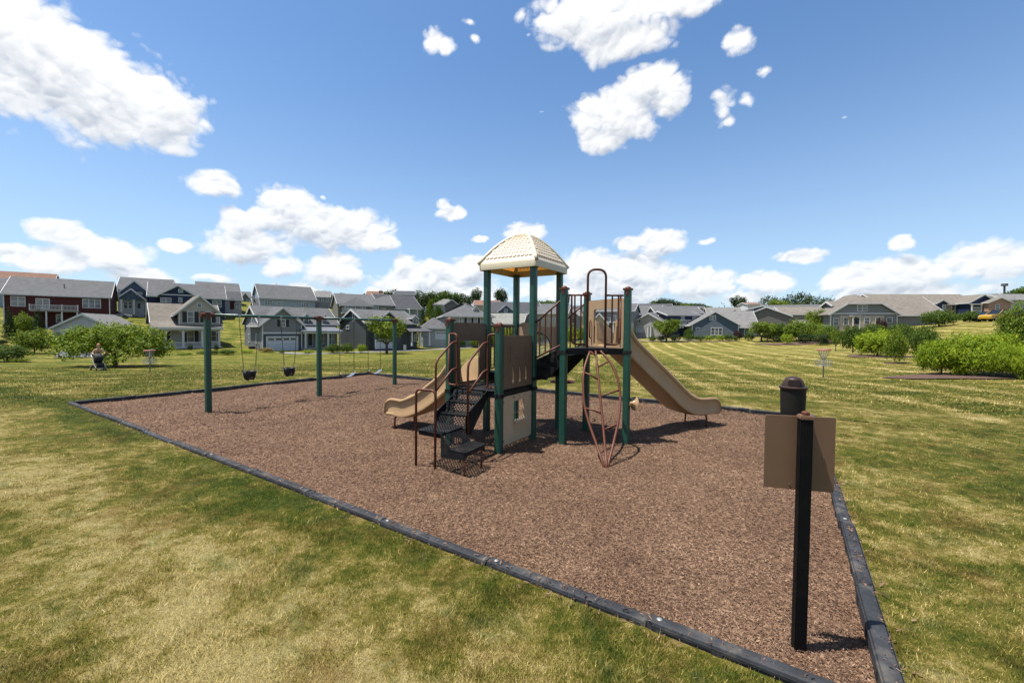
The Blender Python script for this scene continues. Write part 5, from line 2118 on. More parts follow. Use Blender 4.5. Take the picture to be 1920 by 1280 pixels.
H.garage_l(g0[0], g1[0], max(g1[1], 0.0), g0[1], -0.03)
wn(H, zb, 1612, 578, 1656, 650, shut=0.45)
# left side wall openings and meter box
for (y_, z_a, z_b, w_) in ((4.6, 3.7, 5.0, 0.55), (2.6, 1.3, 2.5, 0.5), (6.6, 1.3, 2.5, 0.5)):
    H.opening(y_, y_ + w_, z_a, z_b, 0.25, face='l', trim=0.1)
H.b(MB().box(-0.5, 0.2, 3.6, 4.4, -0.2, 0.7), 'air_conditioner', SHUT)
H.b(MB().box(0.1, 0.26, 1.6, 1.9, 0.6, 1.2), 'meter_box', CONC)
# porch on the right
pz = H.lp(*zc(250, 722), -0.5)[1]
fz = H.lp(*zc(200, 880), -0.5)[1]
px1 = H.lp(*zc(450, 800), -0.5)[0]
topz = H.lp(*zc(200, 645), 1.2)[1]
mb = MB()
mb.hexa([(gx1 - 0.3, -0.9, pz + 0.2), (px1 + 0.4, -0.9, pz + 0.2), (px1 - 0.6, 1.4, topz), (gx1 - 0.3, 1.4, topz),
         (gx1 - 0.3, -0.9, pz + 0.32), (px1 + 0.4, -0.9, pz + 0.32), (px1 - 0.6, 1.4, topz + 0.12), (gx1 - 0.3, 1.4, topz + 0.12)])
H.b(mb, 'porch_roof', plain('standing_seam_metal', (0.30, 0.31, 0.34), 0.35, 0.05, metal=0.4))
H.b(MB().box(gx1, px1 + 0.1, -0.75, -0.5, pz - 0.08, pz + 0.2), 'porch_beam', WHITE)
H.b(MB().box(gx1, px1 + 0.1, -0.8, 1.2, -1.5, fz), 'porch_base', CONC)
for xx in (75, 195, 320, 445):
    H.column(H.lp(*zc(xx, 800), -0.6)[0], -0.6, fz, pz, 0.22)
wn(H, zc, 100, 730, 150, 860, v=1.2, name='front_door', rows=1, glass=DOORM)
wn(H, zc, 210, 735, 270, 840, v=1.2, n=2)
wn(H, zc, 335, 735, 380, 840, v=1.2, n=2)
for (xa, xb) in ((52, 118), (262, 305)):
    a, b_ = H.lp(*zc(xa, 575), 1.4)[0], H.lp(*zc(xb, 575), 1.4)[0]
    z0_, z1_ = H.lp(*zc(80, 640), 1.4)[1], H.lp(*zc(80, 550), 1.4)[1]
    H.wing(a, b_, 1.5, 4.0, z1_, z1_ + 0.5, 'y', W_GRY, R_GREY, z0=z0_ - 0.3, over=0.2)
    m_ = (a + b_) / 2
    H.opening(m_ - 0.3, m_ + 0.3, z0_ + 0.2, z1_ - 0.1, 1.5, trim=0.14, rows=1)

# ---- 5: dark slate house behind the small leafy tree
H = House('dark slate sided house behind the leafy tree by the right swing post', *zc(735, 870), 70, 46)
ex = H.lp(*zc(1290, 700))[0]
eg = H.lp(*zc(740, 610))[1]
rgz = H.lz(*zc(900, 475), ex * .45, 5) - 0.1
H.wing(0, ex, 0, 10, eg, rgz, 'x', W_DGR, R_GREY)
gx0 = H.lp(*zc(830, 640), -1)[0]
gx1 = H.lp(*zc(1110, 640), -1)[0]
H.wing(gx0, gx1, -1.2, 4, eg, H.lz(*zc(968, 478), (gx0 + gx1) / 2, -1.2) - 0.2, 'y', W_DGR, R_GREY)
H.garage(*zc(842, 800), *zc(1035, 890), v=-1.2)
for (y_, z_a, z_b, w_) in ((4.2, 4.4, 5.5, 0.5), (6.2, 2.9, 3.4, 1.0)):
    H.opening(y_, y_ + w_, z_a, z_b, 0.0, face='l', trim=0.1, rows=1)
a, b_ = H.lp(*zc(1235, 600), 0.4)[0], H.lp(*zc(1285, 600), 0.4)[0]
z0_, z1_ = H.lp(*zc(1260, 650), 0.4)[1], H.lp(*zc(1260, 560), 0.4)[1]
H.wing(a, b_, 0.3, 3, z1_, z1_ + 0.4, 'y', W_DGR, R_GREY, z0=z0_ - 0.2, over=0.2)
H.opening((a + b_) / 2 - 0.3, (a + b_) / 2 + 0.3, z0_ + 0.15, z1_ - 0.1, 0.3, trim=0.12)
pz, fz = H.lp(*zc(1300, 712), -1.2)[1], H.lp(*zc(1300, 830), -1.2)[1]
pa_, pb_ = H.lp(*zc(1195, 760), -1.2)[0], H.lp(*zc(1430, 760), -1.2)[0]
tz_ = H.lp(*zc(1260, 655), 0)[1]
H.b(MB().hexa([(pa_, -1.6, pz), (pb_ + 0.3, -1.6, pz), (pb_ - 0.8, 0.3, tz_), (pa_, 0.3, tz_), (pa_, -1.6, pz + 0.15), (pb_ + 0.3, -1.6, pz + 0.15), (pb_ - 0.8, 0.3, tz_ + 0.12), (pa_, 0.3, tz_ + 0.12)]), 'porch_roof', R_GREY)
for xx in (1235, 1325, 1425):
    H.column(H.lp(*zc(xx, 770), -1.3)[0], -1.3, fz - 0.5, pz, 0.24)
wn(H, zc, 1260, 740, 1300, 810, n=2)

# ---- 6: hip roofed pale grey house behind the left play posts
H = House('pale grey hip roofed house with dark shuttered upper windows', *zg(560, 1000), 82, 16)
a0 = H.lp(*zg(545, 900))[0]
a1 = H.lp(*zg(960, 900))[0]
eg = H.lp(*zg(640, 758))[1]
H.wing(a0, a1, 0, 11, eg, H.lz(*zg(690, 655), (a0 + a1) / 2, 5.5), 'x', siding('light_grey_siding', (0.38, 0.41, 0.45)), R_GREY, hip=0.95, over=0.6)
for (xa, xb) in ((741, 772), (799, 830), (857, 885)):
    wn(H, zg, xa, 790, xb, 842, shut=0.5)
wn(H, zg, 672, 790, 690, 842)
a, b_ = H.lp(*zg(800, 730), 1.8)[0], H.lp(*zg(832, 730), 1.8)[0]
z0_, z1_ = H.lp(*zg(815, 742), 1.8)[1], H.lp(*zg(815, 705), 1.8)[1]
H.wing(a, b_, 1.8, 5, z1_, z1_ + 0.4, 'y', WHITE, R_GREY, z0=z0_, over=0.15)
H.opening((a + b_) / 2 - 0.25, (a + b_) / 2 + 0.25, z0_ + 0.25, z1_ - 0.1, 1.8, trim=0.1)
g0, g1 = H.lp(*zg(345, 900), 0)[0], a0 + 0.5
ge = H.lp(*zg(450, 860), -0.5)[1]
H.wing(g0, g1, -0.6, 8, ge, H.lz(*zg(470, 785), (g0 + g1) / 2, 3.7), 'y', siding('light_grey_siding', (0.38, 0.41, 0.45)), R_GREY, hip=0.9, over=0.5)
q0, q1 = H.lp(*zg(462, 912), -0.6), H.lp(*zg(552, 975), -0.6)
H.garage_l(q0[0], q1[0], q1[1], q0[1], -0.6)
for xx in (768, 825):
    wn(H, zg, xx, 925, xx + 25, 1000)
wn(H, zg, 560, 925, 600, 985, n=2)

# ---- second row on the left
H = House('white and slate blue gabled house behind the garage', *za(1260, 525), 92, 34)
x1 = H.lp(*za(1605, 500))[0]
e1 = H.lp(*za(1605, 410), 2)[1]
H.wing(0, x1 + 4, 2.5, 12, H.lp(*za(1300, 300), 2.5)[1], H.lz(*za(1260, 180), 1, 7.2), 'x', W_LBL, R_GREY)
H.wing(0.8, x1, 1.2, 5, H.lp(*za(1300, 300), 1.2)[1] - 0.4, H.lz(*za(1470, 210), x1 / 2, 1.2) - 0.1, 'y', W_BLU, R_GREY, over=0.3)
H.wing(0.5, x1 - 0.3, -1.0, 2, H.lp(*za(1320, 405), -1)[1], H.lz(*za(1515, 300), x1 * .6, -1) - 0.1, 'y', W_BLU, R_GREY, z0=H.lp(*za(1320, 415), -1)[1], over=0.3)
H.b(MB().box(0.6, x1 - 0.4, -0.2, 1.2, -2, H.lp(*za(1320, 412), -1)[1]), 'porch_wall', W_GW)
for xx in (1325, 1462, 1595):
    u = H.lp(*za(xx, 470), -0.9)[0]
    H.column(u, -0.9, -1, H.lp(*za(1320, 415), -0.9)[1], 0.35)
wn(H, za, 1352, 440, 1392, 510, v=-0.22)
wn(H, za, 1402, 440, 1440, 510, v=-0.22)
wn(H, za, 1498, 455, 1535, 515, v=-0.22, name='front_door', rows=1, glass=DOORM)
wn(H, za, 1488, 340, 1548, 362, v=-1.0, n=3, rows=1)

H = House('navy blue gabled house with white windows on the upper street', *zb(262, 470), 88, 38)
x1 = H.lp(*zb(690, 400))[0]
e1 = H.lp(*zb(300, 300))[1]
H.wing(0.5, x1 - 0.3, 0, 6, e1, H.lz(*zb(520, 203), x1 * .58, 0) - 0.15, 'y', W_NAV, R_GREY, over=0.5)
bz = e1
H.b(MB().box(0.6, x1 - 0.4, -0.04, 0, bz - 0.1, bz + 0.1), 'trim_band', WHITE)
xe = H.lp(*zb(1000, 450), 3)[0]
H.wing(-1.5, xe, 3, 13, H.lp(*zb(820, 342), 3)[1], H.lz(*zb(600, 205), x1, 8) + 0.1, 'x', W_NAV, R_GREY)
wn(H, zb, 300, 342, 410, 388, n=2)
wn(H, zb, 497, 342, 530, 388)
wn(H, zb, 495, 246, 538, 280, rows=1)
wn(H, zb, 865, 368, 957, 438, v=3, n=2)
H = House('grey roofed house above the navy blue one', *zb(690, 300), 120, 38)
x1 = H.lp(*zb(1160, 260))[0]
H.wing(0, x1, 0, 10, H.lp(*zb(700, 250))[1], H.lz(*zb(900, 178), x1 / 2, 5), 'x', W_TAU, R_GREY)
H = House('small maroon fronted house between two larger ones', *zb(1000, 480), 106, 38)
x1 = H.lp(*zb(1180, 450))[0]
H.wing(0, x1, 0, 9, H.lp(*zb(1010, 360))[1], H.lz(*zb(1100, 280), x1 / 2, 4.5), 'x', W_GW, R_DARK)
H.b(MB().box(x1 * .3, x1 * .6, -0.05, 0, 0.4, 3.0), 'maroon_wall', W_RED)
wn(H, zb, 1105, 400, 1150, 470, n=2)

H = House('long pale blue house with a white gable on the upper street', *zb(1385, 440), 96, 40)
x1 = H.lp(*zb(1985, 420))[0]
e1 = H.lp(*zb(1400, 335))[1]
H.wing(0, x1, 0, 10, e1, H.lz(*zb(1500, 205), x1 * .3, 5), 'x', W_LBL, R_GREY)
wn(H, zb, 1432, 362, 1518, 414, n=3)
wn(H, zb, 1570, 384, 1628, 420, n=2)
wn(H, zb, 1835, 382, 1905, 434, n=3)
H.wing(-1.0, 1.2, 1.5, 4, e1 - 1.8, e1 - 0.3, 'x', WHITE, R_GREY, over=0.3)
H.opening(2.2, 3.3, 1.5, 2.6, -1.0, face='l')

H = House('olive grey gabled house with a white balcony on the upper street', *zc(465, 540), 98, 30)
x1 = H.lp(*zc(895, 500))[0]
e1 = H.lp(*zc(470, 400))[1]
H.wing(-0.5, x1 + 3.5, 1.5, 12, H.lp(*zc(850, 415), 1.5)[1], H.lz(*zc(500, 300), 1, 6.7), 'x', W_OLV, R_GREY)
gx1 = H.lp(*zc(790, 420))[0]
H.wing(0.2, gx1, 0, 5, e1 - 0.1, H.lz(*zc(625, 325), gx1 / 2, 0), 'y', W_TAU, R_GREY, hip=0.55, over=0.5)
wn(H, zc, 505, 420, 568, 468, n=2)
wn(H, zc, 590, 425, 645, 458, n=2)
wn(H, zc, 668, 430, 730, 462, n=2)
wn(H, zc, 785, 435, 870, 460, v=1.5, n=3)
q = H.lp(*zc(470, 500), -1.5)
H.railing(q[0], q[0] + 2.0, -1.5, q[1], q[1] + 1.0)
H.b(MB().box(q[0], q[0] + 2.0, -1.6, 0, q[1] - 0.15, q[1]), 'balcony_floor', WHITE)

H = House('tall hip roofed grey house on the ridge above the pale blue one', *zc(0, 400), 135, 35)
x1 = H.lp(*zc(170, 350))[0]
H.wing(-4, x1, 0, 9, H.lp(*zc(100, 350))[1], H.lz(*zc(60, 250), x1 * .3, 4.5), 'x', W_LBL, R_GREY, hip=0.7)
H = House('light grey house on the ridge behind the olive one', *zc(180, 420), 140, 20)
x1 = H.lp(*zc(340, 400))[0]
H.wing(0, x1, 0, 9, H.lp(*zc(250, 330))[1], H.lz(*zc(380, 272), x1 * .7, 4.5), 'x', W_GRY, R_LT)
for xx in (200, 250, 300):
    wn(H, zc, xx, 345, xx + 22, 380)
H = House('red brick chimneyed house on the ridge', *zc(730, 360), 150, 10)
x1 = H.lp(*zc(900, 340))[0]
H.wing(0, x1, 0, 9, H.lp(*zc(800, 340))[1], H.lz(*zc(800, 272), x1 * .5, 4.5), 'x', W_BRK, R_BRN)
H.b(MB().box(x1 - 1.2, x1, 3, 4.2, 0, H.lz(*zc(893, 262), x1, 3.5)), 'chimney', W_BRK)

H = House('pale blue house with a steep white gable and dark grey roof', *zc(890, 480), 104, 42)
x1 = H.lp(*zc(1320, 480), 1)[0]
e1 = H.lp(*zc(1130, 455), 0)[1]
H.wing(0.3, x1, 0, 10, e1, H.lz(*zc(960, 303), 1.5, 5), 'x', W_LBL, R_DARK)
q = H.lp(*zc(1200, 462), -1)
wn(H, zc, 1215, 470, 1275, 512, n=2)
H.b(MB().box(q[0], x1, -1.6, 0, q[1] - 0.1, q[1] + 0.15), 'porch_roof', WHITE)
for k in (0.0, 0.5, 1.0):
    H.column(q[0] + (x1 - q[0]) * k, -1.5, -1, q[1] - 0.1, 0.2)
H = House('low grey hip roofed house on the hill in front of the wood', *zc(1470, 440), 130, 10)
x1 = H.lp(*zc(1750, 420))[0]
H.wing(0, x1, 0, 9, H.lp(*zc(1600, 408))[1], H.lz(*zc(1600, 352), x1 * .5, 4.5), 'x', W_GW, R_LT, hip=0.7)
H = House('small grey gabled house at the foot of the wood', *zc(1600, 440), 118, 10)
x1 = H.lp(*zc(1740, 440))[0]
H.wing(0, x1, 0, 9, H.lp(*zc(1600, 410))[1], H.lz(*zc(1670, 362), x1 * .5, 0), 'y', W_TAU, R_LT)
H = House('grey house with dormer window on the ridge under the trees', *zc(1040, 330), 160, 10)
x1 = H.lp(*zc(1260, 320))[0]
H.wing(0, x1, 0, 9, H.lp(*zc(1100, 305))[1], H.lz(*zc(1100, 268), x1 * .4, 4.5), 'x', W_GRY, R_DARK)

# ---- middle distance, seen between the play posts
H = House('sand coloured house with tan roof seen between the canopy posts', *zg(800, 700), 150, 0)
x1 = H.lp(*zg(1020, 690))[0]
H.wing(0, x1, 0, 9, H.lp(*zg(900, 672))[1], H.lz(*zg(850, 634), x1 * .3, 4.5), 'x', W_TAN, R_BRN)
H = House('slate blue gabled house with grey roof seen between the canopy posts', *zg(1025, 800), 104, 8)
x1 = H.lp(*zg(1145, 780))[0]
e1 = H.lp(*zg(1030, 722))[1]
H.wing(0, x1, 0, 5, e1, H.lz(*zg(1082, 668), x1 / 2, 0) - 0.1, 'y', W_BLU, R_GREY)
x2 = H.lp(*zg(1400, 740), 2)[0]
H.wing(-3, x2, 2, 11, H.lp(*zg(1300, 735), 2)[1], H.lz(*zg(1200, 652), x2 * .5, 6.5), 'x', W_BLU, R_DARK)
wn(H, zg, 1070, 710, 1095, 740)
H = House('low house with a broad light grey roof behind the slide hood', *zg(885, 900), 88, -8)
x1 = H.lp(*zg(1230, 850))[0]
H.wing(0, x1, 0, 11, H.lp(*zg(1000, 838))[1], H.lz(*zg(1000, 752), x1 * .4, 5.5), 'x', W_TAU, shingle('green_grey_shingles', (0.25, 0.25, 0.225)))
H = House('sand coloured house with white trim seen through the bridge railing', *zg(1240, 940), 92, -14)
x1 = H.lp(*zg(1560, 900))[0]
e1 = H.lp(*zg(1300, 745))[1]
H.wing(2.0, x1 + 1.5, 0.6, 10, e1, H.lz(*zg(1450, 690), x1 * .5, 5.3), 'x', siding('pale_sand_siding', (0.50, 0.43, 0.33)), R_GREY)
gx1 = H.lp(*zg(1300, 850), -0.5)[0]
H.wing(0, gx1 + 1.5, -0.8, 5, e1 - 1.6, e1 + 0.2, 'y', W_GRY, R_GREY, rake=WHITE)
wn(H, zg, 1262, 748, 1292, 790, v=0.6, n=2)
wn(H, zg, 1480, 790, 1518, 820, n=2, v=0.6)
wn(H, zg, 1370, 790, 1410, 815, n=2, v=0.6)
H = House('grey and white porch house framed by the slide entry panel', 1113, 632, 94, -24)
x1 = H.lp(1160, 620)[0]
e1 = H.lp(1113, 583)[1]
H.wing(-1.5, x1 + 3, 0.8, 10, e1, H.lz(1135, 571, x1 * .5, 5.4), 'x', W_GRY, R_GREY)
q = H.lp(1118, 607, -0.8)[1]
H.wing(-0.3, 3.2, -0.9, 3, q + 0.2, q + 2.2, 'y', W_TAN, R_GREY)
H.win(1121, 610, 1129, 619, -0.9, n=2)
H.win(1137, 596, 1144, 604, 0.8)
H.win(1149, 592, 1154, 628, 0.8)
for k in (1132, 1140, 1150, 1158):
    H.column(H.lp(k, 610, -0.4)[0], -0.4, -0.5, H.lp(1135, 605, -0.4)[1], 0.25)
H.b(MB().box(H.lp(1131, 605, -0.4)[0], x1 + 2, -0.6, 0.8, H.lp(1135, 605, -0.4)[1], H.lp(1135, 605, -0.4)[1] + 0.25), 'porch_roof', WHITE)

# ---- right of the play structure
H = House('slate grey house with stone gable front left of the street tree', *zi(285, 1060), 96, -32)
x1 = H.lp(*zi(690, 1000))[0]
e1 = H.lp(*zi(690, 860))[1]
H.wing(-0.5, x1, 0, 12, e1, H.lz(*zi(380, 600), 1.2, 6), 'x', W_BLU, R_GREY)
H.wing(0.0, 6.0, -1.0, 5, H.lp(*zi(300, 800), -1)[1], H.lp(*zi(380, 612), -1)[1], 'y', W_STN, R_GREY)
H.garage(*zi(300, 930), *zi(445, 1060), v=-1.03, lights=3)
wn(H, zi, 352, 760, 400, 830, v=-1.0)
wn(H, zi, 470, 930, 560, 1050, n=2, name='front_door')
for xx in (575, 640):
    H.column(H.lp(*zi(xx, 980), -1.3)[0], -1.3, -1, H.lp(*zi(570, 890), -1.3)[1], 0.3)
H = House('long slate roofed house receding behind the right swing of houses', *zi(0, 640), 118, -30)
x1 = H.lp(*zi(800, 620))[0]
H.wing(-4, x1, 0, 13, H.lp(*zi(200, 650))[1], H.lz(*zi(180, 430), 3, 6.5), 'x', W_TAU, R_GREY)
H = House('grey ranch roofed house with lighter gable beyond the street tree', *zi(770, 800), 108, -6)
x1 = H.lp(*zi(1300, 700))[0]
H.wing(0, x1 + 6, 0, 11, H.lp(*zi(900, 600))[1], H.lz(*zi(900, 462), x1 * .4, 5.5), 'x', W_DGR, R_GREY)
H = House('navy grey house with a white railed balcony behind the street tree', *zi(1240, 900), 92, 6)
x1 = H.lp(*zi(1720, 800))[0]
e1 = H.lp(*zi(1400, 650))[1]
H.wing(-1, x1 + 2, 1.5, 11, e1, H.lz(*zi(1500, 570), x1 * .6, 6.2), 'x', W_NAV, R_GREY)
wn(H, zi, 1380, 700, 1440, 750, v=1.5)
wn(H, zi, 1500, 775, 1605, 860, v=1.5, n=2)
wn(H, zi, 1650, 700, 1760, 760, v=1.5, n=3)
q0, q1 = H.lp(*zi(1355, 870), 0), H.lp(*zi(1490, 870), 0)
H.railing(q0[0], q1[0], 0, q0[1], q0[1] + 1.0)
H.b(MB().box(q0[0], q1[0], -0.1, 1.5, q0[1] - 0.3, q0[1]), 'balcony_floor', WHITE)
for xx in (1355, 1410):
    H.column(H.lp(*zi(xx, 1000), 0)[0], 0, -0.5, q0[1] - 0.3, 0.2)
H = House('house with dark roof and orange toned patch behind the street tree', *zi(1200, 560), 132, -10)
x1 = H.lp(*zi(1830, 560))[0]
H.wing(0, x1, 0, 9, H.lp(*zi(1500, 560))[1], H.lz(*zi(1500, 455), x1 * .5, 4.5), 'x', W_BLU, R_DARK)
H.wing(1.2, 4.5, -0.6, 5, H.lp(*zi(1400, 560), -1)[1], H.lz(*zi(1420, 485), 3, 2), 'x', W_TAN, R_BRN)

H = House('slate blue house with triple white window and broad front gable', *zd(840, 760), 84, -17)
x1 = H.lp(*zd(1375, 740))[0]
e1 = H.lp(*zd(845, 628))[1]
pk = H.lz(*zd(1092, 485), x1 * .47, 0) - 0.1
H.wing(0.3, x1 - 0.2, 0, 13, e1, pk, 'y', W_BLU, R_LT, over=0.55)
H.corner(0.3, 0, -1, e1)
H.corner(x1 - 0.2, 0, -1, e1)
# lower grey-blue gable set in front
lw0, lw1 = H.lp(*zd(880, 740), -0.6)[0], H.lp(*zd(1330, 740), -0.6)[0]
le = H.lp(*zd(905, 715), -0.6)[1]
mb = MB().poly([(lw0, -0.3, -2), (lw1, -0.3, -2), (lw1, -0.3, le), ((lw0 + lw1) / 2, -0.3, H.lz(*zd(1110, 578), x1 * .5, -0.3)), (lw0, -0.3, le)], (0, 0.3, 0))
H.b(mb, 'front_wall', siding('grey_blue_siding', (0.15, 0.185, 0.22)))
wn(H, zd, 1070, 668, 1184, 742, v=-0.3, n=3)
wn(H, zd, 1055, 536, 1114, 580, n=2, rows=1)
wn(H, zd, 904, 668, 940, 736, v=-0.0)
x2 = H.lp(*zd(1560, 740), 4)[0]
H.wing(x1 - 3.5, x2, 3.0, 14, H.lp(*zd(1440, 640), 3)[1] - 0.3, H.lz(*zd(1280, 492), x1 - 1, 8.5), 'x', W_BLU, R_LT)
wn(H, zd, 1432, 675, 1475, 745, v=3.0)
wn(H, zd, 1490, 680, 1600, 745, v=3.0, n=3, glass=plain('sheer_blind', (0.5, 0.5, 0.5), 0.7))

H = House('grey gabled house with white paired windows behind the tree row', *zd(1410, 640), 100, -28)
x1 = H.lp(*zd(1900, 600), 2)[0]
e1 = H.lp(*zd(1420, 530))[1]
H.wing(0, 9.5, 0, 14, e1 - 0.2, H.lz(*zd(1490, 470), 3.5, 0) + 0.6, 'y', W_TAU, R_LT, over=0.4)
wn(H, zd, 1450, 520, 1495, 545, n=2, rows=1)
H.wing(7, x1 + 6, 3, 15, e1 - 2.2, H.lz(*zd(1750, 480), 12, 9), 'x', W_DGR, R_LT)
H = House('dark blue gabled house with long grey roof behind the tree row', *zd(1420, 540), 118, -26)
x1 = H.lp(*zd(1900, 520), 0)[0]
e1 = H.lp(*zd(1430, 480))[1]
H.wing(0, 9, 0, 12, e1, H.lz(*zd(1530, 428), 4, 0), 'y', W_NAV, R_GREY)
wn(H, zd, 1498, 460, 1530, 485, n=1)
H.wing(5, 24, 2, 14, e1 - 1.0, H.lz(*zd(1700, 420), 12, 8), 'x', W_DGR, R_GREY)
H = House('long low roofed house descending toward the right tree row', *ze_(60, 640), 108, -34)
H.wing(4, 30, 0, 12, H.lz(*ze_(400, 610), 14, 0), H.lz(*ze_(330, 500), 14, 6), 'x', W_TAU, R_LT)
H = House('small white building far left of the wooded hill', *zd(1470, 420), 175, 0)
H.wing(0, H.lp(*zd(1610, 420))[0], 0, 8, H.lp(*zd(1500, 412))[1], H.lz(*zd(1540, 396), 8, 4), 'x', WHITE, R_BRN)
H = House('tan roofed house between the trees and the large grey house', *ze_(640, 660), 98, -14)
x1 = H.lp(*ze_(1030, 600))[0]
H.wing(-3, x1, 1, 12, H.lp(*ze_(800, 570))[1], H.lz(*ze_(850, 492), x1 * .5, 6.5), 'x', siding('tan_grey_siding', (0.3, 0.27, 0.22)), R_TAN)
H.wing(x1 * .52, x1 * .78, -0.3, 4, H.lp(*ze_(900, 560))[1], H.lz(*ze_(925, 530), x1 * .65, 0), 'y', W_TAU, R_TAN)
wn(H, ze_, 935, 590, 980, 640, n=2)
H = House('white shed wall beside the large grey house', *ze_(905, 700), 84, -14, cat='shed', name='shed')
x1 = H.lp(*ze_(1000, 690))[0]
H.wing(0, x1, 0, 4, H.lp(*ze_(950, 640))[1], H.lp(*ze_(950, 626))[1], 'x', WHITE, R_LT, over=0.15)

H = House('large grey house with tan roof and stone clad entry', *ze_(1005, 710), 72, -12)
x1 = H.lp(*ze_(1800, 690))[0]
e1 = H.lp(*ze_(1020, 560))[1]
xp = H.lp(*ze_(1405, 560))[0]
zr_b = H.lz(*ze_(1405, 345), x1 / 2, 2.6)
zc_b = H.lp(*ze_(1405, 446))[1]
xm_b, y1_b, fo = x1 / 2, 6.0, -0.35
kc = (zc_b - e1) / (zr_b - e1)
xc0, xc1 = kc * xm_b, x1 - kc * xm_b
H.b(MB().poly([(0, 0, -2.5), (x1, 0, -2.5), (x1, 0, e1), (xc1, 0, zc_b), (xc0, 0, zc_b), (0, 0, e1)], (0, y1_b, 0)), 'wall', W_GRY)
ov = 0.5
eo = e1 - ov * (zr_b - e1) / xm_b
mb = MB()
for pl_ in ([(-ov, fo, eo), (xc0, fo, zc_b), (xm_b, 2.6, zr_b), (xm_b, y1_b, zr_b), (-ov, y1_b, eo)],
            [(x1 + ov, fo, eo), (xc1, fo, zc_b), (xm_b, 2.6, zr_b), (xm_b, y1_b, zr_b), (x1 + ov, y1_b, eo)],
            [(xc0, fo, zc_b), (xc1, fo, zc_b), (xm_b, 2.6, zr_b)]):
    mb.poly([(p_[0], p_[1], p_[2] + 0.02) for p_ in pl_], (0, 0, 0.16))
rb_ = H.b(mb, 'roof', R_TAN)
for (qa, qb) in (((-ov, eo), (xc0, zc_b)), ((x1 + ov, eo), (xc1, zc_b)), ((xc0, zc_b), (xc1, zc_b))):
    H.b(MB().beam((qa[0], fo - 0.04, qa[1] + 0.06), (qb[0], fo - 0.04, qb[1] + 0.06), 0.05, 0.24), 'rake_board', WHITE, rb_)
H.b(MB().box(0.05, x1 - 0.05, -0.05, 0, e1 - 0.12, e1 + 0.08), 'trim_band', WHITE)
H.corner(0, 0, -1, e1)
H.corner(x1, 0, -1, e1)
s0_, s1_ = H.lp(*ze_(1115, 650), -0.12)[0], H.lp(*ze_(1650, 650), -0.12)[0]
H.b(MB().box(s0_, s1_, -0.12, 0, -1, e1 - 0.35), 'stone_wall', W_TSTN)
wn(H, ze_, 1330, 458, 1438, 534, n=2)
for (xa, ya, xb, yb) in ((1045, 620, 1098, 702), (1165, 615, 1218, 695), (1415, 612, 1470, 680), (1550, 612, 1605, 680), (1683, 615, 1740, 662)):
    wn(H, ze_, xa, ya, xb, yb, v=-0.12 if 1110 < xa < 1640 else 0)
wn(H, ze_, 1285, 610, 1350, 690, v=-0.12, name='front_door', rows=1, glass=DOORM)
q0, q1 = H.lp(*ze_(1265, 600), -1.2), H.lp(*ze_(1370, 580), -1.2)
H.b(MB().box(q0[0], q1[0], -1.4, -0.1, q0[1], q1[1]), 'entry_hood', CONC)
H.column(q0[0] + 0.15, -1.25, -0.5, q0[1], 0.16)
H.column(q1[0] - 0.15, -1.25, -0.5, q0[1], 0.16)
x2 = H.lp(*zf(640, 500), 2)[0]
H.wing(x1 - 3, x2 + 3, 2.2, 14, H.lp(*zf(560, 447), 2.2)[1], H.lz(*zf(400, 272), x1 + 3, 8.1), 'x', W_GRY, R_TAN)
# left dormer
ql, qr = H.lp(*ze_(1042, 500), 2.5)[0], H.lp(*ze_(1225, 500), 2.5)[0]
H.wing(ql, qr, 2.5, 6.5, H.lp(*ze_(1040, 470), 2.5)[1], H.lp(*ze_(1200, 415), 2.5)[1], 'x', W_TAU, R_TAN, z0=e1 - 0.5, over=0.15)

H = House('navy and brick ranch house behind the parked cars', *zf(740, 420), 98, -4)
x1 = H.lp(*zf(1130, 400))[0]
e1 = H.lp(*zf(880, 330))[1]
xr = H.lp(*zf(1390, 300), -1)[0]
H.wing(-10, xr, 2, 14, e1, H.lz(*zf(850, 240), x1 * .4, 8), 'x', W_BRK, R_TAN)
H.wing(0, H.lp(*zf(865, 330), -0.5)[0], -0.5, 5, H.lp(*zf(740, 322), -0.5)[1], H.lp(*zf(795, 293), -0.5)[1], 'y', W_NAV, R_TAN)
wn(H, zf, 820, 345, 850, 385, v=-0.5)
wn(H, zf, 915, 345, 983, 398, v=2, n=2)
g0 = H.lp(*zf(1100, 320), -1)[0]
H.wing(g0, xr, -1, 6, H.lp(*zf(1115, 318), -1)[1], H.lz(*zf(1295, 238), (g0 + xr) / 2, -1), 'y', W_NAV, R_TAN)
q0, q1 = H.lp(*zf(1135, 410), -1.6), H.lp(*zf(1235, 340), -1.6)
H.b(MB().box(q0[0], q1[0], -1.05, -1.0, q0[1], q1[1]), 'porch_shade_panel', DARKIN)  # flat dark panel: the shade inside the porch is put into its colour
H.railing(q0[0], q1[0], -1.5, q0[1], q0[1] + 1.0)
H.column(q0[0], -1.4, q0[1] - 1, q1[1], 0.2)
H.column(q1[0], -1.4, q0[1] - 1, q1[1], 0.2)
H.b(MB().box(q0[0] - 0.2, q1[0] + 0.2, -1.6, -1.0, q1[1], q1[1] + 0.2), 'porch_beam', WHITE)
wn(H, zf, 1252, 340, 1285, 396, v=-1)
b0, b1 = H.lp(*zf(1300, 400), -2.5)[0], H.lp(*zf(1530, 400), -2.5)[0]
H.wing(b0, b1, -2.5, 5, H.lp(*zf(1320, 316), -2.5)[1], H.lp(*zf(1420, 268), -2.5)[1], 'y', W_BRK, R_TAN)
wn(H, zf, 1372, 340, 1410, 392, v=-2.5)
H = House('pale roofed house at the right edge behind the tall leafy shrub', *zf(1500, 330), 118, 0)
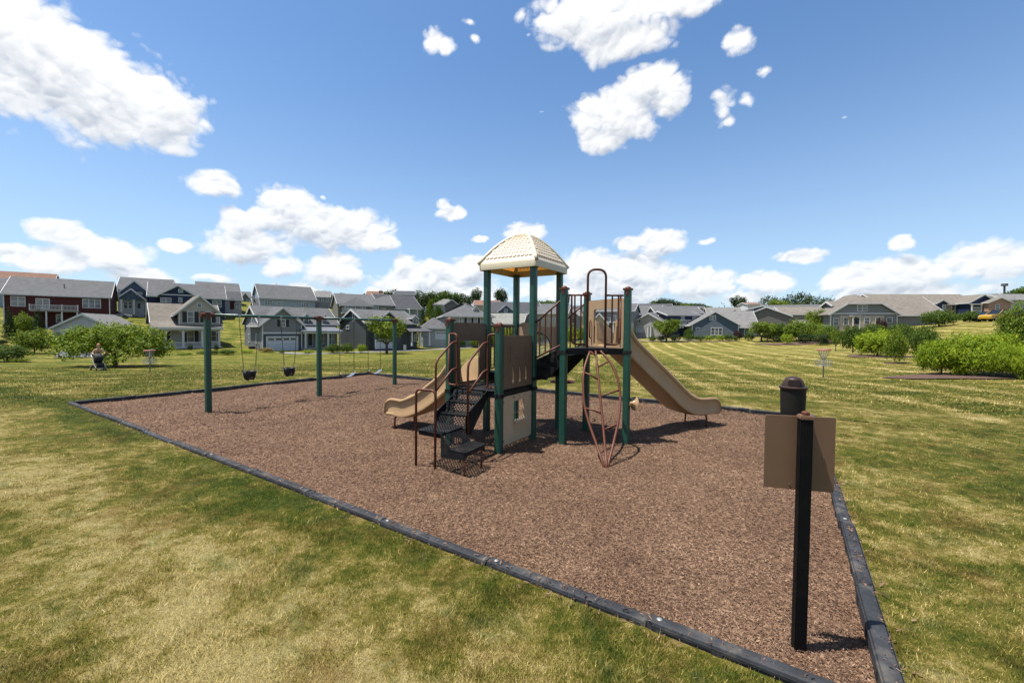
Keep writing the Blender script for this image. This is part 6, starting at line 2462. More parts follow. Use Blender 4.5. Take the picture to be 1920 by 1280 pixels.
H.wing(0, 22, 0, 11, H.lp(*zf(1560, 290))[1], H.lz(*zf(1570, 235), 8, 5.5), 'x', W_GW, R_LT)
# roofs of the dense neighbourhood between and beyond the nearer houses
for (pa_, pb_, ye, yr, d_, yaw_, rf_, wl_, lab_) in (
        (1172, 1216, 586, 575, 150, -20, R_GREY, W_LBL, 'grey roofed pale blue house just right of the tallest play posts'),
        (1196, 1262, 580, 570, 178, -12, R_DARK, W_GW, 'dark roofed pale house far behind the street tree'),
        (1262, 1330, 582, 574, 185, 8, R_GREY, W_GRY, 'grey house far behind the peak of the blue gabled house'),
        (1326, 1392, 588, 577, 165, -16, R_LT, W_TAU, 'light grey roofed house below the lone round tree'),
        (1392, 1446, 584, 572, 190, -8, R_GREY, W_BLU, 'slate blue house far left of the bright green tree'),
        (905, 962, 583, 573, 170, 6, R_GREY, W_LBL, 'pale blue house with grey roof between the left and far roof posts'),
        (1000, 1062, 580, 570, 185, -6, R_GREY, W_GW, 'pale house with grey roof between the near and right roof posts'),
        (1062, 1110, 586, 574, 160, -10, R_DARK, W_TAN, 'sand house with dark roof seen through the left arch guard'),
        (1030, 1090, 592, 581, 140, -4, R_LT, W_GRY, 'grey house with light roof behind the stair bridge'),
        (700, 760, 574, 562, 175, 20, R_GREY, W_GRY, 'grey house low on the ridge above the small leafy tree'),
        (430, 470, 556, 547, 150, 34, R_GREY, W_TAU, 'taupe house on the ridge left of the long pale blue one'),
        (1610, 1700, 566, 558, 150, -10, R_TAN, W_TAU, 'tan roofed house peeking over the large grey house')):
    H = House(lab_, pa_, ye + 14, d_, yaw_)
    xr_ = H.lp(pb_, ye)[0]
    e_ = H.lp(pa_, ye)[1]
    H.wing(0, xr_, 0, 10, e_, H.lz((pa_ + pb_) / 2, yr, xr_ / 2, 5), 'x', wl_, rf_)
    gm0 = xr_ * 0.55
    H.wing(gm0, min(xr_ - 0.4, gm0 + 5.5), -1.2, 4, e_ - 0.4, e_ + (H.lz((pa_ + pb_) / 2, yr, xr_ / 2, 5) - e_) * 0.6, 'y', wl_, rf_)
    for k_ in (0.12, 0.32, 0.48):
        H.opening(xr_ * k_, xr_ * k_ + 0.9, e_ - 2.1, e_ - 0.7, 0.0, n=1)
    H.opening(gm0 + 1.6, gm0 + 3.2, e_ - 2.3, e_ - 0.9, -1.2, n=2)
# communication mast behind the right houses
mp = at(*zf(1466, 230), 320)
mast = empty('mast', (mp.x, mp.y, mp.z - 8), 0, 'slim dark water tower mast above the far trees at right', 'mast')
MB().tube([(mp.x, mp.y, mp.z - 8), at(*zf(1467, 140), 320)], 0.6, 8).build('pole', plain('mast_paint', (0.12, 0.13, 0.15), 0.6), mast)
mt = at(*zf(1467, 132), 320)
MB().tube([mt - Z3 * 1.0, mt + Z3 * 0.8], 1.9, 10).build('top_platform', plain('mast_paint', (0.12, 0.13, 0.15), 0.6), mast)

# ================================================================== PLANTS
BARK = plain('grey_brown_bark', (0.12, 0.09, 0.065), 0.9, 0.2, 8.0, bump=0.4, bscale=40)
LF_MID = leafmat('mid_green_leaves', (0.030, 0.070, 0.010), (0.155, 0.235, 0.034))
LF_LIME = leafmat('lime_green_leaves', (0.085, 0.180, 0.008), (0.42, 0.54, 0.034), yellow=(0.50, 0.47, 0.04))
LF_DARK = leafmat('dark_green_leaves', (0.016, 0.038, 0.011), (0.055, 0.100, 0.026), 0.2)
LF_FAR = leafmat('blue_green_leaves', (0.026, 0.052, 0.020), (0.080, 0.118, 0.046), 0.2)
LF_OLIVE = leafmat('yellow_green_leaves', (0.060, 0.125, 0.010), (0.27, 0.36, 0.040), yellow=(0.42, 0.43, 0.07))
LF_PURP = leafmat('purple_leaves', (0.035, 0.012, 0.014), (0.09, 0.03, 0.03), 0.2)
LF_ORG = leafmat('orange_bloom', (0.16, 0.15, 0.03), (0.42, 0.25, 0.08), 0.2)


def leaf_cloud(seed, lobes, leaf, dens, shell=0.55, flat=1.0):
    """lobes: (x, y, z, rx, ry, rz); returns quads of leaf size scattered through them, clumped"""
    rg = np.random.default_rng(seed)
    C, Nn = [], []
    for (x, y, z, rx, ry, rz) in lobes:
        area = 4 * math.pi * ((rx * ry + rx * rz + ry * rz) / 3)
        n = int(area * dens / (leaf * leaf))
        ncl = max(6, n // 9)
        d = rg.normal(size=(ncl, 3))
        d /= np.linalg.norm(d, axis=1)[:, None]
        rr = shell + (1 - shell) * rg.random(ncl) ** 0.7
        rr *= 1 + 0.13 * np.sin(d[:, 0] * 5 + seed) * np.sin(d[:, 1] * 6) + rg.normal(0, 0.05, ncl)
        cc = d * rr[:, None] * np.array([rx, ry, rz]) + np.array([x, y, z])
        k = rg.integers(0, ncl, n)
        p = cc[k] + rg.normal(0, leaf * 1.25, (n, 3))
        nd = d[k] * 0.7 + rg.normal(0, 0.55, (n, 3)) + np.array([0, 0, 0.45])
        nd /= np.linalg.norm(nd, axis=1)[:, None]
        C.append(p)
        Nn.append(nd)
    C, Nn = np.concatenate(C), np.concatenate(Nn)
    n = len(C)
    t = rg.normal(size=(n, 3))
    t -= (t * Nn).sum(1)[:, None] * Nn
    t /= np.linalg.norm(t, axis=1)[:, None]
    b2 = np.cross(Nn, t)
    s = leaf * rg.uniform(0.6, 1.25, n)[:, None]
    w = s * 0.5
    V = np.empty((n, 4, 3), np.float32)
    V[:, 0] = C - t * s
    V[:, 1] = C + b2 * w - t * s * 0.1 - Nn * s * 0.12
    V[:, 2] = C + t * s
    V[:, 3] = C - b2 * w - t * s * 0.1 - Nn * s * 0.12
    return V.reshape(-1, 3)


def crown_mesh(name, V, matl):
    me = np_mesh(name, V, 4, np.arange(len(V)), matl)
    return me


def trunk_mesh(name, h, r, limbs, seed, spread, top):
    rg = random.Random(seed)
    mb = MB()
    mb.tube([(0, 0, -0.3), (0.02 * h, 0, h * 0.5), (rg.uniform(-.03, .03) * h, rg.uniform(-.03, .03) * h, h)], [r * 1.25, r, r * 0.7], 8)
    for i in range(limbs):
        a = 2 * math.pi * i / limbs + rg.uniform(-.4, .4)
        z0 = h * rg.uniform(0.6, 1.0)
        e = Vector((math.cos(a) * spread * rg.uniform(.5, .9), math.sin(a) * spread * rg.uniform(.5, .9), top * rg.uniform(.6, .92)))
        m_ = Vector((e.x * 0.4, e.y * 0.4, z0 + (e.z - z0) * 0.55))
        mb.tube(catmull([(0, 0, z0), m_, e], 4), [r * 0.55 * (1 - k / 9 * 0.75) for k in range(9)], 6)
    return mb.mesh(name, BARK, smooth=True)


# prototypes, unit: crown spans -1..1 in x, y and 0..1 in z (z scaled by tree height)
PROTO = {}


def make_proto(key, seed, leafsz, dens, matl, n_lobes, style, aspect):
    """aspect = height / half-width, so that leaves keep their proportions"""
    rg = random.Random(seed)
    H_ = aspect
    lobes = []
    if style == 'tree':
        zc_, zr2 = 0.62 * H_, 0.36 * H_
        for i in range(n_lobes):
            a = 2.4 * i + rg.uniform(-.3, .3)
            k = math.sqrt((i + 0.5) / n_lobes)
            zz = zc_ + zr2 * rg.uniform(-0.55, 0.75) * (1.05 - k * 0.55)
            r = rg.uniform(0.24, 0.40)
            lobes.append((math.cos(a) * k * 0.72, math.sin(a) * k * 0.72, zz, r, r, r * rg.uniform(0.65, .95)))
        lobes.append((0, 0, zc_ + zr2 * 0.3, 0.5, 0.5, zr2 * 0.7))
        th, tr_ = 0.30 * H_, 0.055
    elif style == 'wide':
        for i in range(n_lobes):
            a = 2.4 * i
            k = math.sqrt((i + 0.5) / n_lobes)
            zz = H_ * (0.50 + 0.34 * (1 - k * k) * rg.uniform(0.3, 1.0) - 0.26 * rg.random() * (0.4 + k))
            r = rg.uniform(0.16, 0.27)
            lobes.append((math.cos(a) * k * 0.82, math.sin(a) * k * 0.82, zz, r * 1.3, r * 1.3, r * 0.62))
        th, tr_ = 0.22 * H_, 0.04
    elif style == 'shrub':
        for i in range(n_lobes):
            a = 2.4 * i
            k = math.sqrt((i + 0.5) / n_lobes)
            zz = H_ * (0.62 - 0.22 * k * k + rg.uniform(-0.14, 0.12))
            r = rg.uniform(0.26, 0.36)
            lobes.append((math.cos(a) * k * 0.68, math.sin(a) * k * 0.68, zz, r, r, min(r, H_ * 0.3)))
        lobes.append((0, 0, 0.42 * H_, 0.72, 0.72, 0.34 * H_))
        th, tr_ = 0.25 * H_, 0.03
    elif style == 'ball':
        lobes.append((0, 0, 0.5 * H_, 0.92, 0.92, 0.48 * H_))
        for i in range(n_lobes):
            a = 2.4 * i
            lobes.append((math.cos(a) * 0.55, math.sin(a) * 0.55, H_ * rg.uniform(0.35, 0.72), 0.38, 0.38, 0.24 * H_))
        th, tr_ = 0.2 * H_, 0.03
    elif style == 'conifer':
        n = 9
        for i in range(n):
            k = i / n
            r = 0.95 * (1 - k) ** 0.8 + 0.05
            lobes.append((rg.uniform(-.05, .05), rg.uniform(-.05, .05), H_ * (0.10 + 0.84 * k), r, r, H_ * 0.10))
        th, tr_ = 0.3 * H_, 0.05
    V = leaf_cloud(seed, lobes, leafsz, dens)
    V[:, 2] = np.maximum(V[:, 2], 0.015 * H_)
    zmax = V[:, 2].max()
    xm = max(abs(V[:, 0]).max(), abs(V[:, 1]).max())
    V[:, 2] /= zmax
    V[:, 0] /= xm
    V[:, 1] /= xm
    cm = crown_mesh('crown', V, matl)
    tm = trunk_mesh('trunk', th / H_, tr_, 5 if style in ('tree', 'wide') else 3, seed, 0.6, 0.6)
    PROTO[key] = (cm, tm)
    return len(V) // 4


NQ = 0
for (key, seed, ls, dn, mt_, nl, stl, asp) in (
        ('tree_a', 1, 0.055, 0.6, LF_MID, 13, 'tree', 2.0), ('tree_b', 2, 0.060, 0.42, LF_DARK, 12, 'tree', 1.9), ('tree_c', 3, 0.050, 0.55, LF_OLIVE, 14, 'tree', 1.7),
        ('far_a', 4, 0.075, 0.85, LF_FAR, 11, 'tree', 1.8), ('far_b', 5, 0.075, 0.85, LF_MID, 10, 'tree', 1.6), ('far_c', 6, 0.075, 0.8, LF_DARK, 10, 'tree', 2.0),
        ('wide', 7, 0.026, 0.42, LF_OLIVE, 46, 'wide', 1.0),
        ('shrub_lime', 8, 0.036, 0.55, LF_LIME, 16, 'shrub', 1.1), ('shrub_mid', 9, 0.045, 0.5, LF_MID, 14, 'shrub', 1.3), ('shrub_dark', 10, 0.05, 0.5, LF_DARK, 12, 'shrub', 1.2),
        ('shrub_olive', 11, 0.045, 0.5, LF_OLIVE, 13, 'shrub', 1.3), ('ball_mid', 12, 0.075, 0.5, LF_MID, 6, 'ball', 1.6), ('ball_lime', 13, 0.075, 0.5, LF_LIME, 6, 'ball', 1.4),
        ('ball_dark', 14, 0.08, 0.5, LF_DARK, 6, 'ball', 1.6), ('conifer', 15, 0.055, 0.5, LF_DARK, 9, 'conifer', 3.2), ('purple', 16, 0.08, 0.5, LF_PURP, 6, 'ball', 1.6),
        ('orange', 17, 0.08, 0.5, LF_ORG, 6, 'ball', 1.1), ('lime_near', 18, 0.026, 0.62, LF_LIME, 22, 'shrub', 1.05), ('tall_near', 19, 0.034, 0.5, LF_OLIVE, 20, 'shrub', 2.2)):
    NQ += make_proto(key, seed, ls, dn, mt_, nl, stl, asp)

seen_labels = set()


def plant(key, px, d, ytop, wpx, name, cat, label, group=None, base=None, dz=0.0, rot=None):
    p = on_ground(px, d)
    if base is not None:
        p.z = at(px, base, d).z
    top = at(px, ytop, d).z
    h = max(0.3, top - p.z)
    hw_ = wpx * d / FPX / 2
    e = empty(name, p, random.uniform(0, 6.28) if rot is None else rot, label, cat, group)
    cm, tm = PROTO[key]
    c = bpy.data.objects.new('crown', cm)
    t_ = bpy.data.objects.new('trunk', tm)
    for o in (c, t_):
        o.parent = e
        COL.objects.link(o)
    c.scale = (hw_, hw_, h)
    t_.scale = (hw_, hw_, h)
    return e


G_RIDGE = 'trees of the wood on the ridge beyond the houses'
G_HEDGE = 'clipped round shrubs along the edge of the lawn'
G_POST = 'shrubs in front of the houses behind the play posts'
# --- left
plant('wide', 214, 33, 597, 192, 'spreading_tree', 'tree', 'low wide spreading yellow green tree behind the person with a stroller')
plant('shrub_olive', 64, 48, 611, 72, 'round_shrub', 'shrub', 'big round pale green shrub left of the pale garage')
plant('conifer', 18, 60, 575, 26, 'conifer', 'tree', 'tall dark conifer at far left below the dark red house')
plant('conifer', 72, 60, 577, 30, 'conifer', 'tree', 'dark pointed conifer under the white raised deck')
plant('shrub_olive', 45, 62, 582, 46, 'leafy_shrub', 'shrub', 'light green leafy shrub between the two dark conifers')
plant('shrub_mid', 12, 36, 644, 84, 'leafy_shrub', 'shrub', 'dark green leafy shrub cut by the left edge of the lawn')
plant('ball_lime', 34, 36, 680, 44, 'low_plant', 'plant', 'low lime green plants at the foot of the leftmost shrub')
plant('shrub_dark', 3, 56, 636, 22, 'dark_shrub', 'shrub', 'small dark shrub at the left edge behind the leafy one')
for (k, px, d, yt, w, lab) in (
        ('ball_dark', 356, 60, 643, 11, 'small dark clipped evergreen left of the white porch steps'), ('ball_dark', 405, 60, 643, 11, 'small dark clipped evergreen at the right corner of the white porch'),
        ('ball_lime', 345, 54, 663, 34, 'low lime green plants in front of the beige porch house'), ('shrub_mid', 395, 55, 655, 36, 'low mid green shrubs behind the left swing post'),
        ('shrub_mid', 425, 55, 654, 38, 'mid green shrub mound right of the left swing post'), ('ball_lime', 462, 58, 655, 30, 'lime green shrub behind the first bucket swing'),
        ('orange', 497, 60, 651, 32, 'orange flowering shrub beside the white garage door'), ('ball_mid', 528, 60, 654, 12, 'small green shrub in front of the white garage door'),
        ('ball_lime', 578, 61, 655, 26, 'lime green low shrub in front of the metal roofed porch'), ('ball_mid', 376, 56, 660, 18, 'little mid green bush under the porch railing'),
        ('shrub_mid', 625, 62, 643, 34, 'dark green shrub beside the middle swing post'), ('shrub_mid', 650, 63, 642, 36, 'broad dark green shrub in front of the dark slate house'),
        ('ball_lime', 679, 64, 643, 24, 'bright green shrub at the right end of the dark shrubs')):
    plant(k, px, d, yt, w, 'shrub', 'shrub', lab)
plant('tree_c', 725, 63, 589, 88, 'leafy_tree', 'tree', 'small leafy tree beside the right swing post')
for (k, px, yt, w, lab) in (('ball_lime', 776, 638, 26, 'leftmost round shrub right of the small leafy tree'), ('shrub_olive', 799, 628, 22, 'tallest light green shrub right of the small leafy tree'),
                            ('ball_mid', 821, 635, 22, 'round green shrub just left of the left play post'), ('shrub_olive', 842, 630, 22, 'light green shrub behind the left play post'),
                            ('ball_mid', 862, 628, 30, 'green shrub seen under the brown slide hood, left one'), ('shrub_olive', 892, 626, 28, 'light green shrub seen under the brown slide hood, right one'),
                            ('shrub_olive', 926, 606, 34, 'light green small tree between the two front roof posts'), ('ball_lime', 952, 609, 34, 'lime green shrub left of the far roof post'),
                            ('shrub_olive', 984, 602, 36, 'lime green shrub right of the far roof post'), ('ball_mid', 1015, 612, 30, 'green shrub seen through the stair bridge rails'),
                            ('shrub_olive', 1040, 618, 26, 'green shrub behind the right roof post'), ('ball_lime', 1072, 606, 26, 'green shrub seen through the left arch guard rail'),
                            ('shrub_olive', 1090, 610, 22, 'leafy shrub seen just left of the tall arch rail'), ('ball_mid', 1125, 619, 24, 'round green shrub seen through the slide entry'),
                            ('ball_mid', 1150, 622, 22, 'dark green shrub framed by the slide entry, right one'), ('ball_mid', 1186, 612, 16, 'green shrub right of the right play post')):
    plant(k, px, 82, yt, w, 'shrub', 'shrub', lab)
plant('conifer', 793, 97, 566, 28, 'conifer', 'tree', 'broad dark evergreen between the pale blue and the hip roofed house')
plant('shrub_mid', 821, 99, 566, 34, 'evergreen_tree', 'tree', 'dark green evergreen left of the hip roofed house')
plant('tree_c', 806, 112, 557, 20, 'leafy_tree', 'tree', 'small bright green tree above the two evergreens')
ORD = ['first', 'second', 'third', 'fourth', 'fifth', 'sixth', 'seventh', 'eighth', 'ninth', 'tenth', 'eleventh', 'twelfth', 'thirteenth', 'fourteenth']
ZONES = (('above the long pale blue house', 0, 560), ('above the olive grey house', 560, 700), ('between the swing set and the left roof post', 700, 900),
         ('seen under the shingled canopy', 900, 1060), ('seen through the upper deck railing', 1060, 1200), ('above the roofs right of the play posts', 1200, 1280),
         ('above the slate blue gabled house', 1280, 1500), ('behind the cars at far right', 1500, 2200))
cnt_ = {}
RT = sorted(((520, 531, 12, 190, 'far_c'), (528, 535, 10, 190, 'far_b'), (602, 543, 26, 230, 'far_b'), (614, 546, 22, 230, 'far_c'), (640, 547, 18, 230, 'far_b'), (686, 548, 26, 240, 'far_b'),
                          (716, 546, 40, 240, 'far_b'), (740, 541, 44, 240, 'far_a'), (765, 546, 36, 240, 'far_b'), (788, 543, 44, 235, 'far_a'), (808, 545, 36, 230, 'far_a'), (830, 543, 36, 225, 'far_b'),
                          (850, 546, 34, 225, 'far_b'), (868, 549, 32, 220, 'far_a'), (985, 565, 30, 260, 'far_b'), (1008, 562, 34, 260, 'far_b'), (1030, 561, 30, 260, 'far_b'),
                          (1213, 570, 26, 210, 'far_b'), (1228, 562, 30, 210, 'far_b'), (1243, 557, 34, 205, 'far_a'), (1258, 559, 30, 205, 'far_a'), (1272, 565, 22, 215, 'far_c'), (1300, 567, 26, 215, 'far_c'), (1312, 567, 22, 215, 'far_a'),
                          (1325, 572, 24, 220, 'far_b'), (1345, 577, 26, 215, 'far_b'), (1362, 578, 22, 210, 'far_b'), (1100, 572, 30, 300, 'far_a'), (1130, 574, 40, 300, 'far_a'), (1170, 574, 40, 320, 'far_a'),
                          (1885, 545, 26, 260, 'far_b'), (1868, 548, 24, 260, 'far_a'), (1900, 541, 30, 250, 'far_c'), (1918, 536, 40, 240, 'far_b'), (1850, 551, 24, 270, 'far_a'), (1950, 534, 50, 240, 'far_c')))
for (px, yt, w, d, k) in RT:
    zone, lo, hi_ = [z_ for z_ in ZONES if z_[1] <= px < z_[2]][0]
    cnt_[zone] = cnt_.get(zone, 0) + 1
    plant(k, px, d, yt, w * 1.5, 'ridge_tree', 'tree', '%s ridge tree from the left %s' % (ORD[cnt_[zone] - 1], zone), G_RIDGE, base=592)
plant('far_a', 893, 215, 537, 26, 'tall_tree', 'tree', 'tall dense tree just left of the left roof post', base=585)
plant('far_c', 940, 170, 538, 34, 'tall_tree', 'tree', 'tall open crowned tree between the left and far roof posts', base=590)
plant('far_a', 1064, 240, 546, 10, 'tall_tree', 'tree', 'small dark tree top just right of the green guard post', base=585)
plant('far_a', 1383, 190, 552, 36, 'round_tree', 'tree', 'lone round dark tree on the ridge right of the blue gabled house', base=590)
plant('tree_c', 1288, 200, 567, 30, 'pale_tree', 'tree', 'pale yellow green tree among darker ones above the far roofs', base=590)
plant('tree_c', 1455, 190, 560, 46, 'bright_tree', 'tree', 'bright green round tree in front of the wooded hill', base=600)
for (px, yt, w, d, lab) in ((1480, 566, 46, 300, 'dark green tree at the left foot of the wooded hill'), (1515, 572, 50, 290, 'dark green tree on the lower slope of the wooded hill'), (1550, 567, 44, 280, 'green tree above the tan roofed house'),
                            (1580, 566, 44, 290, 'dark tree left of the large grey house gable')):
    plant('far_b', px, d, yt, w, 'hill_tree', 'tree', lab, base=606)
# --- middle right
plant('tree_c', 1250, 72, 596, 62, 'street_tree', 'tree', 'small round street tree left of the slate blue gabled house')
labs = ['first clipped shrub at the left end of the lawn hedge', 'second clipped shrub of the lawn hedge under the street tree', 'dark clipped shrub right of the street tree trunk', 'clipped shrub left of the single narrow window',
        'clipped green shrub under the narrow window', 'clipped shrub in front of the grey wall left of the triple window', 'bright clipped shrub below the triple window', 'clipped shrub at the right of the triple window',
        'last round clipped shrub before the purple one']
for i, (px, yt, w, k) in enumerate(((1224, 628, 17, 'ball_mid'), (1240, 627, 20, 'ball_dark'), (1266, 626, 26, 'ball_dark'), (1292, 624, 24, 'ball_mid'), (1312, 626, 22, 'ball_mid'),
                                    (1330, 627, 22, 'ball_lime'), (1350, 626, 20, 'ball_lime'), (1366, 624, 20, 'ball_mid'), (1379, 628, 12, 'ball_mid'))):
    plant(k, px, 74, yt, w, 'clipped_shrub', 'shrub', labs[i], G_HEDGE)
plant('shrub_mid', 1292, 80, 613, 20, 'leafy_shrub', 'shrub', 'leafy shrub against the left corner of the blue gabled house')
plant('purple', 1383, 76, 617, 18, 'purple_shrub', 'shrub', 'dark purple leaved shrub at the right of the blue gabled house')
for (k, px, d, yt, w, nm, lab) in (
        ('tree_c', 1428, 70, 601, 62, 'leafy_tree', 'leafy tree with a thin trunk at the left of the tree row'), ('ball_dark', 1440, 72, 622, 26, 'shrub', 'dark shrub under the left of the tree row'),
        ('shrub_mid', 1462, 70, 602, 56, 'leafy_tree', 'green tree second from the left in the tree row'), ('shrub_olive', 1498, 68, 595, 70, 'leafy_tree', 'tallest bright tree of the tree row'),
        ('tree_c', 1528, 76, 578, 44, 'leafy_tree', 'tall bushy tree behind the tree row beside the white shed'), ('shrub_olive', 1530, 66, 600, 58, 'leafy_tree', 'rounded green tree at the right part of the tree row'),
        ('ball_lime', 1475, 64, 623, 28, 'shrub', 'small lime green shrub at the foot of the tree row'), ('shrub_olive', 1553, 62, 605, 46, 'leafy_tree', 'last green tree at the right end of the tree row'),
        ('ball_dark', 1460, 68, 626, 24, 'shrub', 'dark low shrub in the shade of the tree row'), ('ball_dark', 1510, 64, 622, 32, 'shrub', 'dark low shrub beside the lime green one'),
        ('ball_dark', 1540, 60, 622, 30, 'shrub', 'dark low shrub at the right foot of the tree row'), ('ball_mid', 1405, 73, 620, 22, 'shrub', 'low green shrub between the purple shrub and the tree row')):
    plant(k, px, d, yt, w, nm, 'shrub' if nm == 'shrub' else 'tree', lab)
# --- right bank
plant('tree_c', 1568, 46, 617, 22, 'young_tree', 'tree', 'thin young tree at the left end of the right bank')
plant('shrub_mid', 1600, 40, 606, 62, 'leafy_shrub', 'shrub', 'mid green leafy shrub left of the lime green one')
plant('shrub_lime', 1646, 34, 610, 90, 'lime_shrub', 'shrub', 'lime green shrub behind the small potted looking tree')
plant('shrub_olive', 1680, 27, 609, 46, 'small_tree', 'tree', 'small tree with a pale trunk alone on the dry lawn')
plant('shrub_mid', 1732, 32, 606, 66, 'leafy_shrub', 'shrub', 'dark green feathery shrub behind the large lime one')
for (px, d, yt, w, lab) in ((1640, 52, 603, 60, 'dark hedge shrub in front of the large grey house, left one'), (1690, 50, 603, 60, 'dark hedge shrub in front of the large grey house, right one')):
    plant('shrub_mid', px, d, yt, w, 'hedge_shrub', 'shrub', lab)
plant('shrub_mid', 1760, 64, 578, 74, 'broad_shrub', 'shrub', 'broad dark green shrub left of the parked cars')
plant('shrub_mid', 1818, 67, 581, 40, 'broad_shrub', 'shrub', 'smaller green shrub just left of the white car')
plant('purple', 1652, 68, 594, 22, 'purple_shrub', 'shrub', 'thin purple leaved shrub by the stone entry of the large grey house')
plant('lime_near', 1768, 19.5, 632, 92, 'lime_bush', 'shrub', 'large lime green bush, left lobe of the big group at right')
plant('lime_near', 1836, 18.6, 615, 128, 'lime_bush', 'shrub', 'large lime green bush in the middle of the big group at right')
plant('lime_near', 1903, 17.2, 640, 90, 'lime_bush', 'shrub', 'large lime green bush cut by the right edge')
plant('tall_near', 1910, 19.5, 556, 74, 'tall_shrub', 'shrub', 'tall leafy green shrub at the right edge beside the yellow car')


# --- mulch beds that follow the ground
M_BED = plain('dark_mulch', (0.11, 0.06, 0.042), 0.95, 0.25, 6.0, bump=0.8, bscale=30)


def bed(px, d, rx, ry, rot, label):
    c = on_ground(px, d)
    n, k = 36, 8
    ca, sa = math.cos(rot), math.sin(rot)
    V, F = [], []
    rg = random.Random(int(px))
    wob = [1 + 0.12 * math.sin(3 * 2 * math.pi * i / n + px) + rg.uniform(-.05, .05) for i in range(n)]
    for j in range(k + 1):
        for i in range(n):
            a = 2 * math.pi * i / n
            u, v = math.cos(a) * rx * wob[i] * j / k, math.sin(a) * ry * wob[i] * j / k
            x, y = c.x + u * ca - v * sa, c.y + u * sa + v * ca
            V.append((x, y))
    xy = np.array(V)
    zz = terr(xy[:, 0], xy[:, 1]) + 0.045
    V = [(x, y, z) for (x, y), z in zip(V, zz)]
    for j in range(k):
        for i in range(n):
            F.append((j * n + i, j * n + (i + 1) % n, (j + 1) * n + (i + 1) % n, (j + 1) * n + i))
    MB().add(V, F).build('mulch_bed', M_BED, None, label=label, kind='structure')


bed(1840, 18.3, 3.2, 1.5, rad(-8), 'dark mulch bed under the big lime bushes at right')
bed(1655, 33.5, 2.8, 1.6, 0, 'dark mulch bed under the lime green shrub')
bed(1680, 27, 0.6, 0.5, 0, 'small mulch ring round the small tree')
bed(1490, 64, 6.0, 2.2, 0, 'mulch strip under the tree row')
bed(214, 33, 1.5, 0.8, 0, 'mulch under the wide spreading tree')
bed(1300, 73, 8.5, 1.2, 0, 'mulch strip under the clipped shrubs')

# --- distant wooded hill
rg = np.random.default_rng(5)
lob = []
pts = []
for (px, yt) in ((1425, 560), (1440, 553), (1455, 552), (1470, 554), (1485, 549), (1500, 546), (1515, 549), (1530, 551), (1545, 557), (1560, 557), (1575, 562), (1590, 562), (1605, 566), (1625, 569), (1645, 571), (1410, 566)):
    for k in range(7):
        d = 430 + rg.uniform(-30, 60)
        q = at(px + rg.uniform(-9, 9), yt + k * 5.0 + rg.uniform(-1.5, 2.5), d)
        r = rg.uniform(4.0, 7.5)
        lob.append((q.x, q.y, q.z - r, r, r, r))
V = leaf_cloud(77, lob, 1.1, 0.35)
me = crown_mesh('wooded_hill', V, LF_FAR)
o = bpy.data.objects.new('wooded_hill', me)
COL.objects.link(o)
tag(o, 'distant wooded hill behind the roofs at right', 'wood', kind='stuff')
# low far tree line closing the view all round
lob = []
for i in range(330):
    a = rad(-75 + 150 * i / 330) + rg.uniform(-.006, .006)
    d = rg.uniform(470, 560)
    x, y = d * math.sin(a), d * math.cos(a)
    el_ = 0.060 if a < -0.1 else (0.050 if a > 0.9 else 0.052)
    top = 1.83 + d * el_ * rg.uniform(0.75, 1.05)
    r = rg.uniform(6, 10)
    lob.append((x, y, top - r, r * 1.3, r, r))
    lob.append((x, y, top - r * 2.2, r * 1.5, r, r * 1.3))
V = leaf_cloud(78, lob, 1.9, 0.30)
me = crown_mesh('far_wood', V, LF_FAR)
o = bpy.data.objects.new('far_wood', me)
COL.objects.link(o)
tag(o, 'low blue green line of far woods behind all the houses', 'wood', kind='stuff')

# ================================================================== DRIVES AND ROADS
ASPH = plain('grey_asphalt', (0.12, 0.12, 0.125), 0.9, 0.15, 1.0, bump=0.3, bscale=30)
PALE = plain('pale_concrete_path', (0.24, 0.235, 0.225), 0.9, 0.12, 1.0)


def strip(pts, width, matl, name, label, lift=0.05):
    """road or drive through points (px, d), laid on the ground"""
    P = catmull([on_ground(*q) for q in pts], 10)
    V, F = [], []
    m_ = 4
    for i, p in enumerate(P):
        t_ = (P[min(i + 1, len(P) - 1)] - P[max(i - 1, 0)])
        t_.z = 0
        t_.normalize()
        s_ = Vector((-t_.y, t_.x, 0))
        for k in range(m_ + 1):
            q = p + s_ * (width * (k / m_ - 0.5))
            V.append((q.x, q.y, tz(q.x, q.y) + lift))
    for i in range(len(P) - 1):
        for k in range(m_):
            a = i * (m_ + 1) + k
            F.append((a, a + 1, a + m_ + 2, a + m_ + 1))
    return MB().add(V, F).build(name, matl, None, label=label, kind='structure')


strip([(152, 59.5), (143, 52), (136, 44)], 2.8, ASPH, 'driveway', 'grey asphalt drive in front of the pale garage')
strip([(535, 61.3), (545, 60.5), (620, 61.5), (760, 72), (960, 88), (1110, 90), (1190, 82), (1175, 78)], 2.0, PALE, 'path', 'pale street strip in front of the houses')
strip([(1160, 82), (1195, 79), (1225, 78), (1300, 79)], 3.2, PALE, 'path', 'pale curved path right of the play posts')

# ================================================================== CARS
RUB = plain('tyre_rubber', (0.015, 0.015, 0.015), 0.8)
CGL = plain('car_glass', (0.015, 0.02, 0.028), 0.08, 0.05, spec=0.9)
LAMP = plain('lamp_lens', (0.6, 0.6, 0.6), 0.2, 0.02)


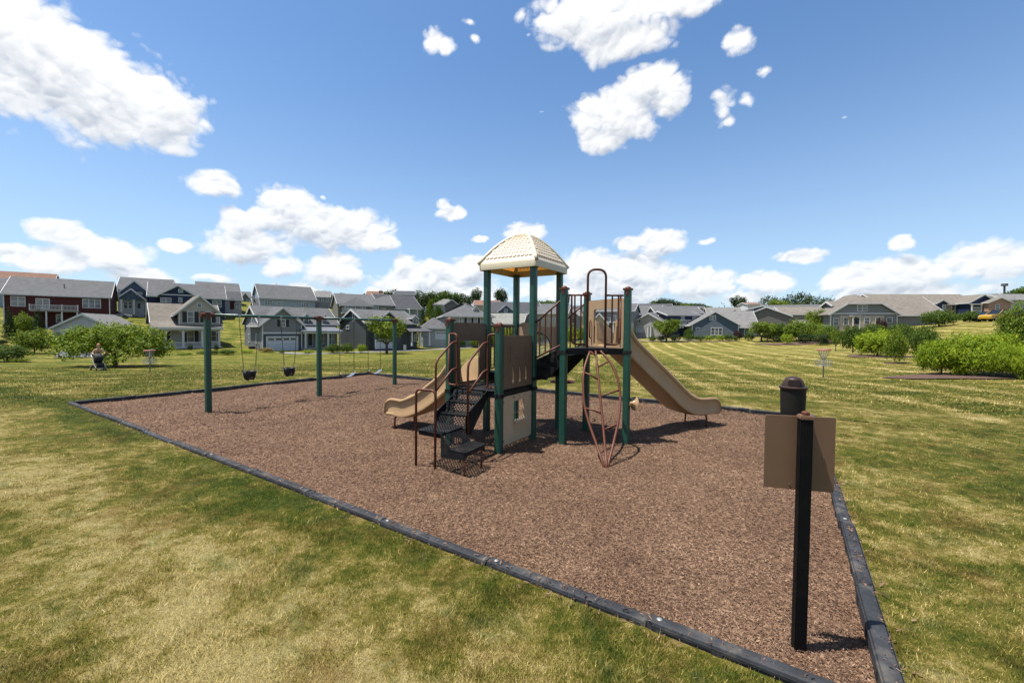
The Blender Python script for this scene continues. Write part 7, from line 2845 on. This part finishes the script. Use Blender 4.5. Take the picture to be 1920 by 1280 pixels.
def car(loc, rz, paint, label, group=None, L=4.5, Wd=1.8, Hh=1.5, kind='sedan', roofm=None):
    e = empty('parked_car', loc, rz, label, 'car', group)
    hw_ = Wd / 2
    if kind == 'suv':
        low = [(-L / 2, 0.32), (-L / 2 + .02, 0.95), (-L / 2 + .1, 1.02), (L / 2 - 1.15, 1.02), (L / 2 - .15, 0.88), (L / 2, 0.72), (L / 2, 0.32)]
        cab = [(-L / 2 + .06, 1.0), (-L / 2 + .22, Hh), (L / 2 - 1.95, Hh), (L / 2 - 1.2, 1.0)]
    else:
        low = [(-L / 2, 0.34), (-L / 2, 0.82), (-L / 2 + .15, 0.93), (-L / 2 + 1.0, 0.95), (L / 2 - 1.3, 0.93), (L / 2 - .2, 0.74), (L / 2, 0.6), (L / 2, 0.3)]
        cab = [(-L / 2 + .55, 0.93), (-L / 2 + 1.25, Hh), (L / 2 - 2.1, Hh), (L / 2 - 1.25, 0.92)]
    body = MB().poly([(x, -hw_, z) for x, z in low], (0, Wd, 0)).build('body', paint, e, world=False, bevel=0.07, smooth='auto')
    mb = MB()
    vs = []
    n = len(cab)
    for sy, ins in ((-1, 0), (1, 0)):
        for (x, z) in cab:
            k = 0.10 if z > 1.2 else 0.02
            vs.append((x, sy * (hw_ - k - 0.04), z))
    fs = [tuple(range(n)), tuple(reversed(range(n, 2 * n)))] + [(i, (i + 1) % n, n + (i + 1) % n, n + i) for i in range(n)]
    mb.add(vs, fs)
    cb = mb.build('cabin', CGL, e, world=False, bevel=0.05, smooth='auto')
    x0, x1 = cab[1][0], cab[2][0]
    MB().box(x0 - 0.03, x1 + 0.03, -hw_ + 0.14, hw_ - 0.14, Hh - 0.02, Hh + 0.035).build('roof', roofm or paint, e, world=False, bevel=0.03)
    for sy in (-1, 1):
        for (xa, za_, xb, zb_) in ((cab[0][0], cab[0][1], cab[1][0], cab[1][1]), (cab[3][0], cab[3][1], cab[2][0], cab[2][1]), ((x0 + x1) / 2 - .1, 0.95, (x0 + x1) / 2 - .1, Hh)):
            MB().beam((xa, sy * (hw_ - 0.05), za_), (xb, sy * (hw_ - 0.135), zb_), 0.07, 0.05).build('pillar', paint, cb, world=False)
    for sx in (-1, 1):
        for sy in (-1, 1):
            c = Vector((sx * (L / 2 - 0.85), sy * (hw_ - 0.11), 0.33))
            w = MB().tube([c - Vector((0, 0.11, 0)), c + Vector((0, 0.11, 0))], 0.335, 18).build('wheel', RUB, e, world=False, smooth='auto')
            MB().tube([c + Vector((0, sy * 0.10, 0)), c + Vector((0, sy * 0.125, 0))], 0.2, 14).build('rim', STEEL, w, world=False, smooth='auto')
            MB().box(sx * (L / 2 - 0.04), sx * (L / 2 + 0.01), sy * (hw_ - 0.42), sy * (hw_ - 0.10), 0.62, 0.76).build('headlight' if sx > 0 else 'tail_light', LAMP if sx > 0 else plain('red_lens', (0.3, 0.01, 0.01), 0.2), e, world=False)
    return e


def paint(name, c):
    return plain(name, c, 0.22, 0.03, 1.0, spec=0.7)


def oncar(px, py, d):
    p = at(px, py, d)
    return Vector((p.x, p.y, tz(p.x, p.y) + 0.03))


car(oncar(1872, 603, 63.5), rad(182), paint('yellow_paint', (0.62, 0.36, 0.015)), 'yellow parked car with a dark soft top beside the right shrub', 'cars parked on the rise at right', kind='suv', Hh=1.65, roofm=SHUT)
car(oncar(1852, 602, 66.5), rad(182), paint('blue_paint', (0.03, 0.06, 0.16)), 'dark blue parked car behind the yellow one', 'cars parked on the rise at right')
car(oncar(1833, 603, 69.5), rad(184), paint('white_paint', (0.70, 0.70, 0.70)), 'white parked car partly behind the dark blue one', 'cars parked on the rise at right', L=4.3)
car(oncar(1912, 600, 66.0), rad(180), paint('grey_blue_paint', (0.12, 0.17, 0.24)), 'grey blue car with black rear window behind the yellow one', 'cars parked on the rise at right', kind='suv', Hh=1.75)
p = at(217, 592, 86)
car(Vector((p.x, p.y, p.z - 0.5)), rad(30), paint('white_paint', (0.70, 0.70, 0.70)), 'white parked car on the upper street right of the dark red house', L=4.8)

# ================================================================== DISC GOLF BASKETS
WIRE = plain('dull_wire', (0.30, 0.31, 0.31), 0.6, 0.1, 20.0, metal=0.3)


def basket(loc, label, tall=1.40):
    e = empty('disc_golf_basket', loc, 0, label, 'disc golf basket', 'disc golf baskets on the lawn')
    MB().tube([(0, 0, -0.2), (0, 0, tall)], 0.028, 10).build('pole', WIRE, e, world=False, smooth=True)
    bandm = plain('faded_red_band', (0.42, 0.13, 0.09), 0.6, 0.2, 10)
    MB().lathe([(0.285, tall - 0.09), (0.29, tall - 0.02), (0.275, tall - 0.02), (0.27, tall - 0.09)], n=24, cap=False).build('top_band', bandm, e, world=False, smooth=True)
    mb = MB()
    for k in range(6):
        a = math.pi * k / 6
        mb.tube([(0.28 * math.cos(a), 0.28 * math.sin(a), tall - 0.03), (-0.28 * math.cos(a), -0.28 * math.sin(a), tall - 0.03)], 0.007, 5)
    mb.build('top_spokes', WIRE, e, world=False, kind='stuff')
    for k in range(14):
        a = 2 * math.pi * k / 14
        pts = [(0.25 * math.cos(a) * (1 - t_ * 0.55 - 0.3 * t_ * t_), 0.25 * math.sin(a) * (1 - t_ * 0.55 - 0.3 * t_ * t_), tall - 0.05 - 0.52 * t_) for t_ in (0, .2, .4, .6, .8, 1)]
        MB().tube(pts, 0.008, 5).build('chain', WIRE, e, world=False)
    zb_ = tall - 0.80
    for (r, z) in ((0.33, zb_ + 0.22), (0.335, zb_ + 0.12), (0.33, zb_), (0.2, zb_)):
        MB().tube([(r * math.cos(2 * math.pi * k / 24), r * math.sin(2 * math.pi * k / 24), z) for k in range(24)], 0.009, 5, closed=True).build('basket_ring', WIRE, e, world=False)
    mb = MB()
    for k in range(20):
        a = 2 * math.pi * k / 20
        mb.tube([(0.03 * math.cos(a), 0.03 * math.sin(a), zb_), (0.33 * math.cos(a), 0.33 * math.sin(a), zb_), (0.33 * math.cos(a), 0.33 * math.sin(a), zb_ + 0.22)], 0.006, 5)
    mb.build('basket_wires', WIRE, e, world=False, kind='stuff')
    MB().tube([(0, 0, zb_ - 0.06), (0, 0, zb_ + 0.04)], 0.06, 12).build('collar', WIRE, e, world=False, smooth=True)
    return e


basket(on_ground(1546, 20.3), 'disc golf basket with red top band on the dry lawn at right')
basket(on_ground(280, 25.5), 'disc golf basket in front of the beige porch house at left')

# ================================================================== PERSON AND STROLLER
SKIN = plain('fair_skin', (0.75, 0.45, 0.32), 0.5, 0.05, 5.0)  # one even warm skin colour
HAIR = plain('red_blond_hair', (0.60, 0.30, 0.12), 0.55, 0.2, 20.0)
TOPC = plain('dusky_pink_top', (0.42, 0.24, 0.20), 0.8, 0.1, 8.0)
SHORT = plain('dark_shorts', (0.03, 0.035, 0.05), 0.8, 0.1, 8.0)
pp = on_ground(184, 27.9)
# faces the camera
fac = Vector((-pp.x, -pp.y, 0)).normalized()
rzp = math.atan2(fac.y, fac.x)
per = empty('person', pp, rzp, 'person with red blond hair in a strappy top leaning over a stroller', 'person')


def skin_obj(name, verts, edges, radii, matl, parent, sub=2, root=0):
    me = bpy.data.meshes.new(name)
    me.from_pydata(verts, edges, [])
    o = bpy.data.objects.new(name, me)
    o.parent = parent
    COL.objects.link(o)
    md = o.modifiers.new('skin', 'SKIN')
    if not me.skin_vertices:
        bm = bmesh.new()
        bm.from_mesh(me)
        bm.verts.layers.skin.verify()
        bm.to_mesh(me)
        bm.free()
    for i, r in enumerate(radii):
        me.skin_vertices[0].data[i].radius = r if isinstance(r, tuple) else (r, r)
    me.skin_vertices[0].data[root].use_root = True
    md.use_smooth_shade = True
    ss = o.modifiers.new('sub', 'SUBSURF')
    ss.levels = ss.render_levels = sub
    me.materials.append(matl)
    return o


# local axes: x towards the camera (forward), y to her left, z up; leaning forward, elbows out, hands on the bar
V, E_, R = [], [], []


def jt(p, r, par=None):
    V.append(p)
    R.append(r)
    if par is not None:
        E_.append((par, len(V) - 1))
    return len(V) - 1


pel = jt((-0.05, 0, 0.95), (0.155, 0.12))
wai = jt((0.02, 0, 1.10), (0.125, 0.095), pel)
che = jt((0.14, 0, 1.27), (0.155, 0.105), wai)
upc = jt((0.22, 0, 1.37), (0.12, 0.085), che)
nek = jt((0.27, 0, 1.45), 0.048, upc)
hd0 = jt((0.31, 0, 1.53), 0.075, nek)
hd1 = jt((0.33, 0, 1.62), (0.085, 0.098), hd0)
hd2 = jt((0.32, 0, 1.70), 0.055, hd1)
for s in (1, -1):
    sh = jt((0.21, 0.17 * s, 1.36), 0.052, upc)
    elb = jt((0.26, 0.30 * s, 1.13), 0.040, sh)
    wr = jt((0.47, 0.20 * s, 1.06), 0.028, elb)
    pal = jt((0.53, 0.17 * s, 1.06), (0.036, 0.018), wr)
    for k in range(4):
        f1 = jt((0.57, (0.145 + 0.018 * k) * s, 1.06), 0.0095, pal)
        f2 = jt((0.585, (0.145 + 0.018 * k) * s, 1.03), 0.0085, f1)
    th_ = jt((0.54, 0.135 * s, 1.035), 0.010, pal)
    hip = jt((-0.05, 0.095 * s, 0.90), 0.095, pel)
    kn = jt((0.04 + (0.05 if s > 0 else -0.06), 0.11 * s, 0.50), 0.058, hip)
    an = jt((-0.04 + (0.05 if s > 0 else -0.12), 0.11 * s, 0.09), 0.036, kn)
    to = jt((0.10 + (0.05 if s > 0 else -0.12), 0.125 * s, 0.03), (0.04, 0.025), an)
skin_obj('body', V, E_, R, SKIN, per, 2, pel)
skin_obj('top', [(0.0, 0, 1.05), (0.07, 0, 1.17), (0.15, 0, 1.27), (0.205, 0, 1.33)], [(0, 1), (1, 2), (2, 3)], [(0.145, 0.115), (0.138, 0.108), (0.168, 0.118), (0.14, 0.10)], TOPC, per, 2)
skin_obj('shorts', [(-0.05, 0, 0.97), (-0.05, 0.10, 0.86), (-0.02, 0.105, 0.70), (-0.05, -0.10, 0.86), (-0.05, -0.105, 0.70)], [(0, 1), (1, 2), (0, 3), (3, 4)],
         [(0.17, 0.135), 0.112, 0.098, 0.112, 0.098], SHORT, per, 2)
hr = MB()
for (cx_, cz_, r) in ((0.305, 1.645, 0.112),):
    vs, fs = [], []
    for i in range(9):
        for k in range(14):
            th_, ph = math.pi * i / 8, 2 * math.pi * k / 14
            x = r * math.sin(th_) * math.cos(ph)
            y = r * 0.92 * math.sin(th_) * math.sin(ph)
            z = r * 1.12 * math.cos(th_)
            if x > 0.02 and z < 0.045:
                x, z = 0.02 + (x - 0.02) * 0.1, z
            vs.append((cx_ + x, y, cz_ + z))
    for i in range(8):
        for k in range(14):
            fs.append((i * 14 + k, i * 14 + (k + 1) % 14, (i + 1) * 14 + (k + 1) % 14, (i + 1) * 14 + k))
    hr.add(vs, fs)
hr.tube([(0.20, 0, 1.66), (0.16, 0, 1.60), (0.17, 0, 1.50)], [0.04, 0.045, 0.02], 8)
hr.build('hair', HAIR, per, world=False, smooth=True)
for s in (1, -1):
    MB().lathe([(0, -0.006), (0.011, 0), (0, 0.006)], (0.418, 0.034 * s, 1.635), 8).build('eye', SHUT, per, world=False)
MB().tube([(0.41, 0, 1.625), (0.436, 0, 1.60)], [0.010, 0.015], 6).build('nose', SKIN, per, world=False, smooth=True)
MB().tube([(0.40, -0.025, 1.567), (0.405, 0, 1.563), (0.40, 0.025, 1.567)], 0.007, 6).build('mouth', plain('lips', (0.35, 0.10, 0.09), 0.5), per, world=False)
for s in (1, -1):
    MB().lathe([(0, -0.012), (0.028, 0), (0, 0.012)], (0.315, 0.092 * s, 1.62), 8).build('ear', SKIN, per, world=False)
    MB().box(-0.07 + (0.05 if s > 0 else -0.12), 0.17 + (0.05 if s > 0 else -0.12), 0.075 * s, 0.165 * s, 0.0, 0.07).build('shoe', WHITE, per, world=False, bevel=0.02)

# stroller in front of the person, seen from its front
stp = pp + fac * 0.92
stp.z = tz(stp.x, stp.y)
sr = empty('stroller', stp, rzp + rad(14), 'black stroller with a silver frame and hood on the lawn', 'stroller')
FAB = plain('black_stroller_fabric', (0.014, 0.015, 0.018), 0.75, 0.2, 12)
ALU = plain('silver_tube', (0.55, 0.55, 0.55), 0.35, 0.05, metal=0.7)
for s in (1, -1):
    MB().tube(bent([(-0.42, 0.25 * s, 1.04), (-0.22, 0.26 * s, 0.78), (0.20, 0.24 * s, 0.30), (0.36, 0.20 * s, 0.17)], 0.1), 0.016, 8).build('frame_tube', ALU, sr, world=False, smooth=True)
    MB().tube([(0.02, 0.25 * s, 0.52), (-0.36, 0.30 * s, 0.17)], 0.015, 8).build('rear_leg', ALU, sr, world=False, smooth=True)
    for (x, r, y) in ((0.36, 0.11, 0.22), (-0.36, 0.15, 0.31)):
        w = MB().tube([(x, (y - 0.03) * s, r), (x, (y + 0.03) * s, r)], r, 16).build('wheel', RUB, sr, world=False, smooth='auto')
        MB().tube([(x, (y - 0.034) * s, r), (x, (y + 0.034) * s, r)], r * 0.55, 12).build('rim', ALU, w, world=False, smooth='auto')
MB().tube(bent([(-0.42, 0.25, 1.04), (-0.47, 0.22, 1.06), (-0.47, -0.22, 1.06), (-0.42, -0.25, 1.04)], 0.04), 0.018, 8).build('handle_bar', FAB, sr, world=False, smooth=True)
MB().tube(bent([(0.36, 0.20, 0.17), (0.40, 0, 0.20), (0.36, -0.20, 0.17)], 0.1), 0.015, 8).build('front_bar', ALU, sr, world=False, smooth=True)
# seat shell and hood
mb = MB()
mb.hexa([(-0.10, -0.20, 0.42), (0.28, -0.19, 0.40), (0.28, 0.19, 0.40), (-0.10, 0.20, 0.42), (-0.12, -0.21, 0.50), (0.28, -0.20, 0.46), (0.28, 0.20, 0.46), (-0.12, 0.21, 0.50)])
mb.build('seat', FAB, sr, world=False, bevel=0.03)
mb = MB()
mb.hexa([(-0.10, -0.21, 0.44), (-0.03, -0.21, 0.44), (-0.03, 0.21, 0.44), (-0.10, 0.21, 0.44), (-0.30, -0.20, 0.98), (-0.23, -0.20, 0.98), (-0.23, 0.20, 0.98), (-0.30, 0.20, 0.98)])
mb.build('backrest', FAB, sr, world=False, bevel=0.03)
vs, fs = [], []
for i in range(9):
    a = rad(-20 + i * 130 / 8)
    for k in range(11):
        y = -1 + k / 5
        rr_ = 0.36 * math.sqrt(max(0.0, 1 - (y * 0.93) ** 4))
        vs.append((-0.20 + rr_ * math.sin(a + 0.1), 0.245 * y, 0.76 + rr_ * 0.95 * math.cos(a + 0.1)))
for i in range(8):
    for k in range(10):
        fs.append((i * 11 + k, i * 11 + k + 1, i * 11 + k + 12, i * 11 + k + 11))
hd_ = MB().add(vs, fs).build('hood', FAB, sr, world=False, smooth=True)
so2 = hd_.modifiers.new('thick', 'SOLIDIFY')
so2.thickness = 0.015
mb = MB().box(-0.25, 0.22, -0.2, 0.2, 0.18, 0.30)
mb.build('storage_basket', FAB, sr, world=False, bevel=0.03)
MB().box(0.26, 0.36, -0.17, 0.17, 0.26, 0.44).build('leg_rest', FAB, sr, world=False, bevel=0.02)

# small white sign board near the leafy tree, garden post lamps and a bollard by the houses
p = on_ground(759, 66)
sb = empty('yard_sign', p, 0, 'small white post sign beside the leafy tree by the swing set', 'sign')
MB().box(-0.22, 0.22, -0.03, 0.03, 0.45, 1.25).build('board', WHITE, sb, world=False, bevel=0.01)
MB().box(-0.04, 0.04, -0.02, 0.02, -0.3, 0.5).build('stake', WHITE, sb, world=False)
